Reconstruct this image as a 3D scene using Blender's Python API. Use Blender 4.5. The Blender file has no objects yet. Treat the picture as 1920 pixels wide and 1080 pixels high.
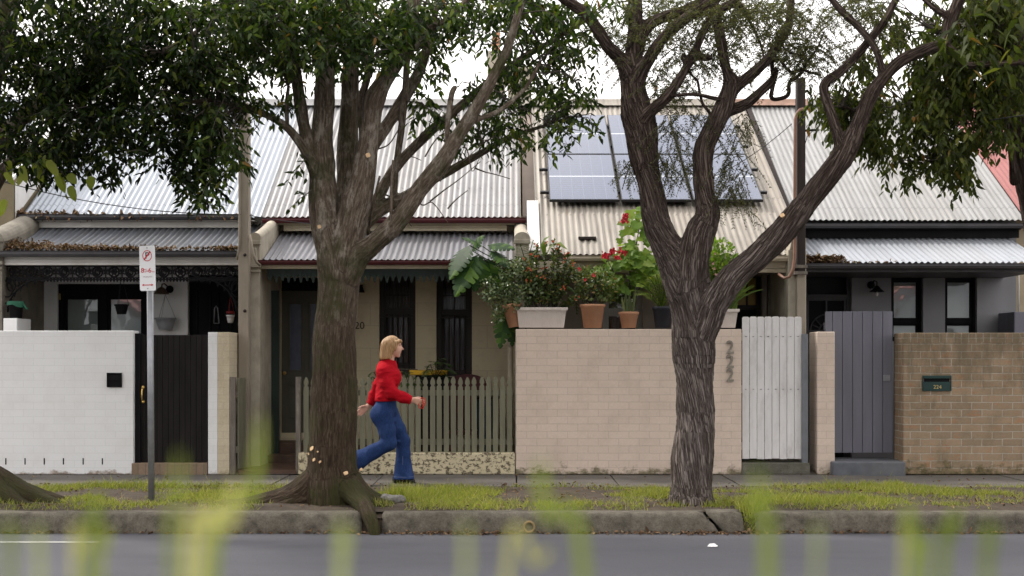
import bpy, math, random
import numpy as np
from mathutils import Vector, noise as mnoise
S = bpy.context.scene
R = math.radians
# ---------------------------------------------------------------- camera, world, sun, exposure
F, CX, HY, H = 2400.0, 960.0, 674.0, 1.35
cam_d = bpy.data.cameras.new('camera'); cam = bpy.data.objects.new('camera', cam_d)
S.collection.objects.link(cam); S.camera = cam
cam.location = (0, 0, H); cam.rotation_euler = (R(90), 0, 0)
cam_d.sensor_width = 36; cam_d.lens = 45; cam_d.shift_y = (HY-540)/1920
cam_d.clip_start = 0.05; cam_d.clip_end = 600
cam_d.dof.use_dof = True; cam_d.dof.focus_distance = 13.9; cam_d.dof.aperture_fstop = 1.7
SUN_EL, SUN_AZ = 46, -62          # azimuth measured from +Y (behind the houses), negative = left
W = bpy.data.worlds.new('World'); S.world = W; W.use_nodes = True
nt = W.node_tree; nt.nodes.clear()
wo = nt.nodes.new('ShaderNodeOutputWorld'); bg = nt.nodes.new('ShaderNodeBackground')
sky = nt.nodes.new('ShaderNodeTexSky'); sky.sky_type = 'NISHITA'; sky.sun_disc = False
sky.sun_elevation = R(SUN_EL); sky.sun_rotation = R(SUN_AZ); sky.air_density = 1.0; sky.dust_density = 3.0
tc = nt.nodes.new('ShaderNodeTexCoord'); mp = nt.nodes.new('ShaderNodeMapping'); mp.inputs['Scale'].default_value = (1.6, 1.6, 4)
cn = nt.nodes.new('ShaderNodeTexNoise'); cn.inputs['Scale'].default_value = 2.2; cn.inputs['Detail'].default_value = 7
cr = nt.nodes.new('ShaderNodeMapRange'); cr.inputs['From Min'].default_value = .32; cr.inputs['From Max'].default_value = .55
cr.inputs['To Min'].default_value = .55; cr.inputs['To Max'].default_value = 1.0
mx = nt.nodes.new('ShaderNodeMix'); mx.data_type = 'RGBA'
mx.inputs[7].default_value = (10.9, 10.5, 10.2, 1)
L = nt.links.new
L(tc.outputs['Generated'], mp.inputs['Vector']); L(mp.outputs[0], cn.inputs['Vector']); L(cn.outputs['Fac'], cr.inputs['Value'])
L(cr.outputs[0], mx.inputs[0]); L(sky.outputs[0], mx.inputs[6]); L(mx.outputs[2], bg.inputs['Color'])
bg.inputs['Strength'].default_value = 0.12
L(bg.outputs[0], wo.inputs['Surface'])
sd = bpy.data.lights.new('sun', 'SUN'); sd.energy = 1.8; sd.angle = R(6); sd.color = (1, .95, .87)
sun = bpy.data.objects.new('sun', sd); S.collection.objects.link(sun)
sv = Vector((math.sin(R(SUN_AZ))*math.cos(R(SUN_EL)), math.cos(R(SUN_AZ))*math.cos(R(SUN_EL)), math.sin(R(SUN_EL))))
sun.rotation_euler = sv.to_track_quat('Z', 'Y').to_euler(); sun.location = sv*40
S.view_settings.view_transform = 'Standard'; S.view_settings.look = 'None'
S.view_settings.exposure = 0.82; S.view_settings.gamma = 1; S.view_settings.use_curve_mapping = False
S.render.engine = 'CYCLES'
S.cycles.max_bounces = 6; S.cycles.transparent_max_bounces = 6; S.cycles.use_denoising = True
S.cycles.caustics_reflective = False; S.cycles.caustics_refractive = False
COL = S.collection
random.seed(4); rng = np.random.default_rng(11)

def P(px, py, Y): return Vector(((px-CX)*Y/F, Y, H+(HY-py)*Y/F))
def X(px, Y): return (px-CX)*Y/F
def Z(py, Y): return H+(HY-py)*Y/F

# ---------------------------------------------------------------- object helpers
ORG = {}
def tag(o, label=None, cat=None, group=None, kind=None):
    if label: o['label'] = label
    if cat: o['category'] = cat
    if group: o['group'] = group
    if kind: o['kind'] = kind
    return o
def thing(name, label, cat, loc=(0, 0, 0), group=None):
    o = bpy.data.objects.new(name, None); COL.objects.link(o); o.location = loc
    o.empty_display_size = .1
    ORG[o.name] = Vector(loc)
    return tag(o, label, cat, group)
def link(me, name, m, parent=None, org=None, label=None):
    o = bpy.data.objects.new(name, me); COL.objects.link(o)
    if m is not None: me.materials.append(m)
    if parent is not None:
        o.parent = parent; ORG[o.name] = ORG[parent.name]
    else:
        o.location = org if org is not None else (0, 0, 0); ORG[o.name] = Vector(o.location)
    if label: o['label'] = label
    return o
def copy_tree(o, parent=None):
    c = o.copy(); COL.objects.link(c); ORG[c.name] = ORG[o.name]
    if parent is not None: c.parent = parent
    for ch in list(o.children): copy_tree(ch, c)
    return c
def np_mesh(name, v, faces_flat, counts, smooth=False):
    me = bpy.data.meshes.new(name)
    v = np.asarray(v, dtype=np.float32); faces_flat = np.asarray(faces_flat, dtype=np.int32); counts = np.asarray(counts, dtype=np.int32)
    me.vertices.add(len(v)); me.vertices.foreach_set('co', v.ravel())
    me.loops.add(len(faces_flat)); me.loops.foreach_set('vertex_index', faces_flat)
    me.polygons.add(len(counts))
    st = np.zeros(len(counts), dtype=np.int32); st[1:] = np.cumsum(counts)[:-1]
    me.polygons.foreach_set('loop_start', st)
    me.polygons.foreach_set('use_smooth', np.full(len(counts), smooth, dtype=bool))
    me.update(calc_edges=True); me.validate()
    return me

def catmull(pts, n):
    """smooth a list of tuples (any dims)"""
    A = np.array(pts, float); out = []
    for i in range(len(A)-1):
        p0, p1, p2, p3 = A[max(i-1, 0)], A[i], A[i+1], A[min(i+2, len(A)-1)]
        for t in np.linspace(0, 1, n, endpoint=False):
            out.append(.5*((2*p1)+(-p0+p2)*t+(2*p0-5*p1+4*p2-p3)*t*t+(-p0+3*p1-3*p2+p3)*t**3))
    out.append(A[-1]); return np.array(out)

class MB:
    def __init__(s): s.v = []; s.f = []; s.sm = []
    def add(s, vs, fs, smooth=False):
        b = len(s.v); s.v += [tuple(v) for v in vs]
        for f in fs: s.f.append([i+b for i in f]); s.sm.append(smooth)
        return s
    def box(s, x0, x1, y0, y1, z0, z1):
        if x0 > x1: x0, x1 = x1, x0
        if y0 > y1: y0, y1 = y1, y0
        if z0 > z1: z0, z1 = z1, z0
        return s.add([(x0,y0,z0),(x1,y0,z0),(x1,y1,z0),(x0,y1,z0),(x0,y0,z1),(x1,y0,z1),(x1,y1,z1),(x0,y1,z1)],
              [(0,3,2,1),(4,5,6,7),(0,1,5,4),(1,2,6,5),(2,3,7,6),(3,0,4,7)])
    def hexa(s, p):     # eight corners: bottom ring then top ring
        return s.add(p, [(0,3,2,1),(4,5,6,7),(0,1,5,4),(1,2,6,5),(2,3,7,6),(3,0,4,7)])
    def prism(s, poly, y0, y1):   # polygon of (x,z), counter-clockwise seen from -Y
        n = len(poly)
        vs = [(x, y0, z) for x, z in poly]+[(x, y1, z) for x, z in poly]
        fs = [tuple(range(n)), tuple(range(2*n-1, n-1, -1))]+[(i+n, (i+1) % n+n, (i+1) % n, i) for i in range(n)]
        return s.add(vs, fs)
    def prism_x(s, poly, x0, x1):  # polygon of (y,z)
        n = len(poly)
        vs = [(x0, y, z) for y, z in poly]+[(x1, y, z) for y, z in poly]
        fs = [tuple(range(n-1, -1, -1)), tuple(range(n, 2*n))]+[(i, (i+1) % n, (i+1) % n+n, i+n) for i in range(n)]
        return s.add(vs, fs)
    def tube(s, pts, r, n=8, cap=True, smooth=True):
        pts = [Vector(p) for p in pts]
        rr = r if hasattr(r, '__len__') else [r]*len(pts)
        b = len(s.v); up = None
        for i, p in enumerate(pts):
            t = (pts[min(i+1, len(pts)-1)]-pts[max(i-1, 0)])
            t = t.normalized() if t.length > 1e-9 else Vector((0, 0, 1))
            if up is None:
                up = Vector((0, 0, 1)) if abs(t.z) < .9 else Vector((0, 1, 0))
            u = t.cross(up); u = u.normalized() if u.length > 1e-6 else t.orthogonal().normalized()
            w = u.cross(t); up = w
            for k in range(n):
                a = 2*math.pi*k/n
                s.v.append(tuple(p+(u*math.cos(a)+w*math.sin(a))*rr[i]))
        for i in range(len(pts)-1):
            for k in range(n):
                k2 = (k+1) % n
                s.f.append([b+i*n+k, b+i*n+k2, b+(i+1)*n+k2, b+(i+1)*n+k]); s.sm.append(smooth)
        if cap:
            s.f.append([b+k for k in range(n-1, -1, -1)]); s.sm.append(False)
            s.f.append([b+(len(pts)-1)*n+k for k in range(n)]); s.sm.append(False)
        return s
    def lathe(s, prof, c, n=24, smooth=True, sy=1.0):   # prof (r,z), axis z at c
        b = len(s.v)
        for r, z in prof:
            for k in range(n):
                a = 2*math.pi*k/n; s.v.append((c[0]+r*math.cos(a), c[1]+sy*r*math.sin(a), c[2]+z))
        for i in range(len(prof)-1):
            for k in range(n):
                k2 = (k+1) % n
                s.f.append([b+i*n+k, b+i*n+k2, b+(i+1)*n+k2, b+(i+1)*n+k]); s.sm.append(smooth)
        return s
    def ring(s, c, r, rt, n=20, m=6, sx=1.0):            # torus facing -Y
        pts = [(c[0]+sx*r*math.cos(2*math.pi*k/n), c[1], c[2]+r*math.sin(2*math.pi*k/n)) for k in range(n+1)]
        return s.tube(pts, rt, m, cap=False)
    def build(s, name, m, parent=None, org=None, label=None, bevel=0, smooth=None):
        off = ORG[parent.name] if parent is not None else Vector(org if org is not None else (0, 0, 0))
        v = np.array(s.v, dtype=np.float32)-np.array(off, dtype=np.float32)
        me = np_mesh(name, v, [i for f in s.f for i in f], [len(f) for f in s.f])
        sm = np.array(s.sm if smooth is None else [smooth]*len(s.f), dtype=bool)
        if len(sm) == len(me.polygons): me.polygons.foreach_set('use_smooth', sm)
        o = link(me, name, m, parent, org, label)
        if bevel:
            bv = o.modifiers.new('bevel', 'BEVEL'); bv.width = bevel; bv.segments = 2; bv.limit_method = 'ANGLE'; bv.angle_limit = R(40)
        return o

LANCE = np.array([(0, 0), (.28, .5), (.62, .42), (1, 0), (.62, -.42), (.28, -.5)])
OVATE = np.array([(0, 0), (.1, .38), (.4, .5), (.75, .36), (1, 0), (.75, -.36), (.4, -.5), (.1, -.38)])
LOBED = np.array([(0, 0), (-.08, .35), (.2, .55), (.38, .36), (.62, .46), (.7, .25), (1, 0), (.7, -.25), (.62, -.46), (.38, -.36), (.2, -.55), (-.08, -.35)])
class LB:
    """collects leaves: position, direction, normal, length, width"""
    def __init__(s, shape=LANCE, droop=.18, fold=.25): s.p = []; s.d = []; s.n = []; s.l = []; s.w = []; s.shape = shape; s.droop = droop; s.fold = fold
    def add(s, p, d, n, l, w):
        p = np.atleast_2d(np.asarray(p, float)); k = len(p)
        s.p.append(p); s.d.append(np.broadcast_to(np.atleast_2d(d), (k, 3))); s.n.append(np.broadcast_to(np.atleast_2d(n), (k, 3)))
        s.l.append(np.broadcast_to(np.atleast_1d(l), (k,))); s.w.append(np.broadcast_to(np.atleast_1d(w), (k,)))
    def arrays(s):
        p = np.concatenate(s.p); d = np.concatenate(s.d).astype(float); n = np.concatenate(s.n).astype(float); l = np.concatenate(s.l); w = np.concatenate(s.w)
        d = d/np.maximum(np.linalg.norm(d, axis=1, keepdims=True), 1e-9)
        sd_ = np.cross(d, n); sd_ /= np.maximum(np.linalg.norm(sd_, axis=1, keepdims=True), 1e-9)
        n = np.cross(sd_, d)
        t = s.shape[:, 0][None, :, None]; u = s.shape[:, 1][None, :, None]
        v = p[:, None]+d[:, None]*(l[:, None, None]*t)+sd_[:, None]*(w[:, None, None]*u)
        v = v+n[:, None]*(np.abs(u)*w[:, None, None]*s.fold-s.droop*l[:, None, None]*t*t)
        return v
    def build(s, name, m, parent, org=None, extra=None, em=None):
        v = s.arrays(); N, K, _ = v.shape
        off = ORG[parent.name] if parent is not None else Vector(org if org is not None else (0, 0, 0))
        flat = v.reshape(-1, 3)-np.array(off)
        ff = np.arange(N*K); cc = np.full(N, K)
        if extra is not None:                     # an MB of stems in the same mesh
            ev = np.array(extra.v)-np.array(off); b = len(flat)
            flat = np.concatenate([flat, ev]); ff = np.concatenate([ff, np.array([i+b for f in extra.f for i in f], dtype=int)])
            cc = np.concatenate([cc, np.array([len(f) for f in extra.f], dtype=int)])
        o = link(np_mesh(name, flat, ff, cc), name, m, parent, org)
        if extra is not None and em is not None and len(extra.f):
            o.data.materials.append(em); mi = np.zeros(len(o.data.polygons), np.int32); mi[N:] = 1; o.data.polygons.foreach_set('material_index', mi)
        return o

# ---------------------------------------------------------------- implicit surfaces
def surfnets(f, org, h):
    nx, ny, nz = f.shape; s = f < 0
    cnt = np.zeros((nx-1, ny-1, nz-1), np.int8)
    for i in (0, 1):
        for j in (0, 1):
            for k in (0, 1): cnt += s[i:nx-1+i, j:ny-1+j, k:nz-1+k]
    act = (cnt > 0) & (cnt < 8); ids = np.argwhere(act); n = len(ids)
    idx = np.full(act.shape, -1, np.int32); idx[act] = np.arange(n)
    acc = np.zeros((n, 3)); num = np.zeros(n)
    cs = [(i, j, k) for i in (0, 1) for j in (0, 1) for k in (0, 1)]
    for a in cs:
        for d in range(3):
            if a[d]: continue
            b = list(a); b[d] = 1
            va = f[ids[:, 0]+a[0], ids[:, 1]+a[1], ids[:, 2]+a[2]]; vb = f[ids[:, 0]+b[0], ids[:, 1]+b[1], ids[:, 2]+b[2]]
            m = (va < 0) != (vb < 0)
            t = np.where(m, va/np.where(m, va-vb, 1), 0)
            p = np.array(a, float)[None]+t[:, None]*(np.array(b)-np.array(a))[None]
            acc += p*m[:, None]; num += m
    v = (ids+acc/num[:, None])*h+np.asarray(org)
    Q = []
    for d in range(3):
        o1, o2 = [(1, 2), (2, 0), (0, 1)][d]
        sl0 = [slice(None)]*3; sl1 = [slice(None)]*3
        sl0[d] = slice(0, -1); sl1[d] = slice(1, None)
        for o in (o1, o2): sl0[o] = slice(1, -1); sl1[o] = slice(1, -1)
        a = s[tuple(sl0)]; b = s[tuple(sl1)]
        e = np.argwhere(a != b)
        if not len(e): continue
        ina = a[e[:, 0], e[:, 1], e[:, 2]]
        base = e.copy(); base[:, o1] += 1; base[:, o2] += 1
        def cell(da, db):
            c = base.copy(); c[:, o1] -= da; c[:, o2] -= db
            return idx[c[:, 0], c[:, 1], c[:, 2]]
        q = np.stack([cell(1, 1), cell(0, 1), cell(0, 0), cell(1, 0)], 1)
        q = np.where(ina[:, None], q, q[:, ::-1]); Q.append(q)
    return v, np.concatenate(Q)
class Field:
    def __init__(s, lo, hi, h):
        s.lo = np.array(lo, float); s.h = h
        s.n = np.ceil((np.array(hi)-s.lo)/h).astype(int)+1
        s.f = np.full(s.n, 1.0, np.float32)
    def _sub(s, lo, hi):
        a = np.clip(np.floor((np.array(lo)-s.lo)/s.h).astype(int), 0, s.n-1); b = np.clip(np.ceil((np.array(hi)-s.lo)/s.h).astype(int)+1, 1, s.n)
        sl = tuple(slice(a[i], max(b[i], a[i]+1)) for i in range(3))
        g = np.meshgrid(*[s.lo[i]+s.h*np.arange(sl[i].start, sl[i].stop) for i in range(3)], indexing='ij', sparse=True)
        return sl, g
    def _mix(s, sl, d, k, sub=False):
        f = s.f[sl]
        if sub:
            f[...] = np.maximum(f, -d); return
        if k <= 0: f[...] = np.minimum(f, d); return
        hh = np.maximum(k-np.abs(f-d), 0)/k
        f[...] = np.minimum(f, d)-hh*hh*k*.25
    def cap(s, a, b, ra, rb, k=.02, sc=(1, 1, 1), plane=None, sub=False):
        a = np.array(a, float); b = np.array(b, float); sc = np.array(sc, float)
        m = max(ra, rb)*max(sc)*1.3+k+2*s.h
        sl, g = s._sub(np.minimum(a, b)-m, np.maximum(a, b)+m)
        A = a/sc; D = b/sc-A; dd = max(D@D, 1e-12)
        q = [g[i]/sc[i]-A[i] for i in range(3)]
        t = np.clip((q[0]*D[0]+q[1]*D[1]+q[2]*D[2])/dd, 0, 1)
        d = np.sqrt((q[0]-t*D[0])**2+(q[1]-t*D[1])**2+(q[2]-t*D[2])**2)-(ra+(rb-ra)*t)
        d = d*float(min(sc))
        if plane is not None:
            pp, pn = np.array(plane[0]), np.array(plane[1], float); pn /= np.linalg.norm(pn)
            d = np.maximum(d, (g[0]-pp[0])*pn[0]+(g[1]-pp[1])*pn[1]+(g[2]-pp[2])*pn[2])
        s._mix(sl, d, k, sub)
    def chain(s, caps, k):       # caps (a, b, ra, rb) joined without swelling, then blended into the rest
        m = max(max(c[2], c[3]) for c in caps)+k+2*s.h
        lo = np.min([np.minimum(c[0], c[1]) for c in caps], 0)-m; hi = np.max([np.maximum(c[0], c[1]) for c in caps], 0)+m
        sl, _ = s._sub(lo, hi); full = s.f; s.f = np.full_like(full, 1.)
        for a, b, ra, rb in caps: s.cap(a, b, ra, rb, 0)
        tmp = s.f[sl].copy(); s.f = full; s._mix(sl, tmp, k)
    def ell(s, c, r, k=.02, sub=False):
        r = np.array(r, float); mm = float(min(r)); s.cap(c, c, mm, mm, k, r/mm, None, sub)
    def cut(s, pp, pn):       # keep the side opposite to the normal
        pn = np.array(pn, float); pn /= np.linalg.norm(pn)
        sl, g = s._sub(s.lo, s.lo+s.h*s.n)
        s.f[...] = np.maximum(s.f, (g[0]-pp[0])*pn[0]+(g[1]-pp[1])*pn[1]+(g[2]-pp[2])*pn[2])
    def mesh(s, name, m, parent=None, org=None, label=None):
        v, q = surfnets(s.f, s.lo, s.h)
        off = ORG[parent.name] if parent is not None else Vector(org if org is not None else (0, 0, 0))
        me = np_mesh(name, v-np.array(off), q.ravel(), np.full(len(q), 4), True)
        return link(me, name, m, parent, org, label)
# ---------------------------------------------------------------- materials
class NT:
    def __init__(s, name):
        s.m = bpy.data.materials.new(name); s.m.use_nodes = True; s.t = s.m.node_tree
        s.b = s.t.nodes['Principled BSDF']; s.out = s.t.nodes['Material Output']
    def n(s, typ, **kw):
        o = s.t.nodes.new('ShaderNode'+typ)
        for k, v in kw.items():
            if k in o.inputs: o.inputs[k].default_value = v
            else: setattr(o, k, v)
        return o
    def l(s, a, b): s.t.links.new(a, b)
    def coord(s, scale=(1, 1, 1), attr=None):
        if attr: c = s.n('Attribute', attribute_name=attr).outputs['Vector']
        else: c = s.n('TexCoord').outputs['Object']
        mp = s.n('Mapping'); mp.inputs['Scale'].default_value = scale; s.l(c, mp.inputs['Vector']); return mp.outputs[0]
    def noise(s, vec, scale, detail=5, rough=.55, dist=0):
        o = s.n('TexNoise'); o.inputs['Scale'].default_value = scale; o.inputs['Detail'].default_value = detail
        o.inputs['Roughness'].default_value = rough; o.inputs['Distortion'].default_value = dist
        s.l(vec, o.inputs['Vector']); return o.outputs['Fac']
    def ramp(s, fac, a, b, lo=0., hi=1.):
        o = s.n('MapRange'); o.inputs['From Min'].default_value = a; o.inputs['From Max'].default_value = b
        o.inputs['To Min'].default_value = lo; o.inputs['To Max'].default_value = hi; s.l(fac, o.inputs['Value']); return o.outputs[0]
    def cramp(s, fac, stops):
        o = s.n('ValToRGB'); e = o.color_ramp.elements
        while len(e) < len(stops): e.new(.5)
        for i, (p, c) in enumerate(stops): e[i].position = p; e[i].color = (*c, 1)
        s.l(fac, o.inputs['Fac']); return o.outputs['Color']
    def mix(s, fac, a, b, mode='MIX'):
        o = s.n('Mix', data_type='RGBA', blend_type=mode)
        for i, q in ((0, fac), (6, a), (7, b)):
            if isinstance(q, (int, float)): o.inputs[i].default_value = q
            elif isinstance(q, tuple): o.inputs[i].default_value = (*q[:3], 1)
            else: s.l(q, o.inputs[i])
        return o.outputs[2]
    def math(s, op, a, b=0., c=0.):
        o = s.n('Math', operation=op)
        for i, q in enumerate((a, b, c)):
            if isinstance(q, (int, float)): o.inputs[i].default_value = q
            else: s.l(q, o.inputs[i])
        return o.outputs[0]
    def bump(s, h, strength=.3, dist=.01, prev=None):
        o = s.n('Bump'); o.inputs['Strength'].default_value = strength; o.inputs['Distance'].default_value = dist
        s.l(h, o.inputs['Height'])
        if prev is not None: s.l(prev, o.inputs['Normal'])
        return o.outputs[0]
    def fin(s, col=None, nrm=None, rough=.7, metal=0., spec=.3):
        if col is not None:
            if isinstance(col, tuple): s.b.inputs['Base Color'].default_value = (*col[:3], 1)
            else: s.l(col, s.b.inputs['Base Color'])
        if nrm is not None: s.l(nrm, s.b.inputs['Normal'])
        if isinstance(rough, (int, float)): s.b.inputs['Roughness'].default_value = rough
        else: s.l(rough, s.b.inputs['Roughness'])
        s.b.inputs['Metallic'].default_value = metal; s.b.inputs['Specular IOR Level'].default_value = spec
        return s.m
def sc(c, k): return tuple(min(1, x*k) for x in c)
def paint(name, col, rough=.6, var=.12, nscale=5, bump=.15, bscale=60, metal=0., spec=.3, stretch=(1, 1, 1), dirt=None, damt=.5, dscale=3):
    t = NT(name); v = t.coord(stretch)
    c = t.cramp(t.noise(v, nscale, 6), [(.3, sc(col, 1-var)), (.7, sc(col, 1+var))])
    if dirt:
        d = t.ramp(t.noise(t.coord((1, 1, .45)), dscale, 8, .68), .5, .75, 0, damt); c = t.mix(d, c, dirt)
    return t.fin(c, t.bump(t.noise(v, bscale, 4), bump, .004), rough, metal, spec)
def uvec(t, sx=1., sz=1., oz=0.):
    """x+y along the wall, z up"""
    c = t.n('TexCoord').outputs['Object']; sp = t.n('SeparateXYZ'); t.l(c, sp.inputs[0])
    u = t.math('ADD', sp.outputs[0], sp.outputs[1]); cb = t.n('CombineXYZ')
    t.l(t.math('MULTIPLY', u, sx), cb.inputs[0]); t.l(t.math('MULTIPLY_ADD', sp.outputs[2], sz, oz), cb.inputs[1]); return cb.outputs[0], sp
def brick(name, c1, c2, mortar, rough=.8, bw=.24, bh=.0855, ms=.01, bump=.6, top=None, dirty=None, low=None, warp=.004, mixc=0., hue=None, grain=.18, stain=None):
    """top: height above which the bricks stand on end; low: wear towards the ground (colour, height)"""
    t = NT(name); vec, sp = uvec(t)
    nz = t.n('TexNoise'); nz.inputs['Scale'].default_value = 9; t.l(t.coord(), nz.inputs['Vector'])
    va = t.n('VectorMath', operation='MULTIPLY_ADD'); t.l(nz.outputs['Color'], va.inputs[0]); va.inputs[1].default_value = (warp*2,)*3; t.l(vec, va.inputs[2])
    vec = va.outputs[0]
    def br(w, h, off):
        b = t.n('TexBrick', offset=off); b.inputs['Scale'].default_value = 1; b.inputs['Brick Width'].default_value = w; b.inputs['Row Height'].default_value = h
        b.inputs['Mortar Size'].default_value = ms*.5; b.inputs['Mortar Smooth'].default_value = .35; b.inputs['Bias'].default_value = mixc
        b.inputs['Color1'].default_value = (*c1, 1); b.inputs['Color2'].default_value = (*c2, 1); b.inputs['Mortar'].default_value = (*mortar, 1)
        t.l(vec, b.inputs['Vector']); return b
    b = br(bw, bh, .5); col, fac = b.outputs['Color'], b.outputs['Fac']
    if top:
        b2 = br(.0855, .23, 0); m = t.math('GREATER_THAN', sp.outputs[2], top)
        col = t.mix(m, col, b2.outputs['Color']); fm = t.n('Mix', data_type='FLOAT'); t.l(m, fm.inputs[0]); t.l(fac, fm.inputs[2]); t.l(b2.outputs['Fac'], fm.inputs[3]); fac = fm.outputs[0]
    nv = t.noise(t.coord(), 3.2, 7, .62); nf = t.noise(t.coord(), 42, 5, .6)
    if hue:
        col = t.mix(t.ramp(t.noise(t.coord((1, 1, 2.5)), 5.5, 3), .55, .72, 0, .7), col, t.mix(fac, hue, mortar))
    if dirty: col = t.mix(t.ramp(nv, .47, .72, 0, dirty[1]), col, dirty[0])
    if low:
        k = t.math('ADD', t.ramp(sp.outputs[2], low[1], .0, 0, .75), t.ramp(t.noise(t.coord((1, 1, 1.6)), 7, 8, .7), .35, .7, -.55, .2))
        col = t.mix(t.ramp(k, .2, .5), col, t.cramp(t.noise(t.coord(), 16, 6, .7), [(.35, low[0]), (.62, sc(low[0], 2.6)), (.75, low[2])]))
    if stain:       # algae running down from the coping
        k2 = t.math('ADD', t.ramp(sp.outputs[2], stain[1], stain[2], -.25, .55), t.ramp(t.noise(t.coord((1, 1, .35)), 6, 7, .7), .3, .7, -.5, .5)); col = t.mix(t.ramp(k2, 0, .6, 0, .55), col, stain[0])
    col = t.mix(t.ramp(nf, .3, .7, grain, 0), col, (.02, .02, .02))
    h = t.math('ADD', t.math('MULTIPLY', fac, -1.), t.math('MULTIPLY', nf, .35))
    return t.fin(col, t.bump(h, bump, .008), rough)
def leafm(name, stops, rough=.5, trans=.35, tint=(1.25, 1.35, .55), spec=.22):
    t = NT(name); g = t.n('NewGeometry')
    c = t.cramp(g.outputs['Random Per Island'], stops)
    c = t.mix(t.ramp(t.noise(t.coord(), 2.2, 3), .35, .65, 0, .35), c, stops[0][1])
    t.fin(c, None, rough, 0, spec)
    tr = t.n('BsdfTranslucent'); t.l(t.mix(1.0, c, tint, 'MULTIPLY'), tr.inputs['Color'])
    ms = t.n('MixShader'); ms.inputs[0].default_value = trans
    t.l(t.b.outputs[0], ms.inputs[1]); t.l(tr.outputs[0], ms.inputs[2]); t.l(ms.outputs[0], t.out.inputs['Surface'])
    return t.m
def roofm(name, c, warm, streak=.35, rust=None, rough=.42, metal=.35, band=.76):
    t = NT(name); co = t.n('TexCoord').outputs['Object']; sp = t.n('SeparateXYZ'); t.l(co, sp.inputs[0])
    sh = t.math('FLOOR', t.math('DIVIDE', sp.outputs[0], band)); wn = t.n('TexWhiteNoise', noise_dimensions='1D'); t.l(sh, wn.inputs['W'])
    col = t.mix(t.ramp(wn.outputs['Value'], 0, 1, 0, .55), c, warm)
    st = t.noise(t.coord((14, .5, .5)), 1.6, 6, .65); col = t.mix(t.ramp(st, .42, .68, 0, streak*1.3), col, sc(warm, .5))
    gr = t.noise(t.coord((1, 1, 1)), 2.3, 8, .7); col = t.mix(t.ramp(gr, .5, .75, 0, .3), col, sc(c, .6))
    if rust:
        r = t.noise(t.coord((3, .6, .6)), 2.2, 8, .75); col = t.mix(t.ramp(r, .58, .72, 0, .65), col, rust)
    # screw rows and overlap line
    fz = t.math('FRACT', t.math('DIVIDE', sp.outputs[1], .9)); fx = t.math('FRACT', t.math('DIVIDE', sp.outputs[0], .152))
    d = t.math('MULTIPLY', t.math('LESS_THAN', t.math('ABSOLUTE', t.math('SUBTRACT', fz, .5)), .018), t.math('LESS_THAN', t.math('ABSOLUTE', t.math('SUBTRACT', fx, .5)), .09))
    col = t.mix(t.math('MULTIPLY', d, .55), col, (.12, .11, .1))
    fs = t.math('FRACT', t.math('DIVIDE', sp.outputs[0], band)); fl = t.math('FRACT', t.math('DIVIDE', sp.outputs[1], 1.83))
    lap = t.math('MAXIMUM', t.math('LESS_THAN', fs, .016), t.math('LESS_THAN', fl, .008)); col = t.mix(t.math('MULTIPLY', lap, .5), col, sc(c, .3))
    return t.fin(col, t.bump(t.noise(t.coord(), 30, 4), .08, .003), t.ramp(gr, .3, .7, rough-.08, rough+.12), metal, .4)
def barkm(name, dark, mid, light, moss=None, lichen=None, f=34., bump=1., scale_s=1.):
    t = NT(name); v = t.coord((1, 1, scale_s), 'bark')
    n1 = t.noise(v, f, 4, .6, .6); n2 = t.noise(v, f*3.4, 5, .65)
    c = t.cramp(t.math('ADD', t.math('MULTIPLY', n1, .72), t.math('MULTIPLY', n2, .28)), [(.36, dark), (.5, mid), (.66, light)])
    big = t.noise(t.coord(), 1.7, 5, .6); c = t.mix(t.ramp(big, .4, .65, 0, .45), c, sc(mid, .62))
    sp = t.n('SeparateXYZ'); t.l(t.n('TexCoord').outputs['Object'], sp.inputs[0])
    if lichen:
        k = t.noise(t.coord((1, 1, .35)), 11, 8, .75); k = t.math('ADD', k, t.ramp(sp.outputs[2], .9, 2.5, -.06, .05))
        c = t.mix(t.ramp(k, .56, .66, 0, .5), c, lichen)
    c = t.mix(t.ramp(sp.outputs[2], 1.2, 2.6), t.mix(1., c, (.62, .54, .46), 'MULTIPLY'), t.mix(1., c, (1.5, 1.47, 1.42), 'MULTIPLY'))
    if moss:
        k = t.math('ADD', t.noise(t.coord(), 2.6, 7, .65), t.ramp(sp.outputs[2], 0, .6, .08, 0)); c = t.mix(t.ramp(k, .48, .62, 0, .75), c, moss)
    b1 = t.bump(n1, bump, .03); b2 = t.bump(n2, bump*.6, .012, b1)
    return t.fin(c, b2, .9, 0, .15)

M = {}
M['asphalt'] = (lambda t: t.fin(t.mix(t.ramp(t.noise(t.coord((.35, 3, 1)), 1.1, 5), .35, .7, 0, .6), t.cramp(t.noise(t.coord(), 210, 3, .8), [(.3, (.03, .03, .035)), (.7, (.14, .14, .158))]), t.cramp(t.noise(t.coord((.5, 1, 1)), 2.4, 8, .72), [(.3, (.045, .045, .052)), (.7, (.10, .10, .115))])), t.bump(t.noise(t.coord(), 260, 3), .5, .004), .75))(NT('asphalt'))
M['line'] = paint('line_paint', (.36, .36, .35), .7, .2, 30)
def concrete(name, a, b, sp_=7., joints=None):
    t = NT(name); n1 = t.noise(t.coord(), sp_, 9, .72); n2 = t.noise(t.coord(), 70, 5, .7)
    c = t.cramp(n1, [(.32, a), (.68, b)]); c = t.mix(t.ramp(n2, .48, .7, 0, .55), c, sc(a, .45))
    c = t.mix(t.ramp(t.noise(t.coord(), 160, 2, .5), .6, .7, 0, .4), c, sc(b, 1.4))
    return t.fin(c, t.bump(t.math('ADD', n2, t.math('MULTIPLY', n1, 2.)), .5, .008), .9)
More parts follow.
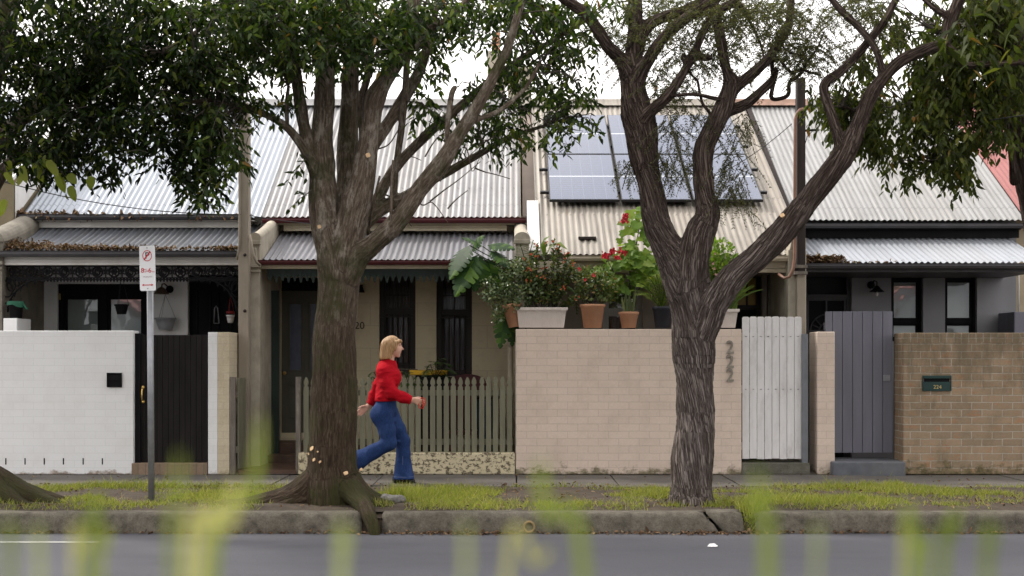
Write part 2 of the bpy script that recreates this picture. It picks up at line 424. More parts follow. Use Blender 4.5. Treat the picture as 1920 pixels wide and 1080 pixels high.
M['kerb'] = concrete('kerb_concrete', (.05, .043, .033), (.165, .147, .117), 9)
M['path'] = concrete('path_concrete', (.075, .066, .058), (.14, .128, .115), 1.6)
M['step'] = concrete('step_concrete', (.07, .072, .052), (.17, .16, .135), 8)
M['soil'] = concrete('soil', (.03, .021, .014), (.085, .064, .045), 6)
M['terrain'] = concrete('terrain_soil', (.06, .06, .04), (.12, .12, .08), 1)
M['white_brick'] = brick('white_painted_brick', (.765, .77, .775), (.79, .795, .80), (.69, .695, .69), .6, bump=.12, dirty=((.68, .66, .64), .5), low=((.2, .165, .14), .10, (.66, .65, .63)), ms=.006, grain=.03)
M['pink_brick'] = brick('pink_painted_brick', (.668, .55, .465), (.705, .583, .492), (.54, .443, .372), .65, bump=.45, ms=.007, dirty=((.50, .40, .33), .5), low=((.12, .10, .065), .19, (.6, .54, .47)), grain=.1)
M['cream_brick'] = brick('cream_painted_brick', (.58, .50, .36), (.62, .54, .40), (.52, .45, .33), .65, bump=.25, dirty=((.42, .33, .22), .5), low=((.14, .11, .07), .12, (.5, .45, .38)))
M['raw_brick'] = brick('weathered_brown_brick', (.37, .265, .175), (.285, .213, .142), (.50, .45, .37), .85, stain=((.085, .07, .04), .75, 1.6), bump=1., warp=.008, ms=.012, top=1.55, dirty=((.13, .105, .06), .6), low=((.075, .06, .03), .3, (.15, .13, .08)), hue=(.42, .20, .10), mixc=-.05)
M['step_brick'] = brick('step_brick', (.22, .16, .11), (.28, .2, .14), (.16, .14, .11), .85, bw=.0855, bh=.3)
M['wall_white'] = paint('white_render', (.80, .80, .80), .7, .05, 2, .1, 25, dirt=(.45, .44, .42), damt=.25)
M['wall_cream'] = (lambda t: t.fin(t.mix(t.ramp(t.noise(t.coord(), 2.5, 8, .7), .5, .75, 0, .5), brk(t), (.36, .30, .20)), t.bump(t.noise(t.coord(), 25, 6), .2, .006), .8))
def brk(t, c1=(.64, .555, .38), c2=(.67, .58, .40), m=(.55, .475, .32), w=.62, h=.30):
    vec, sp = uvec(t); b = t.n('TexBrick', offset=.5); b.inputs['Scale'].default_value = 1; b.inputs['Brick Width'].default_value = w; b.inputs['Row Height'].default_value = h
    b.inputs['Mortar Size'].default_value = .005; b.inputs['Color1'].default_value = (*c1, 1); b.inputs['Color2'].default_value = (*c2, 1); b.inputs['Mortar'].default_value = (*m, 1)
    t.l(vec, b.inputs['Vector']); return b.outputs['Color']
M['wall_cream'] = M['wall_cream'](NT('cream_scored_render'))
M['wall_mauve'] = paint('mauve_render', (.40, .33, .28), .75, .1, 3, .2, 30)
M['wall_grey'] = paint('grey_render', (.235, .235, .25), .7, .06, 2, .12, 25)
M['wall_beige'] = paint('beige_render', (.40, .33, .23), .8, .15, 3, .2, 25, dirt=(.2, .16, .1))
M['render'] = paint('weathered_render', (.40, .36, .29), .85, .18, 5, .4, 22, dirt=(.16, .14, .1), damt=.7, dscale=5)
M['render_white'] = paint('white_flashing', (.72, .71, .70), .6, .06, 6, .1, 20, dirt=(.4, .38, .35), damt=.4)
M['roof_a'] = roofm('bluish_zinc_roof', (.336, .368, .420), (.344, .364, .384), .2, None, .36, .35)
M['roof_b'] = roofm('weathered_zinc_roof', (.284, .284, .292), (.300, .280, .260), .45, (.272, .176, .112), .45, .3)
M['roof_c'] = roofm('cream_painted_roof', (.336, .308, .268), (.308, .264, .220), .55, (.240, .160, .104), .55, .1)
M['roof_d'] = roofm('pale_grey_roof', (.308, .308, .308), (.308, .292, .268), .4, None, .45, .25)
M['roof_red'] = roofm('faded_red_roof', (.336, .120, .112), (.304, .128, .120), .3, None, .5, 0.)
M['ver_a'] = roofm('grey_verandah_iron', (.120, .130, .152), (.104, .104, .104), .55, (.112, .080, .056), .45, .35)
M['ver_b'] = roofm('silver_verandah_iron', (.224, .224, .248), (.212, .204, .204), .4, None, .42, .35)
M['ver_d'] = roofm('bright_verandah_iron', (.336, .360, .400), (.336, .336, .344), .25, None, .38, .35)
M['black'] = paint('black_paint', (.009, .0085, .0095), .7, .25, 6, .1, 40, 0., .1, stretch=(1, 1, .2))
M['charcoal'] = paint('charcoal_gutter', (.05, .048, .052), .5, .2, 5, .1, 40)
M['maroon'] = paint('maroon_gutter', (.07, .012, .015), .5, .25, 4, .1, 40)
M['beige'] = paint('beige_trim', (.44, .38, .29), .6, .12, 4, .15, 40, dirt=(.2, .15, .1), damt=.4)
M['cream'] = paint('cream_trim', (.56, .50, .37), .6, .1, 4, .15, 40, dirt=(.25, .17, .1), damt=.5)
M['white_trim'] = paint('white_trim', (.62, .60, .57), .6, .08, 4, .15, 40, dirt=(.3, .26, .2), damt=.4)
M['darkgreen'] = paint('dark_green_paint', (.018, .03, .026), .5, .2, 5, .1, 40)
M['olive_door'] = paint('olive_door_paint', (.088, .082, .062), .5, .12, 4, .1, 40)
M['brown_frame'] = paint('dark_brown_paint', (.022, .016, .013), .5, .2, 5, .1, 40)
M['picket'] = paint('sage_picket_paint', (.175, .17, .118), .7, .15, 6, .25, 50, stretch=(2, 1, .3), dirt=(.13, .12, .08), damt=.6, dscale=9)
M['oldwood'] = paint('grey_old_timber', (.16, .14, .12), .9, .4, 9, .5, 60, stretch=(3, 3, .25), dirt=(.36, .34, .28), damt=.5, dscale=14)
M['gate_white'] = paint('white_plank_paint', (.69, .675, .675), .6, .07, 5, .2, 60, stretch=(3, 3, .3), dirt=(.33, .29, .27), damt=.45, dscale=7)
M['gate_grey'] = paint('grey_plank_paint', (.148, .148, .18), .5, .1, 3, .12, 50, stretch=(3, 3, .3))
M['gate_black'] = paint('black_plank_paint', (.016, .0135, .0135), .7, .3, 5, .12, 50, 0., .12, stretch=(3, 3, .3))
M['steel_grey'] = paint('grey_steel', (.17, .18, .2), .45, .15, 6, .1, 40, .3)
M['galv'] = paint('galvanised_steel', (.30, .31, .33), .45, .15, 12, .1, 40, .55)
M['pole_beige'] = paint('beige_post_paint', (.29, .25, .20), .75, .15, 5, .2, 40, stretch=(2, 2, .4), dirt=(.18, .14, .1), damt=.5)
M['pole_dark'] = paint('dark_timber_post', (.03, .022, .020), .8, .35, 6, .4, 50, stretch=(4, 4, .3))
M['conduit'] = paint('copper_brown_conduit', (.22, .12, .085), .5, .2, 6, .1, 40)
M['cable'] = paint('cable_black', (.015, .015, .018), .5)
M['terracotta'] = paint('terracotta', (.52, .265, .155), .8, .14, 7, .15, 50, dirt=(.5, .36, .27), damt=.4, dscale=6)
M['trough'] = paint('cream_plastic', (.67, .60, .55), .5, .06, 6, .08, 40, dirt=(.4, .33, .27), damt=.4)
M['darkpot'] = paint('dark_plastic', (.028, .03, .04), .45, .2, 6, .1, 40)
M['potgrey'] = paint('grey_plastic', (.36, .37, .40), .5, .1)
M['potwhite'] = paint('white_ceramic', (.7, .68, .66), .35, .05)
M['redpaint'] = paint('red_plastic', (.2, .015, .015), .4)
M['yellow'] = paint('yellow_plastic', (.62, .36, .02), .5, .12)
M['greencloth'] = paint('green_cloth', (.02, .10, .06), .8, .2)
M['brass'] = paint('brass', (.62, .42, .13), .3, .1, metal=.9)
M['plate_green'] = paint('green_letterbox_metal', (.022, .05, .046), .4, .15, metal=.2)
M['gold'] = paint('gold_letter', (.5, .38, .16), .4, .1)
M['number'] = paint('taupe_metal', (.24, .22, .185), .5, .15, metal=.2)
M['dark_num'] = paint('dark_number', (.05, .04, .03), .5)
M['signwhite'] = paint('sign_white', (.82, .82, .83), .4, .03)
M['signred'] = paint('sign_red', (.55, .03, .05), .45, .05)
M['signblack'] = paint('sign_black', (.03, .03, .03), .45, .05)
M['signgrey'] = paint('sign_faded_print', (.5, .45, .45), .45, .05)
M['cutwood'] = paint('fresh_cut_wood', (.62, .42, .24), .8, .25, 30, .2, 60)
M['stone'] = concrete('stone', (.07, .066, .06), (.19, .18, .165), 12)
M['flower'] = paint('red_petal', (.55, .025, .04), .5, .2, 20)
M['flower_o'] = paint('coral_petal', (.62, .10, .05), .5, .3, 20)
M['tile'] = paint('porch_tile', (.085, .05, .035), .5, .3, 8, .15, 30)
M['dirtfloor'] = paint('yard_paving', (.15, .12, .10), .85, .25, 4, .2, 30)
M['paper'] = paint('paper_white', (.8, .8, .8), .6, .04)
M['curtain'] = (lambda t: t.fin(t.cramp(t.noise(t.coord((16, 1, .6)), 2., 4), [(.3, (.055, .042, .044)), (.7, (.15, .115, .115))]), None, .8))(NT('lace_curtain'))
M['pale_backing'] = paint('pane_reflection_tone', (.54, .60, .61), .7, .12, 1.2)  # pale sheet behind panes; their grey reflections are put into its colour
def glassm(name, col, rough=.06, refl=.25):
    """window pane: clear glass in front of what is behind it"""
    t = NT(name); tr = t.n('BsdfTransparent'); tr.inputs[0].default_value = (.86, .9, .88, 1)
    gl = t.n('BsdfGlossy'); gl.inputs['Roughness'].default_value = rough; gl.inputs['Color'].default_value = (*col, 1)
    fr = t.n('Fresnel'); fr.inputs['IOR'].default_value = 1.6
    w = t.noise(t.coord(), 3, 2); t.l(t.bump(w, .12, .02), gl.inputs['Normal'])
    ms = t.n('MixShader'); t.l(t.math('ADD', fr.outputs[0], refl), ms.inputs[0]); t.l(tr.outputs[0], ms.inputs[1]); t.l(gl.outputs[0], ms.inputs[2])
    t.l(ms.outputs[0], t.out.inputs['Surface']); return t.m
M['glass'] = glassm('window_glass', (.95, .95, .95), .04, .16)
M['glass_dim'] = glassm('dim_glass', (.8, .8, .85), .08, .0)
def solar():
    t = NT('solar_cells'); co = t.n('TexCoord').outputs['UV']; sp = t.n('SeparateXYZ'); t.l(co, sp.inputs[0])
    def line(v, n, w):
        f = t.math('FRACT', t.math('MULTIPLY', v, n)); return t.math('LESS_THAN', t.math('ABSOLUTE', t.math('SUBTRACT', f, .5)), w)
    g = t.math('MAXIMUM', line(t.math('ADD', sp.outputs[0], .5/6), 6., .02), line(t.math('ADD', sp.outputs[1], .5/24), 24., .03))
    half = t.math('LESS_THAN', t.math('ABSOLUTE', t.math('SUBTRACT', sp.outputs[1], .5)), .008)
    c = t.mix(t.math('MULTIPLY', g, .3), (.045, .064, .125), (.24, .28, .38)); c = t.mix(half, c, (.55, .58, .62))
    t.fin(c, None, .16, 0, .6); t.b.inputs['Coat Weight'].default_value = .6; t.b.inputs['Coat Roughness'].default_value = .1; return t.m
M['solar'] = solar()
M['alu'] = paint('panel_frame', (.02, .02, .023), .4, .05)
# foliage
M['leaf_a'] = leafm('glossy_dark_leaf', [(0, (.012, .024, .007)), (.4, (.03, .055, .013)), (.75, (.075, .115, .025)), (.985, (.14, .18, .035)), (1., (.26, .11, .035))], .46, .45)
M['leaf_c'] = leafm('shade_darkened_leaf', [(0, (.005, .009, .003)), (.55, (.010, .020, .006)), (.84, (.036, .06, .013)), (1., (.12, .14, .03))], .55, .45, spec=.12)  # canopy shade, with a few lit leaves, is put into these colours
M['leaf_d'] = leafm('olive_leaf', [(0, (.026, .036, .009)), (.45, (.055, .075, .016)), (.8, (.10, .125, .026)), (.985, (.16, .16, .035)), (1., (.26, .12, .035))], .48, .48)
M['leaf_b'] = leafm('fine_grey_green_leaf', [(0, (.065, .07, .04)), (.5, (.10, .105, .06)), (1., (.17, .16, .08))], .6, .45)
M['leaf_big'] = leafm('yellow_green_leaf', [(0, (.16, .2, .03)), (1., (.25, .27, .05))], .45, .55)  # glow of light through the leaves is put into this yellow-green
M['jade'] = leafm('jade_leaf', [(0, (.05, .085, .03)), (.6, (.10, .145, .055)), (1., (.22, .25, .10))], .28, .12, spec=.5)
M['thorn'] = leafm('thorn_bush_leaf', [(0, (.045, .08, .02)), (.55, (.085, .13, .035)), (.85, (.17, .19, .05)), (1., (.3, .16, .05))], .36, .25, spec=.4)
M['lime'] = leafm('lime_leaf', [(0, (.11, .2, .03)), (.6, (.17, .27, .04)), (1., (.26, .33, .05))], .45, .45)
M['frond'] = leafm('frond_leaf', [(0, (.03, .06, .015)), (.6, (.06, .11, .025)), (1., (.11, .16, .04))], .4, .3)
M['frond_l'] = leafm('light_frond_leaf', [(0, (.14, .2, .035)), (.6, (.22, .29, .05)), (1., (.32, .36, .09))], .4, .35)
M['strap'] = leafm('strap_leaf', [(0, (.07, .12, .025)), (.6, (.14, .2, .04)), (1., (.25, .28, .06))], .4, .35)
M['monstera'] = leafm('monstera_leaf', [(0, (.02, .05, .015)), (.6, (.035, .08, .02)), (1., (.11, .2, .03))], .5, .3, spec=.15)
M['snake'] = leafm('snake_leaf', [(0, (.06, .09, .035)), (.6, (.1, .13, .05)), (1., (.28, .27, .08))], .4, .1)
M['grass'] = leafm('verge_grass', [(0, (.14, .17, .032)), (.4, (.23, .255, .05)), (.8, (.32, .325, .08)), (1., (.42, .35, .16))], .6, .4)
M['blade'] = leafm('tall_grass_blade', [(0, (.15, .19, .05)), (.5, (.21, .25, .08)), (1., (.29, .30, .12))], .5, .45)
M['blade_y'] = leafm('dry_grass_blade', [(0, (.42, .40, .22)), (1., (.5, .47, .28))], .6, .4)
M['blade_p'] = leafm('pale_grass_blade', [(0, (.3, .34, .2)), (1., (.4, .42, .26))], .6, .4)
M['litter'] = leafm('dry_leaf', [(0, (.05, .028, .016)), (.5, (.13, .075, .042)), (.85, (.24, .15, .085)), (1., (.33, .25, .15))], .8, .1)
M['twig'] = paint('twig_bark', (.06, .05, .042), .9, .3, 20)
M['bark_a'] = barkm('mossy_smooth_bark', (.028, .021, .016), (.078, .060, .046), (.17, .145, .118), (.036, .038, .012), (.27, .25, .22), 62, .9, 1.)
def furrow(name):
    t = NT(name); v = t.coord((1, 1, .42), 'bark')
    def lines(scale, w, off):
        n = t.noise(t.math('ADD', 0, 0) if False else v, scale, 1.5, .5, .35); return t.ramp(t.math('ABSOLUTE', t.math('SUBTRACT', n, off)), 0, w)
    l1 = lines(30, .05, .5); l2 = lines(47, .06, .46); l3 = lines(66, .07, .54); n2 = t.noise(v, 150, 5, .7); n1 = t.noise(v, 40, 4, .6)
    h = t.math('MULTIPLY', t.math('MULTIPLY', l1, t.math('MULTIPLY_ADD', l2, .75, .25)), t.math('MULTIPLY_ADD', l3, .5, .5))
    k = t.math('ADD', t.math('MULTIPLY', h, .6), t.math('MULTIPLY', n2, .4))
    c = t.cramp(k, [(.16, (.034, .026, .022)), (.4, (.105, .083, .073)), (.66, (.165, .137, .124)), (.9, (.23, .196, .18))])
    c = t.mix(t.ramp(t.noise(t.coord(), 2.1, 5, .6), .42, .66, 0, .5), c, t.mix(.55, c, (.07, .048, .038)))
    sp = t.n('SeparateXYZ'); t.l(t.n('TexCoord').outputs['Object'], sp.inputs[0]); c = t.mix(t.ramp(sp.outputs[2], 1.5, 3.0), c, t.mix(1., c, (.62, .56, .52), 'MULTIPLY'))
    return t.fin(c, t.bump(n2, .6, .01, t.bump(h, 1., .03)), .92, 0, .1)
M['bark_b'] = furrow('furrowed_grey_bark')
M['peel'] = (lambda t: t.fin(t.mix(t.ramp(t.noise(t.coord((1, 1, 1.3)), 17, 8, .72), .50, .56), (.60, .53, .36), t.cramp(t.noise(t.coord(), 30, 5), [(.3, (.06, .045, .03)), (.7, (.2, .16, .11))])), t.bump(t.noise(t.coord((1, 1, 1.3)), 11, 8, .72), .5, .02), .85))(NT('peeling_yellow_paint'))
M['peel'].name = 'peeling_yellow_paint'
# person
M['skin'] = paint('skin', (.62, .36, .27), .5, .06, 12, .05, 80)
M['sweater'] = (lambda t: t.fin(t.cramp(t.noise(t.coord(), 6, 5), [(.3, (.33, .003, .010)), (.7, (.46, .006, .016))]), t.bump(t.noise(t.coord((1, 1, 3)), 70, 4), .5, .006, t.bump(t.noise(t.coord((1, 1, 1.6)), 9, 3), .5, .03)), .85, 0, .1))(NT('red_knit'))
M['denim'] = (lambda t: t.fin(t.mix(t.ramp(t.noise(t.coord((1, 1, .5)), 7, 5), .5, .75, 0, .5), t.cramp(t.noise(t.coord((1, 1, .3)), 120, 3), [(.3, (.010, .025, .085)), (.7, (.020, .046, .145))]), (.04, .075, .2)), t.bump(t.noise(t.coord((1, 1, .5)), 14, 3), .5, .02), .8, 0, .15))(NT('blue_denim'))
M['seam'] = paint('seam_thread', (.12, .15, .26), .8)
M['hair'] = (lambda t: t.fin(t.cramp(t.noise(t.coord((60, 60, 5)), 2, 4), [(.3, (.20, .105, .045)), (.55, (.42, .25, .115)), (.75, (.62, .42, .22))]), t.bump(t.noise(t.coord((90, 90, 5)), 2, 4), .6, .006), .45, 0, .4))(NT('blonde_hair'))
M['shoe'] = paint('black_leather', (.012, .012, .013), .35, .2)
M['lip'] = paint('lips', (.5, .16, .14), .5)
M['eye'] = paint('eye_dark', (.03, .025, .02), .3)
# ---------------------------------------------------------------- the setting
def sheet(name, m, x0, x1, y0, y1, z, nx=1, ny=1, bumpf=None, kind='structure'):
    xs = np.linspace(x0, x1, nx+1); ys = np.linspace(y0, y1, ny+1); g = MB()
    vs = [(x, y, z+(bumpf(x, y) if bumpf else 0)) for y in ys for x in xs]
    fs = [(j*(nx+1)+i, j*(nx+1)+i+1, (j+1)*(nx+1)+i+1, (j+1)*(nx+1)+i) for j in range(ny) for i in range(nx)]
    g.add(vs, fs, True); return tag(g.build(name, m), kind=kind)
sheet('ground', M['terrain'], -250, 250, -150, 400, -.26)
sheet('road', M['asphalt'], -60, 60, 2.0, 11.26, -.18)
sheet('near_verge', M['soil'], -60, 60, -6, 2.0, -.05)
sheet('road_marking', M['line'], -14, X(186, 10.7), 10.66, 10.74, -.176)
def vb(x, y):
    e = min(1, max(0, (y-11.46)/.2))*min(1, max(0, (13.6-y)/.15))
    return e*(.018+.03*mnoise.noise(Vector((x*1.4, y*1.4, 0)))+.012*mnoise.noise(Vector((x*5, y*5, 3))))
sheet('verge_soil', M['soil'], -12, 12, 11.40, 13.62, -.006, 260, 34, vb)
sheet('soil_base', M['soil'], -40, 40, 11.30, 13.62, -.05)
# footpath slabs: poured bays with open joints
k = MB(); xb = [-40, -12, -8.5, -5.9, -4.25, -2.6, -1.5, .05, 1.15, 2.45, 4.1, 5.7, 8, 12, 40]
for i in range(len(xb)-1):
    dz = .004*math.sin(i*2.3); k.box(xb[i]+.007, xb[i+1]-.007, 13.6, 14.98, -.2, dz)
tag(k.build('footpath', M['path'], bevel=.006), kind='structure')
sheet('yard_ground', M['dirtfloor'], -12, 12, 14.99, 17.0, .012)
# kerb stones with a root gap and a broken end
def kerbstone(pts_top, mb, s0=0, s1=0):      # list of x, profile swept along x with small wear
    prof = [(11.50, -.3), (11.50, -.012), (11.44, .0), (11.31, .0), (11.285, -.012), (11.27, -.04), (11.262, -.10), (11.258, -.19), (11.258, -.3)]
    n = len(prof); vs = []
    for i, x in enumerate(pts_top):
        for j, (y, z) in enumerate(prof):
            w = .006*mnoise.noise(Vector((x*3, j*1.7, 1)))+.005*mnoise.noise(Vector((x*11, j*2.7, 5)))
            e = min(abs(x-pts_top[0]), abs(x-pts_top[-1])); rd = .03*max(0, 1-e/.05)**2 if j in (3, 4, 5) else 0
            xs_ = (s0*max(0, 1-(x-pts_top[0])/.2)+s1*max(0, 1-(pts_top[-1]-x)/.2))*min(1, max(0, -z/.18)); vs.append((x+xs_+.012*mnoise.noise(Vector((y*40, z*30, 2)))*(1 if (s0 or s1) and e < .08 else 0), y+w+rd, z-rd*.8+w*.7))
    fs = [(i*n+j, i*n+j+1, (i+1)*n+j+1, (i+1)*n+j) for i in range(len(pts_top)-1) for j in range(n-1)]
    fs += [tuple(range(n-1, -1, -1)), tuple((len(pts_top)-1)*n+j for j in range(n))]
    mb.add(vs, fs, True)
Yk = 11.27
q = MB()
for (u0, u1) in ((676, 718), (1390, 1418)): q.prism_x([(11.275, -.2), (11.29, -.14), (11.33, -.05), (11.5, -.004), (11.5, -.2)], X(u0, Yk), X(u1, Yk))
tag(q.build('soil_fill', M['soil'], bevel=.01), kind='structure')
for (a, b) in ((-40, -12), (-12, -7.4), (-7.38, X(678, Yk)), (X(716, Yk), X(1322, Yk)), (X(1326, Yk), X(1392, Yk)), (X(1416, Yk), 7.6), (7.62, 40)):
    m_ = MB(); nn = max(3, int(min(abs(b-a), 20)/.06)); kerbstone(list(np.linspace(a, b, nn)), m_, .15 if abs(a-X(1326, Yk)) < 1e-6 else 0, .13 if abs(b-X(1322, Yk)) < 1e-6 else 0)
    o = tag(m_.build('kerb', M['kerb']), kind='structure')
    if abs(a-X(1326, Yk)) < 1e-6: o.location = (.003, -.012, .012)
# drain outlet in the kerb face
dp = thing('drain_pipe', 'round stormwater pipe mouth set in the kerb face', 'pipe', (X(992, 11.25), 11.25, Z(988, 11.25)))
q = MB(); q.lathe([(.036, -.22), (.036, 0), (.051, 0), (.054, -.01), (.054, -.2)], (0, 0, 0), 28)
q.v = [(x+X(992, 11.25), 11.24-z_, y_+Z(988, 11.25)) for x, y_, z_ in q.v]
q.build('pipe_ring', paint('old_clay_pipe', (.24, .16, .08), .8, .2), dp)
q = MB(); n_ = 20; q.add([(X(992, 11.25)+.037*math.cos(2*math.pi*i/n_), 11.4, Z(988, 11.25)+.037*math.sin(2*math.pi*i/n_)) for i in range(n_)], [tuple(range(n_))]); q.build('pipe_bore', M['black'], dp)

# ---------------------------------------------------------------- corrugated iron
def corrugated(name, m, prof, x0, x1, parent, pitch=.076, amp=.0095, seg=8, rows=None, label=None, wob=.004, sm=True):
    """prof: list of (y,z) from eave to ridge; waves run across x"""
    n = int((x1-x0)/pitch*seg); xs = np.linspace(x0, x1, n+1)
    w = amp*np.cos(2*np.pi*xs/pitch)
    vs = []; k = len(prof)
    for i, (y, z) in enumerate(prof):
        a = prof[max(i-1, 0)]; b = prof[min(i+1, k-1)]; ty, tz = b[0]-a[0], b[1]-a[1]; l = math.hypot(ty, tz); ny, nz = -tz/l, ty/l
        e = wob*np.sin(xs*2.1+i)+wob*.6*np.sin(xs*5.3+2*i)
        ee = (.006*np.sin(xs*29)+.004*np.sin(xs*67) if i == 0 else 0)
        vs.append(np.stack([xs, y+ny*w+ee, z+nz*w+e*.5], 1))
    v = np.concatenate(vs); N = n+1
    i, j = np.meshgrid(np.arange(k-1), np.arange(n), indexing='ij')
    q_ = np.stack([i*N+j, i*N+j+1, (i+1)*N+j+1, (i+1)*N+j], -1).reshape(-1, 4)
    me = np_mesh(name, v-np.array(ORG[parent.name]), q_.ravel(), np.full(len(q_), 4), sm)
    return link(me, name, m, parent, None, label)
def lerp2(a, b, n): return [(a[0]+(b[0]-a[0])*t, a[1]+(b[1]-a[1])*t) for t in np.linspace(0, 1, n)]

RY, RZ = 20.0, Z(193, 20.0)
EY, EZ = 16.78, Z(409, 16.78)
XA, XB, XC, XD, XE = X(33, EY), X(492, EY), X(979, EY), X(1484, EY), X(1918, EY)
FY = 17.0       # facade
# facade with openings
def facade(mb, x0, x1, z0, z1, ops, Y=FY, dep=.16):
    xs = sorted({x0, x1, *[o[0] for o in ops], *[o[1] for o in ops]}); zs = sorted({z0, z1, *[o[2] for o in ops], *[o[3] for o in ops]})
    for a, b in zip(xs[:-1], xs[1:]):
        for c, d in zip(zs[:-1], zs[1:]):
            mx_, mz_ = (a+b)/2, (c+d)/2
            if any(o[0] < mx_ < o[1] and o[2] < mz_ < o[3] for o in ops): continue
            mb.add([(a, Y, c), (b, Y, c), (b, Y, d), (a, Y, d)], [(0, 1, 2, 3)])
    for (a, b, c, d) in ops:
        y = Y+dep
        mb.add([(a, Y, c), (a, y, c), (a, y, d), (a, Y, d)], [(0, 1, 2, 3)]); mb.add([(b, Y, c), (b, Y, d), (b, y, d), (b, y, c)], [(0, 1, 2, 3)])
        mb.add([(a, Y, c), (b, Y, c), (b, y, c), (a, y, c)], [(0, 1, 2, 3)]); mb.add([(a, Y, d), (a, y, d), (b, y, d), (b, Y, d)], [(0, 1, 2, 3)])
def shell(mb, x0, x1, z1):       # side, back walls, dark core behind the facade
    mb.box(x0, x0+.2, FY+.2, 23.1, 0, z1); mb.box(x1-.2, x1, FY+.2, 23.1, 0, z1); mb.box(x0+.2, x1-.2, 22.9, 23.1, 0, z1)
    for xx in (x0, x1-.2):        # gable triangles
        mb.prism_x([(FY+.2, z1), (23.1, z1), (20, RZ-.08)], xx, xx+.2)
    mb.box(x0+.2, x1-.2, FY+.9, FY+1.0, .0, z1)
def op(px0, px1, py0, py1, Y=FY): return (X(px0, Y), X(px1, Y), Z(py1, Y), Z(py0, Y))
def frame_rect(mb, a, b, c, d, y0, y1, w):
    mb.box(a, b, y0, y1, d-w, d); mb.box(a, b, y0, y1, c, c+w); mb.box(a, a+w, y0, y1, c+w, d-w); mb.box(b-w, b, y0, y1, c+w, d-w)
def gutter(mb, x0, x1, Y, z0, z1, d=.11):
    p = [(Y+d, z0), (Y+d, z1), (Y+d-.008, z1), (Y+d-.008, z0+.008), (Y+.012, z0+.008), (Y+.01, z1), (Y-.006, z1), (Y, z1-.015), (Y-.004, z0+.03), (Y+.01, z0)]
    mb.prism_x(p, x0, x1)
def ridgecap(parent, x0, x1, m):
    q = MB(); n_ = 9
    prof = [(RY+.2*s_, RZ+.05-.125*abs(s_)) for s_ in (-1, -.45)]+[(RY+.07*math.sin(t), RZ-.005+.07*math.cos(t)) for t in np.linspace(-1.1, 1.1, 7)]+[(RY+.2*s_, RZ+.05-.125*abs(s_)) for s_ in (.45, 1)]
    vs = [(x, y, z) for x in (x0, x1) for y, z in prof]; k_ = len(prof)
    q.add(vs, [(i, i+k_, i+k_+1, i+1) for i in range(k_-1)], True); q.build('ridge_cap', m, parent)
def main_roof(parent, x0, x1, m, ey=EY, ez=EZ):
    corrugated('roof', m, lerp2((ey-.06, ez+.01), (RY, RZ), 5), x0, x1, parent)
    corrugated('rear_roof', m, lerp2((23.3, ez), (RY, RZ), 2), x0, x1, parent, seg=4, pitch=.3)
def party_wing(parent, x0, x1, yf, zt0, zt1, m, zb=0., rad=None):
    """rendered wing wall between verandahs, its top rounded and sloping with the roof, scroll at the front"""
    q = MB(); w = x1-x0; r = w/2; xm = (x0+x1)/2
    q.box(x0, x1, yf, FY, zb, zt0-.10)
    ys = np.linspace(yf, FY+.05, 8); n_ = 12; b = []
    for t, y in zip(np.linspace(0, 1, 8), ys):
        zt = zt0+(zt1-zt0)*t**1.15
        b.append([(xm+r*1.12*math.cos(a), y, zt-r+r*math.sin(a)) for a in np.linspace(0, math.pi, n_)]+[(x0, y, zt0-.12), (x1, y, zt0-.12)])
    vs = [p for rr in b for p in rr]; K = n_+2
    fs = [(i*K+j, (i+1)*K+j, (i+1)*K+(j+1) % K, i*K+(j+1) % K) for i in range(7) for j in range(K)]
    fs.append(tuple(range(K-1, -1, -1)))
    q.add(vs, fs, False)
    z = zt0-.12
    q.box(x0-.015, x1+.015, yf-.03, yf+.03, z-.02, z+.03); q.box(x0-.02, x1+.02, yf-.05, yf+.03, z-.30, z-.26); q.box(x0-.01, x1+.01, yf-.035, yf+.03, z-.36, z-.33)
    q.prism([(x0+.02, z-.26), (x1-.02, z-.26), (x1-.04, z-.06), (x0+.04, z-.06)], yf-.035, yf+.02)
    return q.build('wing_wall', m, parent, bevel=.006)
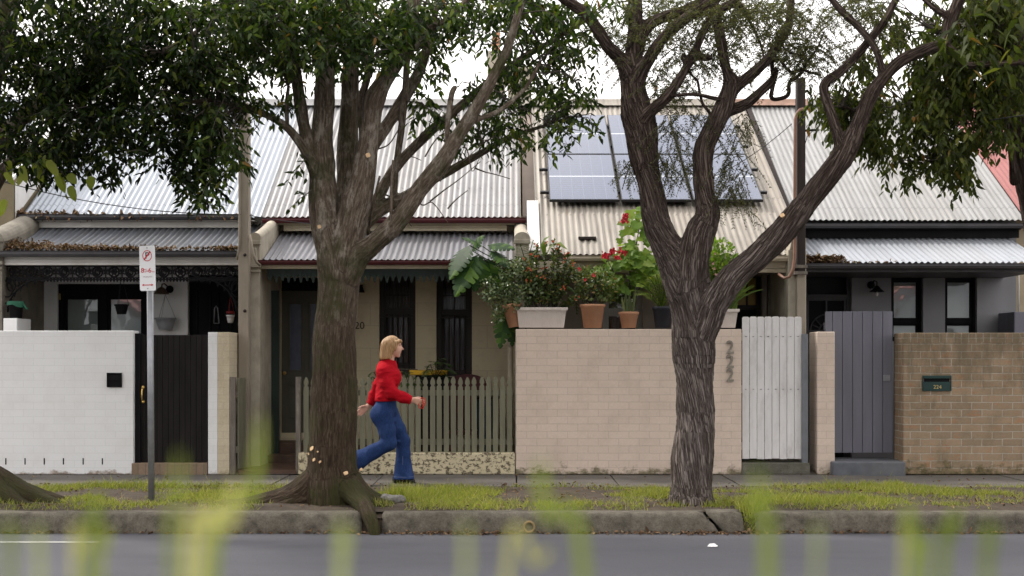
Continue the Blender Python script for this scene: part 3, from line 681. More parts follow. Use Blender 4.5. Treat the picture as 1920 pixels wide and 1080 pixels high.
def sash(parent, a, b, c, d, fm, Y=FY, back='curtain', name='window', mull=None, bars=0, midz=None, glass='glass', fw=.06):
    """timber sash window set back in its opening: frame > panes, curtain, bars"""
    q = MB(); y = Y+.07
    frame_rect(q, a, b, c, d, y, y+.07, fw)
    mz = midz if midz is not None else (c+d)/2
    q.box(a+fw, b-fw, y+.01, y+.06, mz-.025, mz+.025)
    ia, ib = a+fw, b-fw
    frame_rect(q, ia, ib, mz+.025, d-fw, y+.02, y+.05, .028); frame_rect(q, ia, ib, c+fw, mz-.025, y+.035, y+.06, .028)
    if mull:
        xm = (ia+ib)/2; zm = (mz+d-fw)/2
        q.box(xm-.009, xm+.009, y+.022, y+.047, mz+.05, d-fw-.028); q.box(ia+.028, ib-.028, y+.021, y+.046, zm-.009, zm+.009)
    w = q.build(name, fm, parent, bevel=.003)
    g = MB(); g.add([(ia+.02, y+.04, mz), (ib-.02, y+.04, mz), (ib-.02, y+.04, d-fw-.02), (ia+.02, y+.04, d-fw-.02)], [(0, 1, 2, 3)]); g.build('pane', M[glass], w)
    g = MB(); g.add([(ia+.02, y+.055, c+fw+.02), (ib-.02, y+.055, c+fw+.02), (ib-.02, y+.055, mz), (ia+.02, y+.055, mz)], [(0, 1, 2, 3)]); g.build('pane', M[glass], w)
    if back:
        g = MB(); n_ = 24; xs = np.linspace(ia, ib, n_); wv = .02 if back == 'curtain' else .0
        vs = [(x, y+.13+wv*math.sin(i*1.9), z) for z in (c+fw, d-fw) for i, x in enumerate(xs)]
        g.add(vs, [(i, i+1, n_+i+1, n_+i) for i in range(n_-1)], True); g.build('curtain' if back == 'curtain' else 'pale_backing', M[back], w)
    if bars:
        g = MB()
        for i in range(bars):
            x = ia+(ib-ia)*(i+.5)/bars; g.tube([(x, y-.02, c+.03), (x, y-.02, mz-.03)], .008, 6)
        g.box(a+.02, b-.02, y-.03, y-.01, mz-.07, mz-.05); g.box(a+.02, b-.02, y-.03, y-.01, c+.05, c+.07); g.build('security_bars', fm, w)
    return w
def panel_door(parent, a, b, c, d, m, Y=FY, name='door', glassp=True):
    q = MB(); y = Y+.08; w = b-a
    q.box(a, b, y, y+.04, c, d)
    dr = q.build(name, m, parent)
    q = MB()
    for (u0, u1, v0, v1) in ((.14, .44, .10, .34), (.56, .86, .10, .34), (.14, .44, .43, .92), (.56, .86, .43, .92)):
        frame_rect(q, a+w*u0, a+w*u1, c+(d-c)*v0, c+(d-c)*v1, y-.014, y, .025)
    q.build('moulding', m, dr, bevel=.004)
    if glassp:
        g = MB()
        for (u0, u1) in ((.14, .44), (.56, .86)): g.box(a+w*u0+.025, a+w*u1-.025, y-.004, y-.001, c+(d-c)*.43+.025, c+(d-c)*.92-.025)
        g.build('door_glass', paint('obscure_glass', (.10, .11, .15), .25, .15, 8), dr)
    g = MB(); hx = a+w*.07; g.lathe([(0, 0), (.022, .004), (.026, .02), (.014, .035), (.012, .05)], (0, 0, 0), 12)
    g.v = [(x+hx, y-.05+z_, y_+c+(d-c)*.42) for x, y_, z_ in g.v]; g.build('handle', M['brass'], dr)
    return dr

# ---------------------------------------------------------------- house 1: white, black trim
VY = 15.66
h1 = thing('terrace_house', 'white terrace cottage with black trim and black iron lace under its verandah', 'house', ((XA+XB)/2, FY, 0), 'row of terrace cottages')
w = MB(); o_win = op(107, 276, 532, 660); o_dr = op(352, 447, 515, 868)
facade(w, XA, XB, 0, 3.25, [o_win, o_dr]); shell(w, XA, XB, 3.2); w.build('wall', M['wall_white'], h1)
main_roof(h1, XA+.06, XB-.004, M['roof_a']); ridgecap(h1, XA, XB, M['roof_b'])
q = MB(); gutter(q, XA+.05, XB-.12, EY-.12, Z(412, 16.7), Z(402, 16.7)); q.build('gutter', M['charcoal'], h1)
q = MB(); q.box(XA+.12, XB-.16, 16.78, 16.83, Z(427, 16.8), Z(413, 16.8)); q.box(XA+.1, XB-.1, 16.72, FY, Z(412.6, 16.72)-.012, Z(412.6, 16.72)-.002); q.build('fascia', M['white_trim'], h1)
corrugated('verandah_roof', M['ver_a'], [(VY+.02, Z(469, VY)), (VY+.25, Z(462, VY+.2)), (VY+.55, Z(452, VY+.5)), (VY+.85, Z(441, VY+.8)), (VY+1.1, Z(430, VY+1.1)), (16.99, Z(420, 16.99))], X(4, VY), X(449, VY), h1, amp=.012)
q = MB(); gutter(q, X(3, VY), X(447, VY), VY-.1, Z(481, VY-.1), Z(470, VY-.1)); q.build('verandah_gutter', M['charcoal'], h1)
q = MB(); q.box(X(8, VY), X(448, VY), VY, VY+.07, Z(497, VY), Z(481.5, VY)); q.box(X(8, VY), X(448, VY), VY-.012, VY, Z(489, VY), Z(487, VY)); q.box(X(8, VY), X(448, VY), VY-.02, VY, Z(497, VY), Z(493, VY)); q.build('verandah_beam', M['white_trim'], h1, bevel=.003)
q = MB(); q.box(X(8, VY)+.02, X(448, VY)-.02, VY+.08, FY-.01, Z(497, VY), Z(497, VY)+.02); q.build('verandah_ceiling', M['wall_grey'], h1)
# iron lace frieze
fr = MB(); zt, zb = Z(498, VY), Z(521, VY); xa, xb = X(9, VY), X(446, VY); yl = VY+.04
fr.box(xa, xb, yl-.008, yl+.008, zt-.012, zt); fr.box(xa, xb, yl-.008, yl+.008, zb, zb+.01)
nm = 14; mw = (xb-xa)/nm; zm = (zt+zb)/2; rr = (zt-zb)/2-.014
for i in range(nm):
    cx = xa+mw*(i+.5)
    fr.ring((cx, yl, zm), rr, .011, 18, 6)
    if i % 2 == 0:
        fr.ring((cx, yl, zm), rr*.45, .01, 12, 5)
        for a in range(6): fr.tube([(cx, yl, zm), (cx+rr*math.cos(a*math.pi/3), yl, zm+rr*math.sin(a*math.pi/3))], .009, 5)
    else:
        for sgn in (-1, 1):
            fr.tube([(cx+sgn*.045*math.cos(t)*(1-t/9), yl, zm+sgn*.05*math.sin(t)*(1-t/9)) for t in np.linspace(0, 5, 12)], .01, 5)
    fr.box(cx+mw/2-.006, cx+mw/2+.006, yl-.006, yl+.006, zb, zt)
    for k_ in (-1, 1): fr.ring((cx+mw/2+k_*.028, yl, zm), .026, .009, 10, 5, .8)
    for t in (.1, .3, .5, .7, .9):
        x = xa+mw*(i+t); fr.prism([(x-.014, zb), (x-.022, zb-.02), (x, zb-.05), (x+.022, zb-.02), (x+.014, zb)], yl-.006, yl+.006)
for sgn, x0 in ((1, xa), (-1, xb)):
    fr.tube([(x0+sgn*(.5-.48*math.sin(t)), yl, zb-.42*(1-math.cos(t))) for t in np.linspace(0, math.pi/2, 12)], .012, 5)
    for t in np.linspace(.1, 1.4, 7):
        x = x0+sgn*(.5-.48*math.sin(t)); z = zb-.42*(1-math.cos(t)); fr.ring((x-sgn*.04, yl, (z+zb)/2), max(.02, (zb-z)*.4), .009, 10, 5, .7); fr.prism([(x-.02, z), (x, z-.06), (x+.02, z)], yl-.005, yl+.005)
fr.build('lace_frieze', M['black'], h1)
# big black window: two glazed leaves
a, b, c, d = o_win; q = MB(); y = FY+.05; frame_rect(q, a, b, c, d, y, y+.09, .07); xm = (a+b)/2
q.box(xm-.05, xm+.05, y-.01, y+.08, c+.07, d-.07); q.box(a+.07, b-.07, y+.005, y+.08, d-.17, d-.07)
for (u0, u1) in ((a+.07, xm-.05), (xm+.05, b-.07)): frame_rect(q, u0, u1, c+.07, d-.17, y+.02, y+.07, .035)
w1 = q.build('window', M['black'], h1, bevel=.004)
for (u0, u1) in ((a+.09, xm-.07), (xm+.07, b-.09)):
    g = MB(); g.add([(u0, y+.045, c+.08), (u1, y+.045, c+.08), (u1, y+.045, d-.19), (u0, y+.045, d-.19)], [(0, 1, 2, 3)]); g.build('pane', M['glass'], w1)
    g = MB(); g.add([(u0, y+.062, c+.08), (u1, y+.062, c+.08), (u1, y+.062, d-.19), (u0, y+.062, d-.19)], [(0, 1, 2, 3)]); g.build('pale_backing', M['pale_backing'], w1)
g = MB(); g.box(X(109.5, FY), X(111.5, FY), FY+.03, FY+.05, Z(562, FY), Z(550, FY)); g.build('hinge', M['brass'], w1)
dd = panel_door(h1, *o_dr, M['black'], glassp=False)
g = MB(); cx_, cz_ = X(406, FY+.05), Z(592, FY+.05)
g.tube([(cx_-.035, FY+.05, cz_-.1), (cx_-.02, FY+.03, cz_+.1), (cx_, FY+.03, cz_+.13), (cx_+.02, FY+.03, cz_+.1), (cx_+.035, FY+.05, cz_-.1), (cx_-.035, FY+.05, cz_-.1)], .008, 6); g.build('knocker', M['galv'], dd)
# parapet wall on the far left side, rising over the roofs
q = MB(); q.prism_x([(16.55, 2.7), (16.55, Z(340, 16.55)), (RY, RZ+.38), (RY, 2.7)], XA-.30, XA+.02); q.build('parapet', paint('dark_beige_render', (.20, .165, .105), .85, .2, 4, .2, 25), h1, bevel=.01)
q = MB(); q.prism_x([(16.52, Z(338, 16.5)), (16.52, Z(338, 16.5)+.05), (RY, RZ+.44), (RY, RZ+.385)], XA-.33, XA+.05); q.build('parapet_capping', M['render_white'], h1)
q = MB(); q.add([(XA+.03, 16.62, EZ-.02), (XA+.03, RY, RZ+.03), (XA+.03, RY, RZ+.36), (XA+.03, 16.62, EZ+.44)], [(0, 1, 2, 3)]); q.build('flashing_or_lit_side', M['render_white'], h1)  # white sheet over the parapet side, its lit tone put into the colour
party_wing(h1, X(-40, 15.6), X(4, 15.6), 15.6, Z(432, 15.6), Z(392, FY), paint('grimy_render', (.22, .20, .165), .85, .25, 5, .4, 22, dirt=(.1, .09, .07), damt=.7))

# ---------------------------------------------------------------- house 2: cream, maroon gutters
V2 = 15.66
h2 = thing('terrace_house', 'cream scored terrace cottage with maroon gutters and two barred sash windows behind the picket fence', 'house', ((XB+XC)/2, FY, 0), 'row of terrace cottages')
w = MB(); o2d = op(526, 618, 520, 812); o2a = op(711, 779, 512, 692); o2b = op(818, 885, 512, 706)
facade(w, XB, XC, 0, 3.25, [o2d, o2a, o2b]); shell(w, XB+.01, XC-.01, 3.2); w.build('wall', M['wall_cream'], h2)
main_roof(h2, XB+.004, XC-.02, M['roof_b']); ridgecap(h2, XB, XC, M['roof_b'])
q = MB(); gutter(q, XB+.02, XC+.05, EY-.12, Z(418, 16.7), Z(408.5, 16.7)); q.build('gutter', M['maroon'], h2)
q = MB(); q.box(XB+.28, XC-.2, 16.78, 16.83, Z(433, 16.8), Z(419, 16.8)); q.box(XB+.28, XC-.2, 16.765, 16.78, Z(427, 16.8), Z(424, 16.8)); q.box(XB+.1, XC-.1, 16.72, FY, Z(418.6, 16.72)-.012, Z(418.6, 16.72)-.002); q.build('fascia', M['cream'], h2)
corrugated('verandah_roof', M['ver_b'], [(V2+.02, Z(487, V2)), (V2+.25, Z(479, V2+.25)), (V2+.55, Z(467, V2+.55)), (V2+.85, Z(454, V2+.85)), (V2+1.1, Z(443, V2+1.1)), (16.99, Z(434, 16.99))], X(488, V2), X(967, V2), h2, amp=.012)
q = MB(); gutter(q, X(486, V2), X(968, V2), V2-.1, Z(496, V2-.1), Z(487.5, V2-.1)); q.build('verandah_gutter', M['maroon'], h2)
q = MB(); q.box(X(486, V2), X(968, V2), V2, V2+.07, Z(504, V2), Z(496.4, V2)); q.build('verandah_beam', M['cream'], h2, bevel=.003)
q = MB(); q.box(X(488, V2), X(966, V2), V2+.08, FY-.01, Z(503, V2), Z(503, V2)+.02); q.build('verandah_ceiling', M['olive_door'], h2)
q = MB(); xa, xb = X(500, V2), X(962, V2); n_ = 40; zt = Z(504, V2+.03)
for i in range(n_):
    x0 = xa+(xb-xa)*i/n_; x1 = xa+(xb-xa)*(i+1)/n_; xm = (x0+x1)/2; dz = .02*(i % 2)
    q.prism([(x0, zt), (x0, zt-.085), (x0+.012, zt-.10), (xm-.008, zt-.15-dz), (xm+.008, zt-.15-dz), (x1-.012, zt-.10), (x1, zt-.085), (x1, zt)], V2+.025, V2+.035)
q.build('valance', M['darkgreen'], h2)
sash(h2, *o2a, M['brown_frame'], mull=True, bars=5, midz=Z(585, FY), glass='glass_dim')
sash(h2, *o2b, M['brown_frame'], mull=True, bars=5, midz=Z(587, FY), glass='glass_dim')
q = MB(); q.box(o2a[0]-.03, o2a[1]+.03, FY-.07, FY+.05, o2a[2]-.06, o2a[2]-.002); q.build('window_sill', M['brown_frame'], h2, bevel=.004)
q = MB(); q.box(o2b[0]-.03, o2b[1]+.03, FY-.07, FY+.05, o2b[2]-.06, o2b[2]-.002); q.build('window_sill', M['brown_frame'], h2, bevel=.004)
panel_door(h2, o2d[0], o2d[1], o2d[2], Z(545, FY), M['olive_door'])
q = MB(); q.box(o2d[0], o2d[1], FY+.07, FY+.12, Z(545, FY)+.003, Z(540, FY)); q.box(o2d[0], o2d[1], FY+.1, FY+.12, Z(540, FY)+.002, o2d[3]); q.build('transom', M['black'], h2)
q = MB(); q.box(X(484, 16.4), X(524, 16.4), 16.35, 16.39, .12, Z(545, 16.4)); q.build('screen_door', M['darkgreen'], h2, label='dark green screen door swung open beside the front door')
q = MB(); q.box(X(500, FY), X(700, FY), 16.45, FY-.002, .012, .28); q.box(X(500, FY), X(660, FY), 16.1, 16.445, .012, .15); q.build('porch_step', M['tile'], h2, bevel=.01)
q = MB(); q.box(X(478, 16), X(556, 15.05), 15.02, 16.09, .0, .05); q.build('path_floor', M['tile'], h2)
party_wing(h2, X(469, 15.6), X(487, 15.6), 15.6, Z(437, 15.6), Z(402, FY), M['render'])
q = MB(); q.tube([(X(957, 16.2), 16.2, .02), (X(957, 16.2), 16.2, Z(640, 16.2))], .035, 12); q.tube([(X(957, 16.2), 16.2, Z(640, 16.2)), (X(957, 16.2), 16.2, Z(505, 16.2))], .03, 12); q.box(X(950, 16.2), X(964, 16.2), 16.15, 16.26, Z(648, 16.2), Z(638, 16.2)); q.build('downpipe', M['beige'], h2)
q = MB(); q.box(X(676, FY), X(680, FY), FY-.03, FY-.001, Z(548, FY), Z(534, FY)); q.lathe([(0, .1), (.035, .07), (.06, 0), (.05, 0)], (X(677, FY), FY-.09, Z(549, FY)), 12); q.build('wall_lamp', M['black'], h2)
def text(body, name, m, parent, x, y, z, size, ext=.006, align='CENTER', rot=(R(90), 0, 0), bold=0., sx=1.):
    cu = bpy.data.curves.new(name, 'FONT'); cu.body = body; cu.size = size; cu.extrude = ext; cu.align_x = align; cu.align_y = 'CENTER'; cu.offset = bold
    o = bpy.data.objects.new(name, cu); COL.objects.link(o); cu.materials.append(m); o.parent = parent
    bpy.context.view_layer.update(); me = bpy.data.meshes.new_from_object(o); bpy.data.objects.remove(o); bpy.data.curves.remove(cu)
    o = bpy.data.objects.new(name, me); COL.objects.link(o); o.parent = parent
    o.location = Vector((x, y, z))-ORG[parent.name]; o.rotation_euler = rot; o.scale = (sx, 1, 1); ORG[o.name] = ORG[parent.name]; return o
text('220', 'house_number', M['dark_num'], h2, X(684, FY), FY-.012, Z(611, FY), .135, .006, 'RIGHT')
# chimney on the ridge behind
ch = MB(); Yc = 20.4
ch.box(X(952, Yc), X(996, Yc), Yc-.2, Yc+.25, 4.9, Z(140, Yc)); ch.box(X(948, Yc), X(1000, Yc), Yc-.24, Yc+.29, Z(139.6, Yc), Z(132, Yc)); ch.box(X(952, Yc), X(996, Yc), Yc-.2, Yc+.25, Z(131.6, Yc), Z(128, Yc))
ch.box(X(914, Yc+.3), X(947, Yc+.3), Yc+.1, Yc+.5, 4.8, Z(92, Yc)); cho = ch.build('chimney', M['render'], h2, bevel=.012)
q = MB(); q.lathe([(.07, 0), (.085, .03), (.07, .06), (.065, .3), (.08, .33), (.05, .33)], (X(930, Yc+.3), Yc+.3, Z(92, Yc)-.003), 14); q.build('chimney_pot', M['terracotta'], cho)

# ---------------------------------------------------------------- house 3: long cream roof with solar panels
V3 = 15.62
h3 = thing('terrace_house', 'cottage under one long cream iron roof with solar panels, behind the painted pink brick wall', 'house', ((XC+XD)/2, FY, 0), 'row of terrace cottages')
w = MB(); o3w = op(1130, 1205, 520, 640); o3d = op(1325, 1428, 512, 868)
facade(w, XC, XD, 0, 3.25, [o3w, o3d]); shell(w, XC+.01, XD-.01, 3.2); w.build('wall', M['wall_mauve'], h3)
e3 = (V3, Z(477, V3)); s3 = (RZ-e3[1])/(RY-e3[0])
def z3(y): return e3[1]+(y-e3[0])*s3
corrugated('roof', M['roof_c'], lerp2(e3, (RY, RZ), 6), XC+.17, XD-.06, h3)
q = MB(); q.prism_x([(V3+.05, z3(V3+.05)+.03), (EY+.1, z3(EY+.1)+.03), (EY+.1, z3(EY+.1)+.015), (V3+.05, z3(V3+.05)+.015)], X(990, V3), X(1013, V3)); q.build('flashing_or_lit_side', M['render_white'], h3)
corrugated('rear_roof', M['roof_c'], lerp2((23.3, EZ), (RY, RZ), 2), XC, XD, h3, seg=4, pitch=.3)
ridgecap(h3, XC, XD-.3, M['roof_c']); 
q = MB(); gutter(q, X(1064, V3), X(1480, V3), V3-.1, Z(489, V3-.1), Z(479, V3-.1)); q.build('gutter', M['beige'], h3)
q = MB(); q.box(X(1000, V3), X(1474, V3), V3, V3+.07, Z(503, V3), Z(489.4, V3)); q.box(X(1000, V3), X(1474, V3), V3+.01, V3+.06, Z(511, V3), Z(503.4, V3)); q.build('verandah_beam', M['beige'], h3, bevel=.003)
q = MB(); q.box(X(1000, V3), X(1474, V3), V3+.08, FY-.01, Z(505, V3), Z(505, V3)+.02); q.build('verandah_ceiling', M['wall_mauve'], h3)
sash(h3, *o3w, M['white_trim'], midz=Z(585, FY), back='curtain')
a, b, c, d = o3d; zt = Z(576, FY)
q = MB(); frame_rect(q, a, b, c, d, FY+.04, FY+.13, .06); q.box(a+.06, b-.06, FY+.045, FY+.125, zt-.03, zt+.03)
for t in (.25, .5, .75): q.box(a+(b-a)*t-.01, a+(b-a)*t+.01, FY+.06, FY+.1, zt+.03, d-.06)
q.box(a+.06, b-.06, FY+.061, FY+.099, (zt+d)/2-.008, (zt+d)/2+.008); tr = q.build('transom_window', M['brown_frame'], h3)
g = MB(); g.box(a+.06, b-.06, FY+.105, FY+.115, zt+.03, d-.06); g.build('amber_pane', paint('amber_glass', (.42, .27, .06), .3, .3, 5), tr)
panel_door(h3, a+.06, b-.06, c, zt-.03, M['black'], glassp=False)
q = MB()
for i, px in enumerate(range(1428, 1476, 12)): q.box(X(px, 16.6), X(px+9, 16.6), 16.56+.02*(i % 2), 16.64, 0.02, Z(512, 16.6))
q.build('board_screen', M['oldwood'], h3, label='dark brown vertical boards beside the doorway')
party_wing(h3, X(966, 15.6), X(992, 15.6), 15.58, Z(436, 15.6), Z(412, FY), M['render'])
q = MB(); q.box(X(1084, 16.0), X(1117, 16.0), 15.92, 16.02, z3(15.96)+.0, z3(15.96)+.035); q.build('roof_bracket', M['pole_dark'], h3)
# solar panels, six
pdir = Vector((0, 1, s3)).normalized(); pn = Vector((0, -s3, 1)).normalized()
def ry(py, off=.11):            # roof depth where the picture row py falls (panel plane)
    k_ = (HY-py)/F; c0 = e3[1]-e3[0]*s3+off*math.sqrt(1+s3*s3); return (c0-H)/(k_-s3)
y0, y2 = ry(371), ry(212); y1 = (y0+y2)/2; xl, xr = X(1028, y0), X(1432, y0)
names = [['solar panel at the lower left of the roof array', 'lower middle solar panel just left of the branch', 'solar panel at the lower right of the roof array'],
         ['solar panel at the upper left of the array, partly behind leaves', 'upper middle solar panel behind the tree stem', 'solar panel at the upper right of the array under the wispy sprays']]
for r_ in range(2):
    for c_ in range(3):
        ya, yb = (y0, y1) if r_ == 0 else (y1, y2); wq = (xr-xl)/3
        xa_, xb_ = xl+wq*c_+.015, xl+wq*(c_+1)-.015; off = .11
        def pt(x, y, o_): return Vector((x, y, z3(y)))+pn*o_
        sp_ = thing('solar_panel', names[r_][c_], 'solar panel', pt(xa_, ya, off), 'solar panels on the cream roof')
        ya2, yb2 = ya+.01, yb-.01
        q = MB(); q.hexa([pt(xa_, ya2, .075), pt(xb_, ya2, .075), pt(xb_, yb2, .075), pt(xa_, yb2, .075), pt(xa_, ya2, .11), pt(xb_, ya2, .11), pt(xb_, yb2, .11), pt(xa_, yb2, .11)]); q.build('panel_frame', M['alu'], sp_)
        q = MB(); i_ = .014; j_ = .011
        q.add([pt(xa_+i_, ya2+j_, .1125), pt(xb_-i_, ya2+j_, .1125), pt(xb_-i_, yb2-j_, .1125), pt(xa_+i_, yb2-j_, .1125)], [(0, 1, 2, 3)])
        so = q.build('cells', M['solar'], sp_); uv = so.data.uv_layers.new(name='UVMap')
        for li, u in enumerate(((0, 0), (1, 0), (1, 1), (0, 1))): uv.data[li].uv = u
q = MB()
for yy in (y0+.3, y1-.35, y1+.35, y2-.3): q.hexa([pt(xl-.1, yy, .03), pt(xr+.1, yy, .03), pt(xr+.1, yy+.03, .03), pt(xl-.1, yy+.03, .03), pt(xl-.1, yy, .07), pt(xr+.1, yy, .07), pt(xr+.1, yy+.03, .07), pt(xl-.1, yy+.03, .07)])
q.build('panel_rail', M['alu'], h3)

# ---------------------------------------------------------------- house 4: grey
V4 = 15.66
h4 = thing('terrace_house', 'grey terrace cottage with black gutters and bright verandah iron behind the brown brick wall', 'house', ((XD+XE)/2, FY, 0), 'row of terrace cottages')
w = MB(); o4d = op(1508, 1597, 510, 868); o4a = op(1671, 1731, 512, 640); o4b = op(1772, 1832, 512, 640)
facade(w, XD, XE, 0, 3.25, [o4d, o4a, o4b]); shell(w, XD+.01, XE-.01, 3.2); w.build('wall', M['wall_grey'], h4)
main_roof(h4, XD+.04, XE-.004, M['roof_d'], EY, Z(415, EY)); q = MB()
ridgecap(h4, XD-.28, X(1512, RY), paint('rusty_ridge', (.26, .16, .12), .7, .3, 9)); ridgecap(h4, X(1513, RY), XE, M['roof_d'])
q.add([(XD-.04, EY-.05, EZ+.0), (XD+.03, EY-.05, EZ-.0), (XD+.03, RY, RZ+.012), (XD-.04, RY, RZ+.012)], [(0, 1, 2, 3)]); q.build('valley_gutter', M['pole_dark'], h4)
q = MB(); gutter(q, XD+.08, XE-.02, EY-.12, Z(428, 16.7), Z(419, 16.7)); q.build('gutter', M['charcoal'], h4)
q = MB(); q.box(XD+.1, XE-.05, 16.78, 16.83, Z(446, 16.8), Z(430, 16.8)); q.box(XD+.1, XE-.05, 16.72, FY, Z(428.6, 16.72)-.012, Z(428.6, 16.72)-.002); q.build('fascia', M['black'], h4)
corrugated('verandah_roof', M['ver_d'], lerp2((V4, Z(492, V4)), (16.99, Z(441, 16.99)), 4), X(1506, V4), X(1960, V4), h4, amp=.012)
q = MB(); gutter(q, X(1511, V4), X(1960, V4), V4-.1, Z(503, V4-.1), Z(493.5, V4-.1)); q.build('verandah_gutter', M['charcoal'], h4)
q = MB(); q.box(X(1511, V4), X(1960, V4), V4, V4+.07, Z(510, V4), Z(503.4, V4)); q.build('verandah_beam', M['charcoal'], h4)
q = MB(); q.box(X(1511, V4), X(1960, V4), V4+.08, FY-.01, Z(508, V4), Z(508, V4)+.02); q.build('verandah_ceiling', M['charcoal'], h4)
for oo in (o4a, o4b): sash(h4, oo[0], oo[1], oo[2], Z(520, FY), M['black'], back='pale_backing', midz=Z(603, FY), glass='glass', fw=.035)
q = MB(); a, b, c, d = o4d; zt = Z(556, FY); y = FY+.06
frame_rect(q, a, b, c, d, y, y+.08, .05); q.box(a+.05, b-.05, y+.005, y+.07, zt-.02, zt+.03); q.build('door_frame', M['charcoal'], h4)
q = MB(); q.box(a+.05, b-.05, y+.05, y+.08, c, zt-.02); dr = q.build('door', M['black'], h4)
q = MB(); xm = (a+b)/2; zc = Z(620, FY); ra = (b-a)/2-.1
frame_rect(q, a+.05, b-.05, c, zt-.02, y+.02, y+.049, .03)
q.tube([(xm+ra*math.cos(t), y+.035, zc+ra*math.sin(t)) for t in np.linspace(0, math.pi, 20)], .011, 6); q.tube([(xm+ra*.45*math.cos(t), y+.035, zc+ra*.45*math.sin(t)) for t in np.linspace(0, math.pi, 14)], .011, 6)
for t in (.4, .8, 1.57, 2.34, 2.74): q.tube([(xm+ra*.45*math.cos(t), y+.035, zc+ra*.45*math.sin(t)), (xm+ra*math.cos(t), y+.035, zc+ra*math.sin(t))], .009, 6)
q.box(a+.08, b-.08, y+.02, y+.045, zc-.012, zc+.012); q.box(xm-.01, xm+.01, y+.02, y+.045, c+.03, zt-.05); q.build('security_grille', M['charcoal'], dr)
lx, lz = X(1637, FY), Z(540, FY)
q = MB(); q.lathe([(0, 0), (.05, 0), (.05, .02), (0, .02)], (0, 0, 0), 16); q.v = [(x+lx-.03, FY-.02+z_, y_+lz+.04) for x, y_, z_ in q.v]
q.tube([(lx-.03, FY-.02, lz+.04), (lx-.02, FY-.12, lz+.09), (lx, FY-.18, lz+.07), (lx, FY-.18, lz-.02)], .008, 8); q.lathe([(.02, .04), (.035, .02), (.06, -.01), (.10, -.04), (.095, -.042), (.055, -.015), (.03, .0)], (lx, FY-.18, lz-.02), 18); wl = q.build('wall_lamp', M['black'], h4)
q = MB(); q.lathe([(0, -.1), (.012, -.095), (.018, -.075), (.012, -.045), (0, -.04)], (lx, FY-.18, lz-.02), 10); q.build('bulb', M['potwhite'], wl)
q = MB(); q.box(X(1896, 16.5), X(1945, 16.5), 16.4, 16.95, .3, Z(585, 16.5)); q.build('meter_box', M['gate_grey'], h4, bevel=.01)
q = MB(); q.tube([(X(1910, 16.9), 16.9, Z(585, 16.9)), (X(1910, 16.9), 16.9, Z(505, 16.9))], .012, 8); q.build('conduit', M['white_trim'], h4)
# neighbours at both ends
h5 = thing('terrace_house', 'neighbouring cottage with a faded red iron roof at the right end of the row', 'house', (XE+2, FY, 0), 'row of terrace cottages')
w = MB(); facade(w, XE, XE+4, 0, 3.25, [op(2010, 2090, 515, 640)]); shell(w, XE+.01, XE+4, 3.2); w.build('wall', M['wall_beige'], h5)
main_roof(h5, XE+.004, XE+4, M['roof_red'], EY, Z(415, EY)+.02); ridgecap(h5, XE, XE+4, M['roof_red'])
sash(h5, *op(2010, 2090, 515, 640), M['white_trim'])
h6 = thing('terrace_house', 'neighbouring cottage with a pale iron roof past the beige parapet at the left end', 'house', (XA-2.2, FY, 0), 'row of terrace cottages')
w = MB(); facade(w, XA-4.3, XA-.31, 0, 3.25, [op(-330, -240, 515, 660)]); shell(w, XA-4.3, XA-.32, 3.2); w.build('wall', M['wall_beige'], h6)
main_roof(h6, XA-4.3, XA-.31, M['roof_a']); ridgecap(h6, XA-4.3, XA-.31, M['roof_a']); sash(h6, *op(-330, -240, 515, 660), M['white_trim'])

# ---------------------------------------------------------------- the other side of the street, seen only as reflections in the window panes
ho = thing('opposite_house', 'pale gabled cottage across the street, mirrored in the window panes', 'house', (0, -9, 0), 'houses across the street')
w = MB(); w.box(-4, 4, -15, -9, -.2, 3.6); w.prism([(-4, 3.603), (4, 3.603), (0, 6.2)], -14.8, -9.2); w.build('wall', paint('pale_grey_render', (.36, .38, .41), .8), ho)
q = MB()
for sg_ in (-1, 1): q.hexa([(sg_*4.4, -15.2, 3.36), (sg_*4.4, -8.6, 3.36), (0, -8.6, 6.24), (0, -15.2, 6.24), (sg_*4.4, -15.2, 3.46), (sg_*4.4, -8.6, 3.46), (0, -8.6, 6.34), (0, -15.2, 6.34)])
q.build('roof', M['roof_red'], ho)
for wx in (-2.2, 2.2): q = MB(); frame_rect(q, wx-.6, wx+.6, .9, 2.5, -9.0, -8.93, .08); q.box(wx-.52, wx+.52, -8.98, -8.96, .98, 2.42); q.build('window', M['brown_frame'], ho)
ho.location.y = -13
for k_, xx in enumerate((-18.5, -9.2, 9.2, 18.4)):
    c_ = copy_tree(ho); c_.location.x = xx; c_.location.y = -13 - (k_ % 2)*1.5
# ---------------------------------------------------------------- front walls, gates, fences
WY = 15.0
bw = MB(); bw.box(X(-420, WY), X(250, WY), WY, WY+.23, 0, Z(620, WY))
wx = X(-300, WY)
fw1 = bw.build('front_wall', M['white_brick'], org=(X(-90, WY), WY, 0), bevel=.008); tag(fw1, 'long white painted brick wall with a black letter slot, at the left end', 'wall', 'front boundary walls')
q = MB()
for px in (-26, 11, 47, 83, 119, 156, 192): q.box(X(px-1.1, WY), X(px+1.1, WY), WY-.0025, WY+.01, Z(871, WY), Z(859, WY))
q.build('weep_slots', M['black'], fw1)
q = MB(); a, b, c, d = op(201, 229, 699, 726, WY)
frame_rect(q, a, b, c, d, WY-.02, WY-.003, .012); q.add([(a+.012, WY-.004, c+.012), (b-.012, WY-.004, c+.012), (b-.012, WY-.004, d-.012), (a+.012, WY-.004, d-.012)], [(0, 1, 2, 3)]); q.box(a+.015, b-.015, WY-.016, WY-.005, (c+d)/2-.005, (c+d)/2+.06)
lb = q.build('letterbox', M['black'], org=((a+b)/2, WY, c)); tag(lb, 'small square black letter slot set in the white wall', 'letterbox')
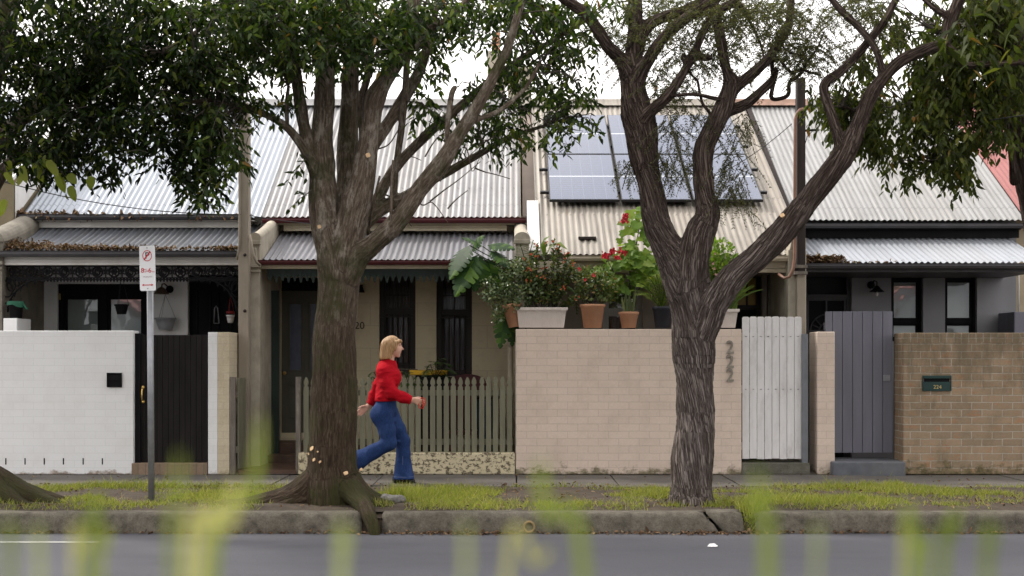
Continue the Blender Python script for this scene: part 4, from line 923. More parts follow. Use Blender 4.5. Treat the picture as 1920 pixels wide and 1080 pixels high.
# black gate
g1 = thing('garden_gate', 'tall black boarded gate with a brass pull in the white wall', 'gate', (X(320, WY), WY+.1, .1), 'street gates')
q = MB(); zb_, zt_ = Z(867, WY+.1), Z(628, WY+.1)
for i in range(12):
    x0 = X(263, WY+.1)+i*(X(389, WY+.1)-X(263, WY+.1))/12; q.box(x0+.0015, x0+(X(389, WY+.1)-X(263, WY+.1))/12-.0015, WY+.1, WY+.13, zb_, zt_)
q.build('plank_panel', M['gate_black'], g1, bevel=.003)
q = MB(); q.box(X(251, WY+.05), X(262.5, WY+.05), WY+.06, WY+.18, .08, Z(625, WY+.05)); q.build('gate_post', M['black'], g1, bevel=.004)
for zz in (zt_-.25, zb_+.15): q = MB(); q.box(X(263, WY+.1), X(389, WY+.1), WY+.131, WY+.16, zz, zz+.1); q.build('gate_rail', M['gate_black'], g1)
q = MB(); hx, hz = X(266, WY), Z(740, WY); q.tube([(hx, WY+.06, hz+.07), (hx, WY+.01, hz+.06), (hx, WY, hz+.03), (hx, WY, hz-.03), (hx, WY+.01, hz-.06), (hx, WY+.06, hz-.07)], [.012, .01, .008, .008, .01, .012], 8)
for s_ in (-1, 1): q.lathe([(0, 0), (.02, 0), (.016, .008), (0, .01)], (0, 0, 0), 10); 
q.v[-2*40:] = [(x+hx, WY+.052-z_, y_+hz+s2*.085) for s2, blk in ((1, q.v[-80:-40]), (-1, q.v[-40:])) for x, y_, z_ in blk]
q.build('handle', M['brass'], g1)
q = MB(); q.box(X(247, WY), X(389, WY), WY-.01, WY+.3, -.05, Z(868.5, WY)); st = q.build('doorstep', M['step_brick'], org=(X(320, WY), WY, 0), bevel=.006); tag(st, 'low brick doorstep under the black gate', 'step')
# pier and return wall
q = MB(); q.box(X(390, WY), X(408, WY), WY, WY+.23, 0, Z(623, WY)); p1 = q.build('gate_pier', M['white_brick'], org=(X(400, WY), WY, 0), bevel=.006); tag(p1, 'narrow white painted brick pier to the right of the black gate', 'pier')
q = MB(); q.box(X(408, WY)+.002, X(430, WY), WY-.004, WY+1.42, 0, Z(623, WY)); p2 = q.build('side_wall', M['cream_brick'], org=(X(419, WY), WY, 0), bevel=.006); tag(p2, 'cream rendered dividing wall running back from the footpath between two cottages', 'wall')
# open gate of the cream cottage, swung inwards
g2 = thing('garden_gate', 'weathered sage picket gate swung open beside the cream dividing wall', 'gate', (X(436, WY), WY, 0), 'street gates')
q = MB(); q.box(X(430.5, WY), X(440, WY), WY, WY+.09, 0, Z(707, WY)); q.build('gate_post', M['oldwood'], g2, bevel=.004)
q = MB(); pa, pb = Vector((X(446, WY), WY+.05, 0)), Vector((X(475, 15.85), 15.86, 0)); n_ = 10; dv = (pb-pa)/n_; nv = Vector((-dv.y, dv.x, 0)).normalized()*.018
for i in range(n_):
    A, B = pa+dv*(i+.1), pa+dv*(i+.9); z0, z1 = .06, Z(709, WY)-.01*(i % 2)
    q.hexa([A+Vector((0, 0, z0)), B+Vector((0, 0, z0)), B+nv+Vector((0, 0, z0)), A+nv+Vector((0, 0, z0)), A+Vector((0, 0, z1)), B+Vector((0, 0, z1)), B+nv+Vector((0, 0, z1)), A+nv+Vector((0, 0, z1))])
q.build('picket_panel', M['picket'], g2)
for z0 in (.25, .9):
    q = MB(); q.hexa([pa+nv+Vector((0, 0, z0)), pb+nv+Vector((0, 0, z0)), pb+nv*2.5+Vector((0, 0, z0)), pa+nv*2.5+Vector((0, 0, z0)), pa+nv+Vector((0, 0, z0+.08)), pb+nv+Vector((0, 0, z0+.08)), pb+nv*2.5+Vector((0, 0, z0+.08)), pa+nv*2.5+Vector((0, 0, z0+.08))]); q.build('gate_rail', M['oldwood'], g2)
# picket fence on a peeling plinth
q = MB(); q.box(X(559, WY), X(965.5, WY), WY, WY+.2, 0, Z(849, WY)); pw = q.build('plinth_wall', M['peel'], org=(X(760, WY), WY, 0), bevel=.012); tag(pw, 'low plinth of peeling yellow paint under the picket fence', 'wall')
fe = thing('picket_fence', 'sage green picket fence with pointed heads standing on the peeling yellow plinth', 'fence', (X(760, WY), WY+.06, Z(849, WY)))
q = MB(); n_ = 30; x0_, x1_ = X(566, WY), X(962, WY); pt_ = (x1_-x0_)/n_; y = WY+.06
for i in range(n_):
    cx = x0_+pt_*(i+.5)+random.uniform(-.003, .003); hw = .030; zb_ = Z(849, WY)-.0; zt_ = Z(707, WY)+random.uniform(-.008, .008); tl = random.uniform(-.004, .004)
    prof = [(-hw, zb_), (hw, zb_), (hw, zt_-.115), (hw*.55, zt_-.10), (hw*.55, zt_-.09), (hw*.95, zt_-.075), (hw*.9, zt_-.045), (hw*.5, zt_-.015), (hw*.28, zt_), (-hw*.28, zt_), (-hw*.5, zt_-.015), (-hw*.9, zt_-.045), (-hw*.95, zt_-.075), (-hw*.55, zt_-.09), (-hw*.55, zt_-.10), (-hw, zt_-.115)]
    q.prism([(cx+u+(tl if v > .5 else 0), v) for u, v in prof], y, y+.02)
q.build('picket_panel', M['picket'], fe)
q = MB(); q.box(x0_, x1_, y+.0215, y+.06, Z(835, WY), Z(824, WY)); q.build('fence_rail', M['picket'], fe); q = MB(); q.box(x0_, x1_, y+.0215, y+.06, Z(742, WY), Z(732, WY)); q.build('fence_rail', M['picket'], fe)
q = MB(); q.box(X(553.5, WY), X(562, WY), WY+.03, WY+.12, 0, Z(707, WY)); q.build('fence_post', M['oldwood'], fe, bevel=.003, label='weathered post with flaking paint at the gate end')
# painted brick wall with number
zt222 = Z(617, WY)
q = MB(); q.box(X(967, WY), X(1390.5, WY), WY, WY+.24, 0, zt222); pk = q.build('front_wall', M['pink_brick'], org=(X(1180, WY), WY, 0), bevel=.008); tag(pk, 'pinkish beige painted brick wall with flower pots along its top', 'wall', 'front boundary walls')
for py in (652, 679, 704.5): text('2', 'number', M['number'], pk, X(1368.5, WY), WY-.014, Z(py, WY), .215, .012, bold=.002, sx=.9)
# white plank gate
g3 = thing('garden_gate', 'pale white gate of eight vertical boards beside the pink wall', 'gate', (X(1447, WY), WY+.06, Z(861, WY)), 'street gates')
q = MB(); x0_, x1_ = X(1391.5, WY+.05), X(1503.5, WY+.05); n_ = 8; pt_ = (x1_-x0_)/n_
for i in range(n_):
    u0, u1 = x0_+pt_*i+.0025, x0_+pt_*(i+1)-.0025; zb_, zt_ = Z(861, WY)+random.uniform(-.004, .004), Z(593, WY)+random.uniform(-.006, .006); c_ = .014
    q.prism([(u0, zb_), (u1, zb_), (u1, zt_-c_), (u1-c_, zt_), (u0+c_, zt_), (u0, zt_-c_)], WY+.05+random.uniform(0, .003), WY+.07)
q.build('plank_panel', M['gate_white'], g3, bevel=.002)
for zz in (.33, 1.0, 1.62): q = MB(); q.box(x0_, x1_, WY+.0735, WY+.11, zz-.045, zz+.045); q.build('gate_rail', M['gate_white'], g3)
q = MB()
for i in range(n_):
    for zz in (1.0, 1.62): q.lathe([(0, 0), (.0055, .0), (.0055, .004), (0, .004)], (0, 0, 0), 8); q.v[-32:] = [(x+x0_+pt_*(i+.5)+random.uniform(-.01, .01), WY+.05-z_, y_+zz) for x, y_, z_ in q.v[-32:]]
q.build('bolt', M['galv'], g3)
q = MB(); q.box(X(1504.5, WY), X(1516, WY), WY+.02, WY+.09, .05, Z(626, WY)); gp = q.build('gate_post', M['steel_grey'], org=(X(1510, WY), WY+.05, .05), bevel=.004); tag(gp, 'square blue grey steel post between the white gate and the pink pier', 'post')
q = MB(); q.box(X(1391, WY), X(1519, WY), WY-.0, WY+.35, -.05, Z(868, WY)); st = q.build('doorstep', M['step'], org=(X(1450, WY), WY, 0), bevel=.008); tag(st, 'mossy concrete threshold under the white plank gate', 'step')
q = MB(); q.hexa([(X(1532, WY), WY-.01, 0), (X(1565, WY), WY-.01, 0), (X(1565, WY), WY+.4, 0), (X(1532, WY)-.0, WY+.4, 0), (X(1532, WY), WY-.01, Z(622, WY)), (X(1565, WY), WY-.01, Z(622, WY)), (X(1565, WY), WY+.4, Z(622, WY)), (X(1532, WY), WY+.4, Z(622, WY))])
pp = q.build('gate_pier', M['pink_brick'], org=(X(1548, WY), WY, 0), bevel=.01); tag(pp, 'pinkish beige brick pier between the white and the grey gates', 'pier')
# grey gate
g4 = thing('garden_gate', 'tall slate grey boarded gate beside the brown brick wall', 'gate', (X(1611, 15.3), 15.3, .12), 'street gates')
q = MB(); Yg = 15.32; x0_, x1_ = X(1547, Yg), X(1673.5, Yg); n_ = 7
xs_ = [1547, 1561, 1579.5, 1598.5, 1617, 1636, 1655, 1674]
for u, v in zip(xs_[:-1], xs_[1:]): q.box(X(u, Yg)+.003, X(v, Yg)-.003, Yg, Yg+.025, Z(849, Yg), Z(584, Yg))
q.build('plank_panel', M['gate_grey'], g4, bevel=.003)
for zz in (.35, 1.1, 1.75): q = MB(); q.box(x0_, x1_, Yg+.027, Yg+.07, zz-.045, zz+.045); q.build('gate_rail', M['gate_grey'], g4)
q = MB(); q.box(X(1655.5, Yg), X(1668.5, Yg), Yg-.012, Yg-.001, Z(714, Yg), Z(703, Yg)); q.box(X(1657, Yg), X(1667, Yg), Yg-.02, Yg-.0125, Z(709, Yg), Z(707, Yg)); q.build('latch_plate', M['galv'], g4, bevel=.002)
q = MB(); q.box(X(1566, WY)-.06, X(1692, WY), WY-.13, WY+.6, -.05, Z(866, WY-.12)); st = q.build('doorstep', paint('blue_grey_step_paint', (.115, .122, .14), .7, .25, 6, .3, 30, dirt=(.12, .11, .09)), org=(X(1630, WY), WY, 0), bevel=.015); tag(st, 'blue grey painted step in front of the grey gate', 'step')
# brown brick wall
q = MB(); q.box(X(1694, WY), X(2500, WY), WY, WY+.38, 0, Z(624, WY)); bk = q.build('front_wall', M['raw_brick'], org=(X(1900, WY), WY, 0), bevel=.01); tag(bk, 'weathered brown brick wall with a course of upright bricks on top', 'wall', 'front boundary walls')
a, b, c, d = op(1729, 1783, 704, 733, WY)
l4 = thing('letterbox', 'dark green metal letterbox with gold number in the brown brick wall', 'letterbox', ((a+b)/2, WY, c))
q = MB(); frame_rect(q, a, b, c, d, WY-.02, WY-.0025, .01); q.box(a+.01, b-.01, WY-.014, WY-.003, c+.01, d-.075); q.box(a+.01, b-.01, WY-.022, WY-.003, d-.035, d-.01); q.build('face_plate', M['plate_green'], l4, bevel=.002)
q = MB(); q.box(a+.02, b-.02, WY-.005, WY-.0026, d-.075, d-.036); q.build('slot', M['black'], l4)
text('224', 'number', M['gold'], l4, X(1757, WY), WY-.015, c+.045, .062, .001, sx=1.05)
# ---------------------------------------------------------------- power posts on the party walls
p = thing('service_pole', 'square beige timber post with a clipped cable between the white and cream cottages', 'pole', (X(459, 15.5), 15.5, 0), 'service poles')
q = MB(); q.box(X(449.5, 15.5), X(468.5, 15.5), 15.42, 15.56, 0, Z(195, 15.5)); q.build('post', M['pole_beige'], p, bevel=.006)
q = MB(); q.tube([(X(449, 15.4), 15.4, Z(y_, 15.4)) for y_ in (200, 300, 400, 450)]+[P(448, 470, 15.42), P(444, 487, 15.45)], .014, 8)
q.tube([P(468, 440, 15.41), P(471, 455, 15.4), P(474, 475, 15.4), P(480, 490, 15.42), P(487, 497, 15.5)], .017, 8); q.build('cable_conduit', M['pole_beige'], p)
q = MB()
for py in (478, 583): q.lathe([(0, 0), (.02, 0), (.016, .012), (0, .016)], (0, 0, 0), 10); q.v[-40:] = [(x+X(459, 15.42), 15.42-z_, y_+Z(py, 15.42)) for x, y_, z_ in q.v[-40:]]
q.build('bolt', M['pole_dark'], p)
p = thing('service_pole', 'dark timber post with a copper brown conduit rising beside the grey cottage', 'pole', (X(1500, 15.45), 15.45, 0), 'service poles')
q = MB(); q.box(X(1492.5, 15.45), X(1508, 15.45), 15.38, 15.5, Z(512, 15.45), Z(148, 15.45)); q.build('post', M['pole_dark'], p, bevel=.006)
q = MB(); q.box(X(1478, 15.5), X(1512, 15.5), 15.505, 17.0, 0, Z(468, 15.5)); q.prism([(X(1481, 15.5), Z(467.7, 15.5)), (X(1512, 15.5), Z(467.7, 15.5)), (X(1512, 15.5), Z(446, 15.5)), (X(1497, 15.5), Z(441, 15.5)), (X(1484, 15.5), Z(449, 15.5))], 15.507, 16.9)
q.build('wall_end', M['render'], p, bevel=.01)
q = MB(); q.box(X(1493, 15.45), X(1508, 15.45), 15.4, 15.502, 0, Z(515, 15.45)); q.build('lower_post', M['pole_beige'], p, bevel=.005)
q = MB(); q.box(X(1489, 15.4), X(1513, 15.4), 15.365, 15.5, Z(503, 15.4), Z(497, 15.4)); q.box(X(1489, 15.4), X(1513, 15.4), 15.365, 15.5, Z(515, 15.4), Z(509, 15.4)); q.build('bracket', M['oldwood'], p, bevel=.003)
q = MB(); Yq = 15.34; q.tube([P(1506, 204, Yq+.02), P(1500, 206, Yq), P(1494, 213, Yq), P(1491, 224, Yq), P(1490.5, 300, Yq), P(1490, 400, Yq), P(1490, 482, Yq), P(1487, 505, Yq), P(1480, 519, Yq), P(1471, 522, Yq), P(1460, 514, Yq+.1)], .019, 10); q.build('conduit', M['conduit'], p)
# wires
q = MB(); q.tube([P(-30, 330, 15.2)+(P(452, 402, 15.4)-P(-30, 330, 15.2))*t-Vector((0, 0, .12*4*t*(1-t))) for t in np.linspace(0, 1, 14)], .006, 5)
q.tube([P(468, 404, 15.4)+(P(700, 420, 16.6)-P(468, 404, 15.4))*t-Vector((0, 0, .05*4*t*(1-t))) for t in np.linspace(0, 1, 8)], .005, 5); o = q.build('service_wire', M['cable'], org=P(452, 402, 15.4)); tag(o, 'thin black service wire drooping across the left roofs to the beige post', 'wire')
q = MB(); q.tube([P(1508, 245, 15.4), P(1522, 244, 15.4), P(1535, 243.5, 15.4)], .016, 6); q.tube([P(1535, 243.5, 15.4), P(1700, 248, 14.0), P(2100, 190, 9)], .005, 5); q.tube([P(1508, 275, 15.4), P(1514, 255, 15.4), P(1524, 245.5, 15.38)], .005, 5)
q.tube([P(1485, 232, 15.5)+(P(1330, 335, 16.9)-P(1485, 232, 15.5))*t-Vector((0, 0, .06*4*t*(1-t))) for t in np.linspace(0, 1, 8)], .005, 5); o = q.build('service_wire', M['cable'], org=P(1508, 245, 15.4)); tag(o, 'twin service wire clamped to the dark post above the grey cottage', 'wire')
# ---------------------------------------------------------------- parking sign
sg = thing('parking_sign', 'white and red no parking sign on a grey steel pole in the grass', 'sign', P(284, 942, 12.1))
Ys = 12.1; q = MB(); q.tube([P(284, 948, Ys+.04), P(281, 470, Ys+.04)], .0305, 14); q.build('pole', M['galv'], sg)
zc, xc = Z(503, Ys), X(276.5, Ys); hw, hh = .0745, .213
def rrect(hw, hh, r, n_=6): return [(sx*(hw-r)+r*math.cos(a), sz*(hh-r)+r*math.sin(a)) for sx, sz, a0 in ((1, 1, 0), (-1, 1, 90), (-1, -1, 180), (1, -1, 270)) for a in [R(a0+90*i/n_) for i in range(n_+1)]]
tl = R(1.2)
def rt(u, v): return (xc+u*math.cos(tl)-v*math.sin(tl)*-1*-1, zc+u*math.sin(tl)*1+v*math.cos(tl))
q = MB(); q.prism([rt(u, v) for u, v in reversed(rrect(hw, hh, .016))][::-1], Ys, Ys+.004); pl = q.build('sign_plate', M['signwhite'], sg)
def ringflat(mb, u, v, r0, r1, y, n_=32, sx=1.0):
    vs = []; 
    for i in range(n_):
        a = 2*math.pi*i/n_
        for r in (r0, r1):
            x_, z_ = rt(u+sx*r*math.cos(a), v+r*math.sin(a)); vs.append((x_, y, z_))
    mb.add(vs, [(2*i, 2*i+1, 2*((i+1) % n_)+1, 2*((i+1) % n_)) for i in range(n_)])
q = MB(); ringflat(q, 0, .118, .045, .0525, Ys-.003, 32, .85)
x0_, z0_ = rt(-.030, .080); x1_, z1_ = rt(.030, .158); dx, dz = .0055, -.004
q.add([(x0_-dx, Ys-.003, z0_-dz), (x0_+dx, Ys-.003, z0_+dz), (x1_+dx, Ys-.003, z1_+dz), (x1_-dx, Ys-.003, z1_-dz)], [(0, 1, 2, 3)])
for s_ in (1, -1):
    pts = [(s_*.053, -.158), (s_*.036, -.146), (s_*.036, -.154), (0, -.154), (0, -.162), (s_*.036, -.162), (s_*.036, -.170)]
    pts = pts if s_ < 0 else pts[::-1]
    q.add([(rt(*p_)[0], Ys-.003, rt(*p_)[1]) for p_ in pts], [tuple(range(7))])
q.build('red_marks', M['signred'], sg)
def st(body, u, v, size, m, bold=0., sx=1.): x_, z_ = rt(u, v); return text(body, 'lettering', m, sg, x_, Ys-.002, z_, size, .0006, rot=(R(90), -tl, 0), bold=bold, sx=sx)
st('P', 0, .118, .085, M['signblack'], .001)
st('8', -.047, -.022, .062, M['signred'], .0006); st('6', .022, -.022, .062, M['signred'], .0006); st('-', -.003, -.022, .06, M['signred'], .001)
st('AM', -.022, -.012, .018, M['signred']); st('30', -.022, -.034, .018, M['signred']); st('PM', .054, -.035, .018, M['signred']); st('MON-FRI', 0, -.082, .022, M['signgrey'])
q = MB()
for v in (.192, -.192): ringflat(q, 0, v, 0.0005, .006, Ys-.0035, 12)
q.build('rivet', M['galv'], sg)
# ---------------------------------------------------------------- hanging pots and porch things
def hang(label, px, py, Y, r, hgt, m, top, rim=None, m2=None):
    t = thing('hanging_pot', label, 'hanging pot', P(px, py+hgt*F/Y/2, Y), 'hanging pots under the left verandah'); c = P(px, py, Y)
    q = MB(); q.lathe([(0, -hgt/2), (r*.62, -hgt/2), (r*.8, -hgt*.1), (r*.93, hgt/2-.02), (r*1.05, hgt/2-.018), (r*1.05, hgt/2), (r*.9, hgt/2), (r*.8, hgt*.2), (0, hgt*.2)], c, 22); q.build('pot', m, t)
    q = MB(); tp = P(px, top, Y)
    for a in (.4, 2.5, 4.6): q.tube([c+Vector((r*math.cos(a), r*math.sin(a), hgt/2-.01)), tp], .003, 5)
    q.build('hanger', M['galv'] if m2 is None else m2, t)
    q = MB(); q.lathe([(0, hgt*.24), (r*.75, hgt*.22)], c, 14); q.build('soil', M['soil'], t); return t
hang('small black hanging pot in front of the black framed window', 228, 580, 16.3, .087, .125, M['black'], 512, m2=M['cable'])
hang('pale grey hanging basket on the white wall beside the doorway', 310, 607, 16.9, .135, .155, M['potgrey'], 552)
t_ = hang('little white hanging pot with a red rim in the dark doorway', 432, 598, 16.3, .052, .10, M['potwhite'], 553, m2=M['redpaint'])
q = MB(); c = P(432, 588, 16.3); q.lathe([(.05, 0), (.056, .012), (.05, .03), (.03, .03)], c, 18); q.build('rim', M['redpaint'], t_)
t_ = thing('wall_lamp', 'brown bird shaped lamp on the white wall above the grey basket', 'lamp', P(306, 548, 16.9)); c = P(308, 546, 16.9)
q = MB(); q.lathe([(.02, .05), (.05, .03), (.085, -.02), (.1, -.04), (.092, -.04), (.04, .02), (0, .03)], c+Vector((-.02, -.06, 0)), 16); q.tube([c+Vector((-.02, -.06, .04)), c+Vector((-.015, -.05, .09)), c+Vector((0, 0, .1)), c+Vector((.03, .09, .06))], .009, 8); q.build('shade', paint('rusty_lamp', (.10, .065, .045), .6, .3, 9), t_)
q = MB(); q.lathe([(0, 0), (.05, 0), (.05, .02), (0, .02)], (0, 0, 0), 14); q.v = [(x+c.x+.05, FY-.025+z_, y_+c.z+.03) for x, y_, z_ in q.v]; q.build('wall_plate', M['black'], t_)
q = MB(); q.box(X(12, 15.6), X(38, 15.6), 15.5, 15.95, 0, Z(597, 15.6)); o = q.build('ledge', M['wall_white'], org=(X(25, 15.6), 15.7, 0), bevel=.01); tag(o, 'white rendered ledge behind the white wall carrying a black bucket', 'ledge')
t_ = thing('bucket', 'black bucket with a green cloth over its rim on the white ledge', 'bucket', P(30, 597, 15.62)); c = P(30, 597, 15.62)
q = MB(); q.lathe([(0, .002), (.07, .002), (.088, .19), (.094, .19), (.094, .2), (.084, .2), (.07, .03), (0, .03)], c, 22); q.build('bucket_body', M['black'], t_)
q = MB(); vs = []; 
for i in range(9):
    a = math.pi*(1.0+i/8); 
    for k_, (r, z) in enumerate(((.06, .205), (.097, .208), (.103, .19-.03*(i/8)), (.108, .17-.06*(i/8)**2+.01*math.sin(i*2)))): vs.append((c.x+r*math.cos(a), c.y+r*math.sin(a), c.z+z))
q.add(vs, [(i*4+k_, (i+1)*4+k_, (i+1)*4+k_+1, i*4+k_+1) for i in range(8) for k_ in range(3)], True); q.tube([c+Vector((.1, -.02, .17)), c+Vector((.14, -.03, .12)), c+Vector((.16, -.03, .105))], [.012, .01, .006], 6); q.build('cloth', M['greencloth'], t_)
# behind the picket fence
t_ = thing('planter_box', 'yellow trough resting on a dark box behind the picket fence', 'planter', P(803, 720, 16.3)); 
q = MB(); a, b, c, d = op(768, 840, 694, 703, 16.3); q.prism([(a+.02, c), (b-.02, c), (b, d), (a, d)], 16.2, 16.42); q.build('yellow_trough', M['yellow'], t_, bevel=.008)
q = MB(); a, b, c, d = op(780, 836, 703.5, 780, 16.3); q.box(a, b, 16.18, 16.44, .02, d); q.build('dark_box', M['black'], t_, bevel=.008)
t_ = thing('garden_bench', 'maroon bench with a curved back behind the picket fence', 'bench', P(885, 820, 16.5)); Yb = 16.5
q = MB(); n_ = 14; q.prism([(X(840, Yb), .45), (X(912, Yb), .45)]+[(X(840, Yb)+(X(912, Yb)-X(840, Yb))*(1-i/n_), Z(716, Yb)+.1*math.sin(math.pi*i/n_)**.5) for i in range(n_+1)], Yb, Yb+.05); q.build('backrest', M['maroon'], t_, bevel=.008)
q = MB(); q.box(X(840, Yb), X(912, Yb), Yb-.4, Yb-.002, .4, .45); q.build('seat', M['maroon'], t_, bevel=.006)
for (u, v) in ((843, -.38), (905, -.38), (843, -.06), (905, -.06)): q = MB(); q.box(X(u, Yb), X(u+5, Yb), Yb+v, Yb+v+.05, .012, .398); q.build('leg', M['maroon'], t_)
t_ = thing('bin', 'dark blue wheeled bin in shadow behind the picket fence', 'bin', P(905, 840, 16.0)); q = MB(); a, b = X(893, 15.9), X(935, 15.9); q.hexa([(a+.04, 15.75, .05), (b-.04, 15.75, .05), (b-.04, 16.1, .05), (a+.04, 16.1, .05), (a, 15.7, .86), (b, 15.7, .86), (b, 16.15, .86), (a, 16.15, .86)]); q.build('bin_body', paint('blue_bin', (.012, .03, .05), .5), t_, bevel=.01)
q = MB(); q.box(a-.01, b+.01, 15.68, 16.18, .862, .895); q.build('lid', M['black'], t_, bevel=.008)
# small things on the ground
def lump(name, label, cat, c, r, m, seed):
    v = []; f = Field((c[0]-r[0]*1.6, c[1]-r[1]*1.6, c[2]-r[2]*1.6), (c[0]+r[0]*1.6, c[1]+r[1]*1.6, c[2]+r[2]*1.8), min(r)/6)
    f.ell(c, r, 0); f.ell((c[0]-r[0]*.5, c[1], c[2]+r[2]*.35), (r[0]*.45, r[1]*.7, r[2]*.7), .01)
    o = f.mesh(name, m, None, (c[0], c[1], c[2]-r[2]))
    for vv in o.data.vertices:
        n_ = mnoise.noise(Vector(vv.co)*18+Vector((seed, 0, 0)))*.2+mnoise.noise(Vector(vv.co)*60)*.05; vv.co *= 1+n_
    return tag(o, label, cat)
lump('stone', 'grey lump of broken concrete lying in the grass by the big tree', 'stone', P(733, 938, 12.0), (.14, .08, .05), M['stone'], 2)
q = MB(); c = P(1336, 1026, 10.45); pts = [(-.045, -.01, .003), (-.02, .03, .02), (.02, .035, .022), (.045, .0, .006), (.03, -.03, .004), (-.02, -.03, .004)]
q.add([c+Vector(p_)-Vector((0, 0, c.z+.178)) for p_ in pts], [(0, 1, 2, 3, 4, 5)]); o = q.build('paper_scrap', M['paper'], org=(c.x, c.y, -.178)); tag(o, 'crumpled scrap of white paper on the road', 'litter')
# ---------------------------------------------------------------- trees
def tree_trunk(name, chains, mat_, parent, h=.016, k=.05, rmin=.027, amp=.02, freq=26., roots=(), rootbark=True, twist=0., lumpy=.065):
    """chains: lists of (px, py, depth, radius in px). Thick limbs become one smooth surface, thin ones tapering tubes; all one mesh"""
    segs = []; thin = MB(); skel = []; tcoord = []
    def conv(ch): return [(X(p[0], p[2]), p[2], Z(p[1], p[2]), p[3]*p[2]/F) for p in ch]
    allc = [(conv(c), True) for c in chains]+[(list(c), False) for c in roots]
    nroot = None
    for ch, ismain in allc:
        if not ismain and nroot is None: nroot = len(segs)
        A = catmull(ch, 5); A[:, 3] = np.maximum(A[:, 3], .004)
        jit = np.array([[mnoise.noise(Vector((x*2.2, y*2.2+7, z*2.2)))*.5, mnoise.noise(Vector((x*2.2+31, y*2.2, z*2.2)))*.5, 0, 0] for x, y, z, r in A])*np.minimum(A[:, 3:4]*.7, .03)
        A = A+jit; lump = np.array([mnoise.noise(Vector((x*4.5, y*4.5+3, z*4.5)))+.5*mnoise.noise(Vector((x*10, y*10, z*10+5))) for x, y, z, r in A]); A[:, 3] *= 1+(lumpy*lump if ismain else 0); skel.append(A)
        s = 0.; u = None
        for i in range(len(A)-1):
            a, b = A[i], A[i+1]; d = b[:3]-a[:3]; l = np.linalg.norm(d)
            if l < 1e-6: continue
            t = d/l
            if u is None: u = np.cross(t, (0, 1, 0)); 
            u = u-t*(u@t); u /= max(np.linalg.norm(u), 1e-9); w = np.cross(t, u)
            segs.append((a[:3], b[:3], a[3], b[3], s, l, t, u, w, len(skel))); s += l
        # thin runs as tubes
        i = 0
        while i < len(A)-1:
            if A[i, 3] < rmin or A[i+1, 3] < rmin:
                j = i+1
                while j < len(A)-1 and (A[j, 3] < rmin or A[j+1, 3] < rmin): j += 1
                i0 = max(i-1, 0)
                thin.tube([p[:3] for p in A[i0:j+1]], [p[3] for p in A[i0:j+1]], 9); i = j
            else: i += 1
    big = [s for s in segs if s[2] >= rmin*.9 and s[3] >= rmin*.9]
    P0 = np.array([np.minimum(s[0], s[1])-max(s[2], s[3]) for s in big]).min(0)-.1; P1 = np.array([np.maximum(s[0], s[1])+max(s[2], s[3]) for s in big]).max(0)+.1
    P1[2] = min(P1[2], Z(-60, 12)); P0[2] = max(P0[2], -.25)
    f = Field(P0, P1, h)
    ids = {}
    for s in big: ids.setdefault(s[9], []).append(s)
    for g in ids.values(): f.chain([s[:4] for s in g], min(k, 1.2*np.mean([s[2]+s[3] for s in g])*.5))
    v, q = surfnets(f.f, f.lo, f.h)
    tv = np.array(thin.v) if thin.v else np.zeros((0, 3)); nb = len(v)
    def coords(v):
        best = np.full(len(v), 1e9); out = np.zeros((len(v), 3)); rad = np.zeros(len(v))
        for (a, b, ra, rb, s0, l, t, u, w, _) in (segs if rootbark else segs[:nroot]):
            lo = np.minimum(a, b)-max(ra, rb)*1.6-.08; hi = np.maximum(a, b)+max(ra, rb)*1.6+.08
            I = np.nonzero(((v > lo) & (v < hi)).all(1))[0]
            if not len(I): continue
            r = v[I]-a; tt = np.clip((r@t)/l, 0, 1); p = r-np.outer(tt*l, t); dd = np.linalg.norm(p, axis=1)-(ra+(rb-ra)*tt)
            m = dd < best[I]; J = I[m]; best[J] = dd[m]
            ca, sa = np.cos(twist*(s0+tt[m]*l)), np.sin(twist*(s0+tt[m]*l)); pu, pw = p[m]@u, p[m]@w; nr_ = (ra+(rb-ra)*tt[m])/np.maximum(np.hypot(pu, pw), 1e-6); pu, pw = pu*nr_, pw*nr_; out[J] = np.stack([pu*ca-pw*sa, pu*sa+pw*ca, (s0+tt[m]*l)*.13], 1); rad[J] = (ra+(rb-ra)*tt[m])
        return out, rad
    bc, br_ = coords(v); me = np_mesh('tmp', v, q.ravel(), np.full(len(q), 4), True)
    nrm = np.zeros(len(v)*3, np.float32); me.vertices.foreach_get('normal', nrm); nrm = nrm.reshape(-1, 3); bpy.data.meshes.remove(me)
    dis = np.zeros(len(v))
    for i in range(len(v)):
        p = Vector(bc[i]); n1 = mnoise.noise(p*freq); n2 = mnoise.noise(p*freq*2.3+Vector((9, 1, 4)))
        g = mnoise.noise(Vector(v[i])*3.1)
        dis[i] = (1-2.2*abs(n1))*.55+n2*.3+g*.9
    dis *= np.minimum(amp, br_*.11)
    v = v+nrm*dis[:, None]
    tb, _ = coords(tv) if len(tv) else (np.zeros((0, 3)), 0)
    V = np.concatenate([v, tv]); BC = np.concatenate([bc, tb])
    ff = np.concatenate([q.ravel(), np.array([i+nb for f_ in thin.f for i in f_], dtype=int)]); cc = np.concatenate([np.full(len(q), 4), np.array([len(f_) for f_ in thin.f], dtype=int)])
    me = np_mesh(name, V-np.array(ORG[parent.name]), ff, cc, True)
    at = me.attributes.new('bark', 'FLOAT_VECTOR', 'POINT'); at.data.foreach_set('vector', BC.astype(np.float32).ravel())
    o = link(me, name, mat_, parent)
    from mathutils.bvhtree import BVHTree
    global BVH; BVH = BVHTree.FromPolygons([tuple(p) for p in V], [tuple(ff[i:i+c]) for i, c in zip(np.cumsum(cc)-cc, cc)])
    return np.concatenate([np.concatenate([c[:, :3], c[:, 3:]], 1) for c in skel])

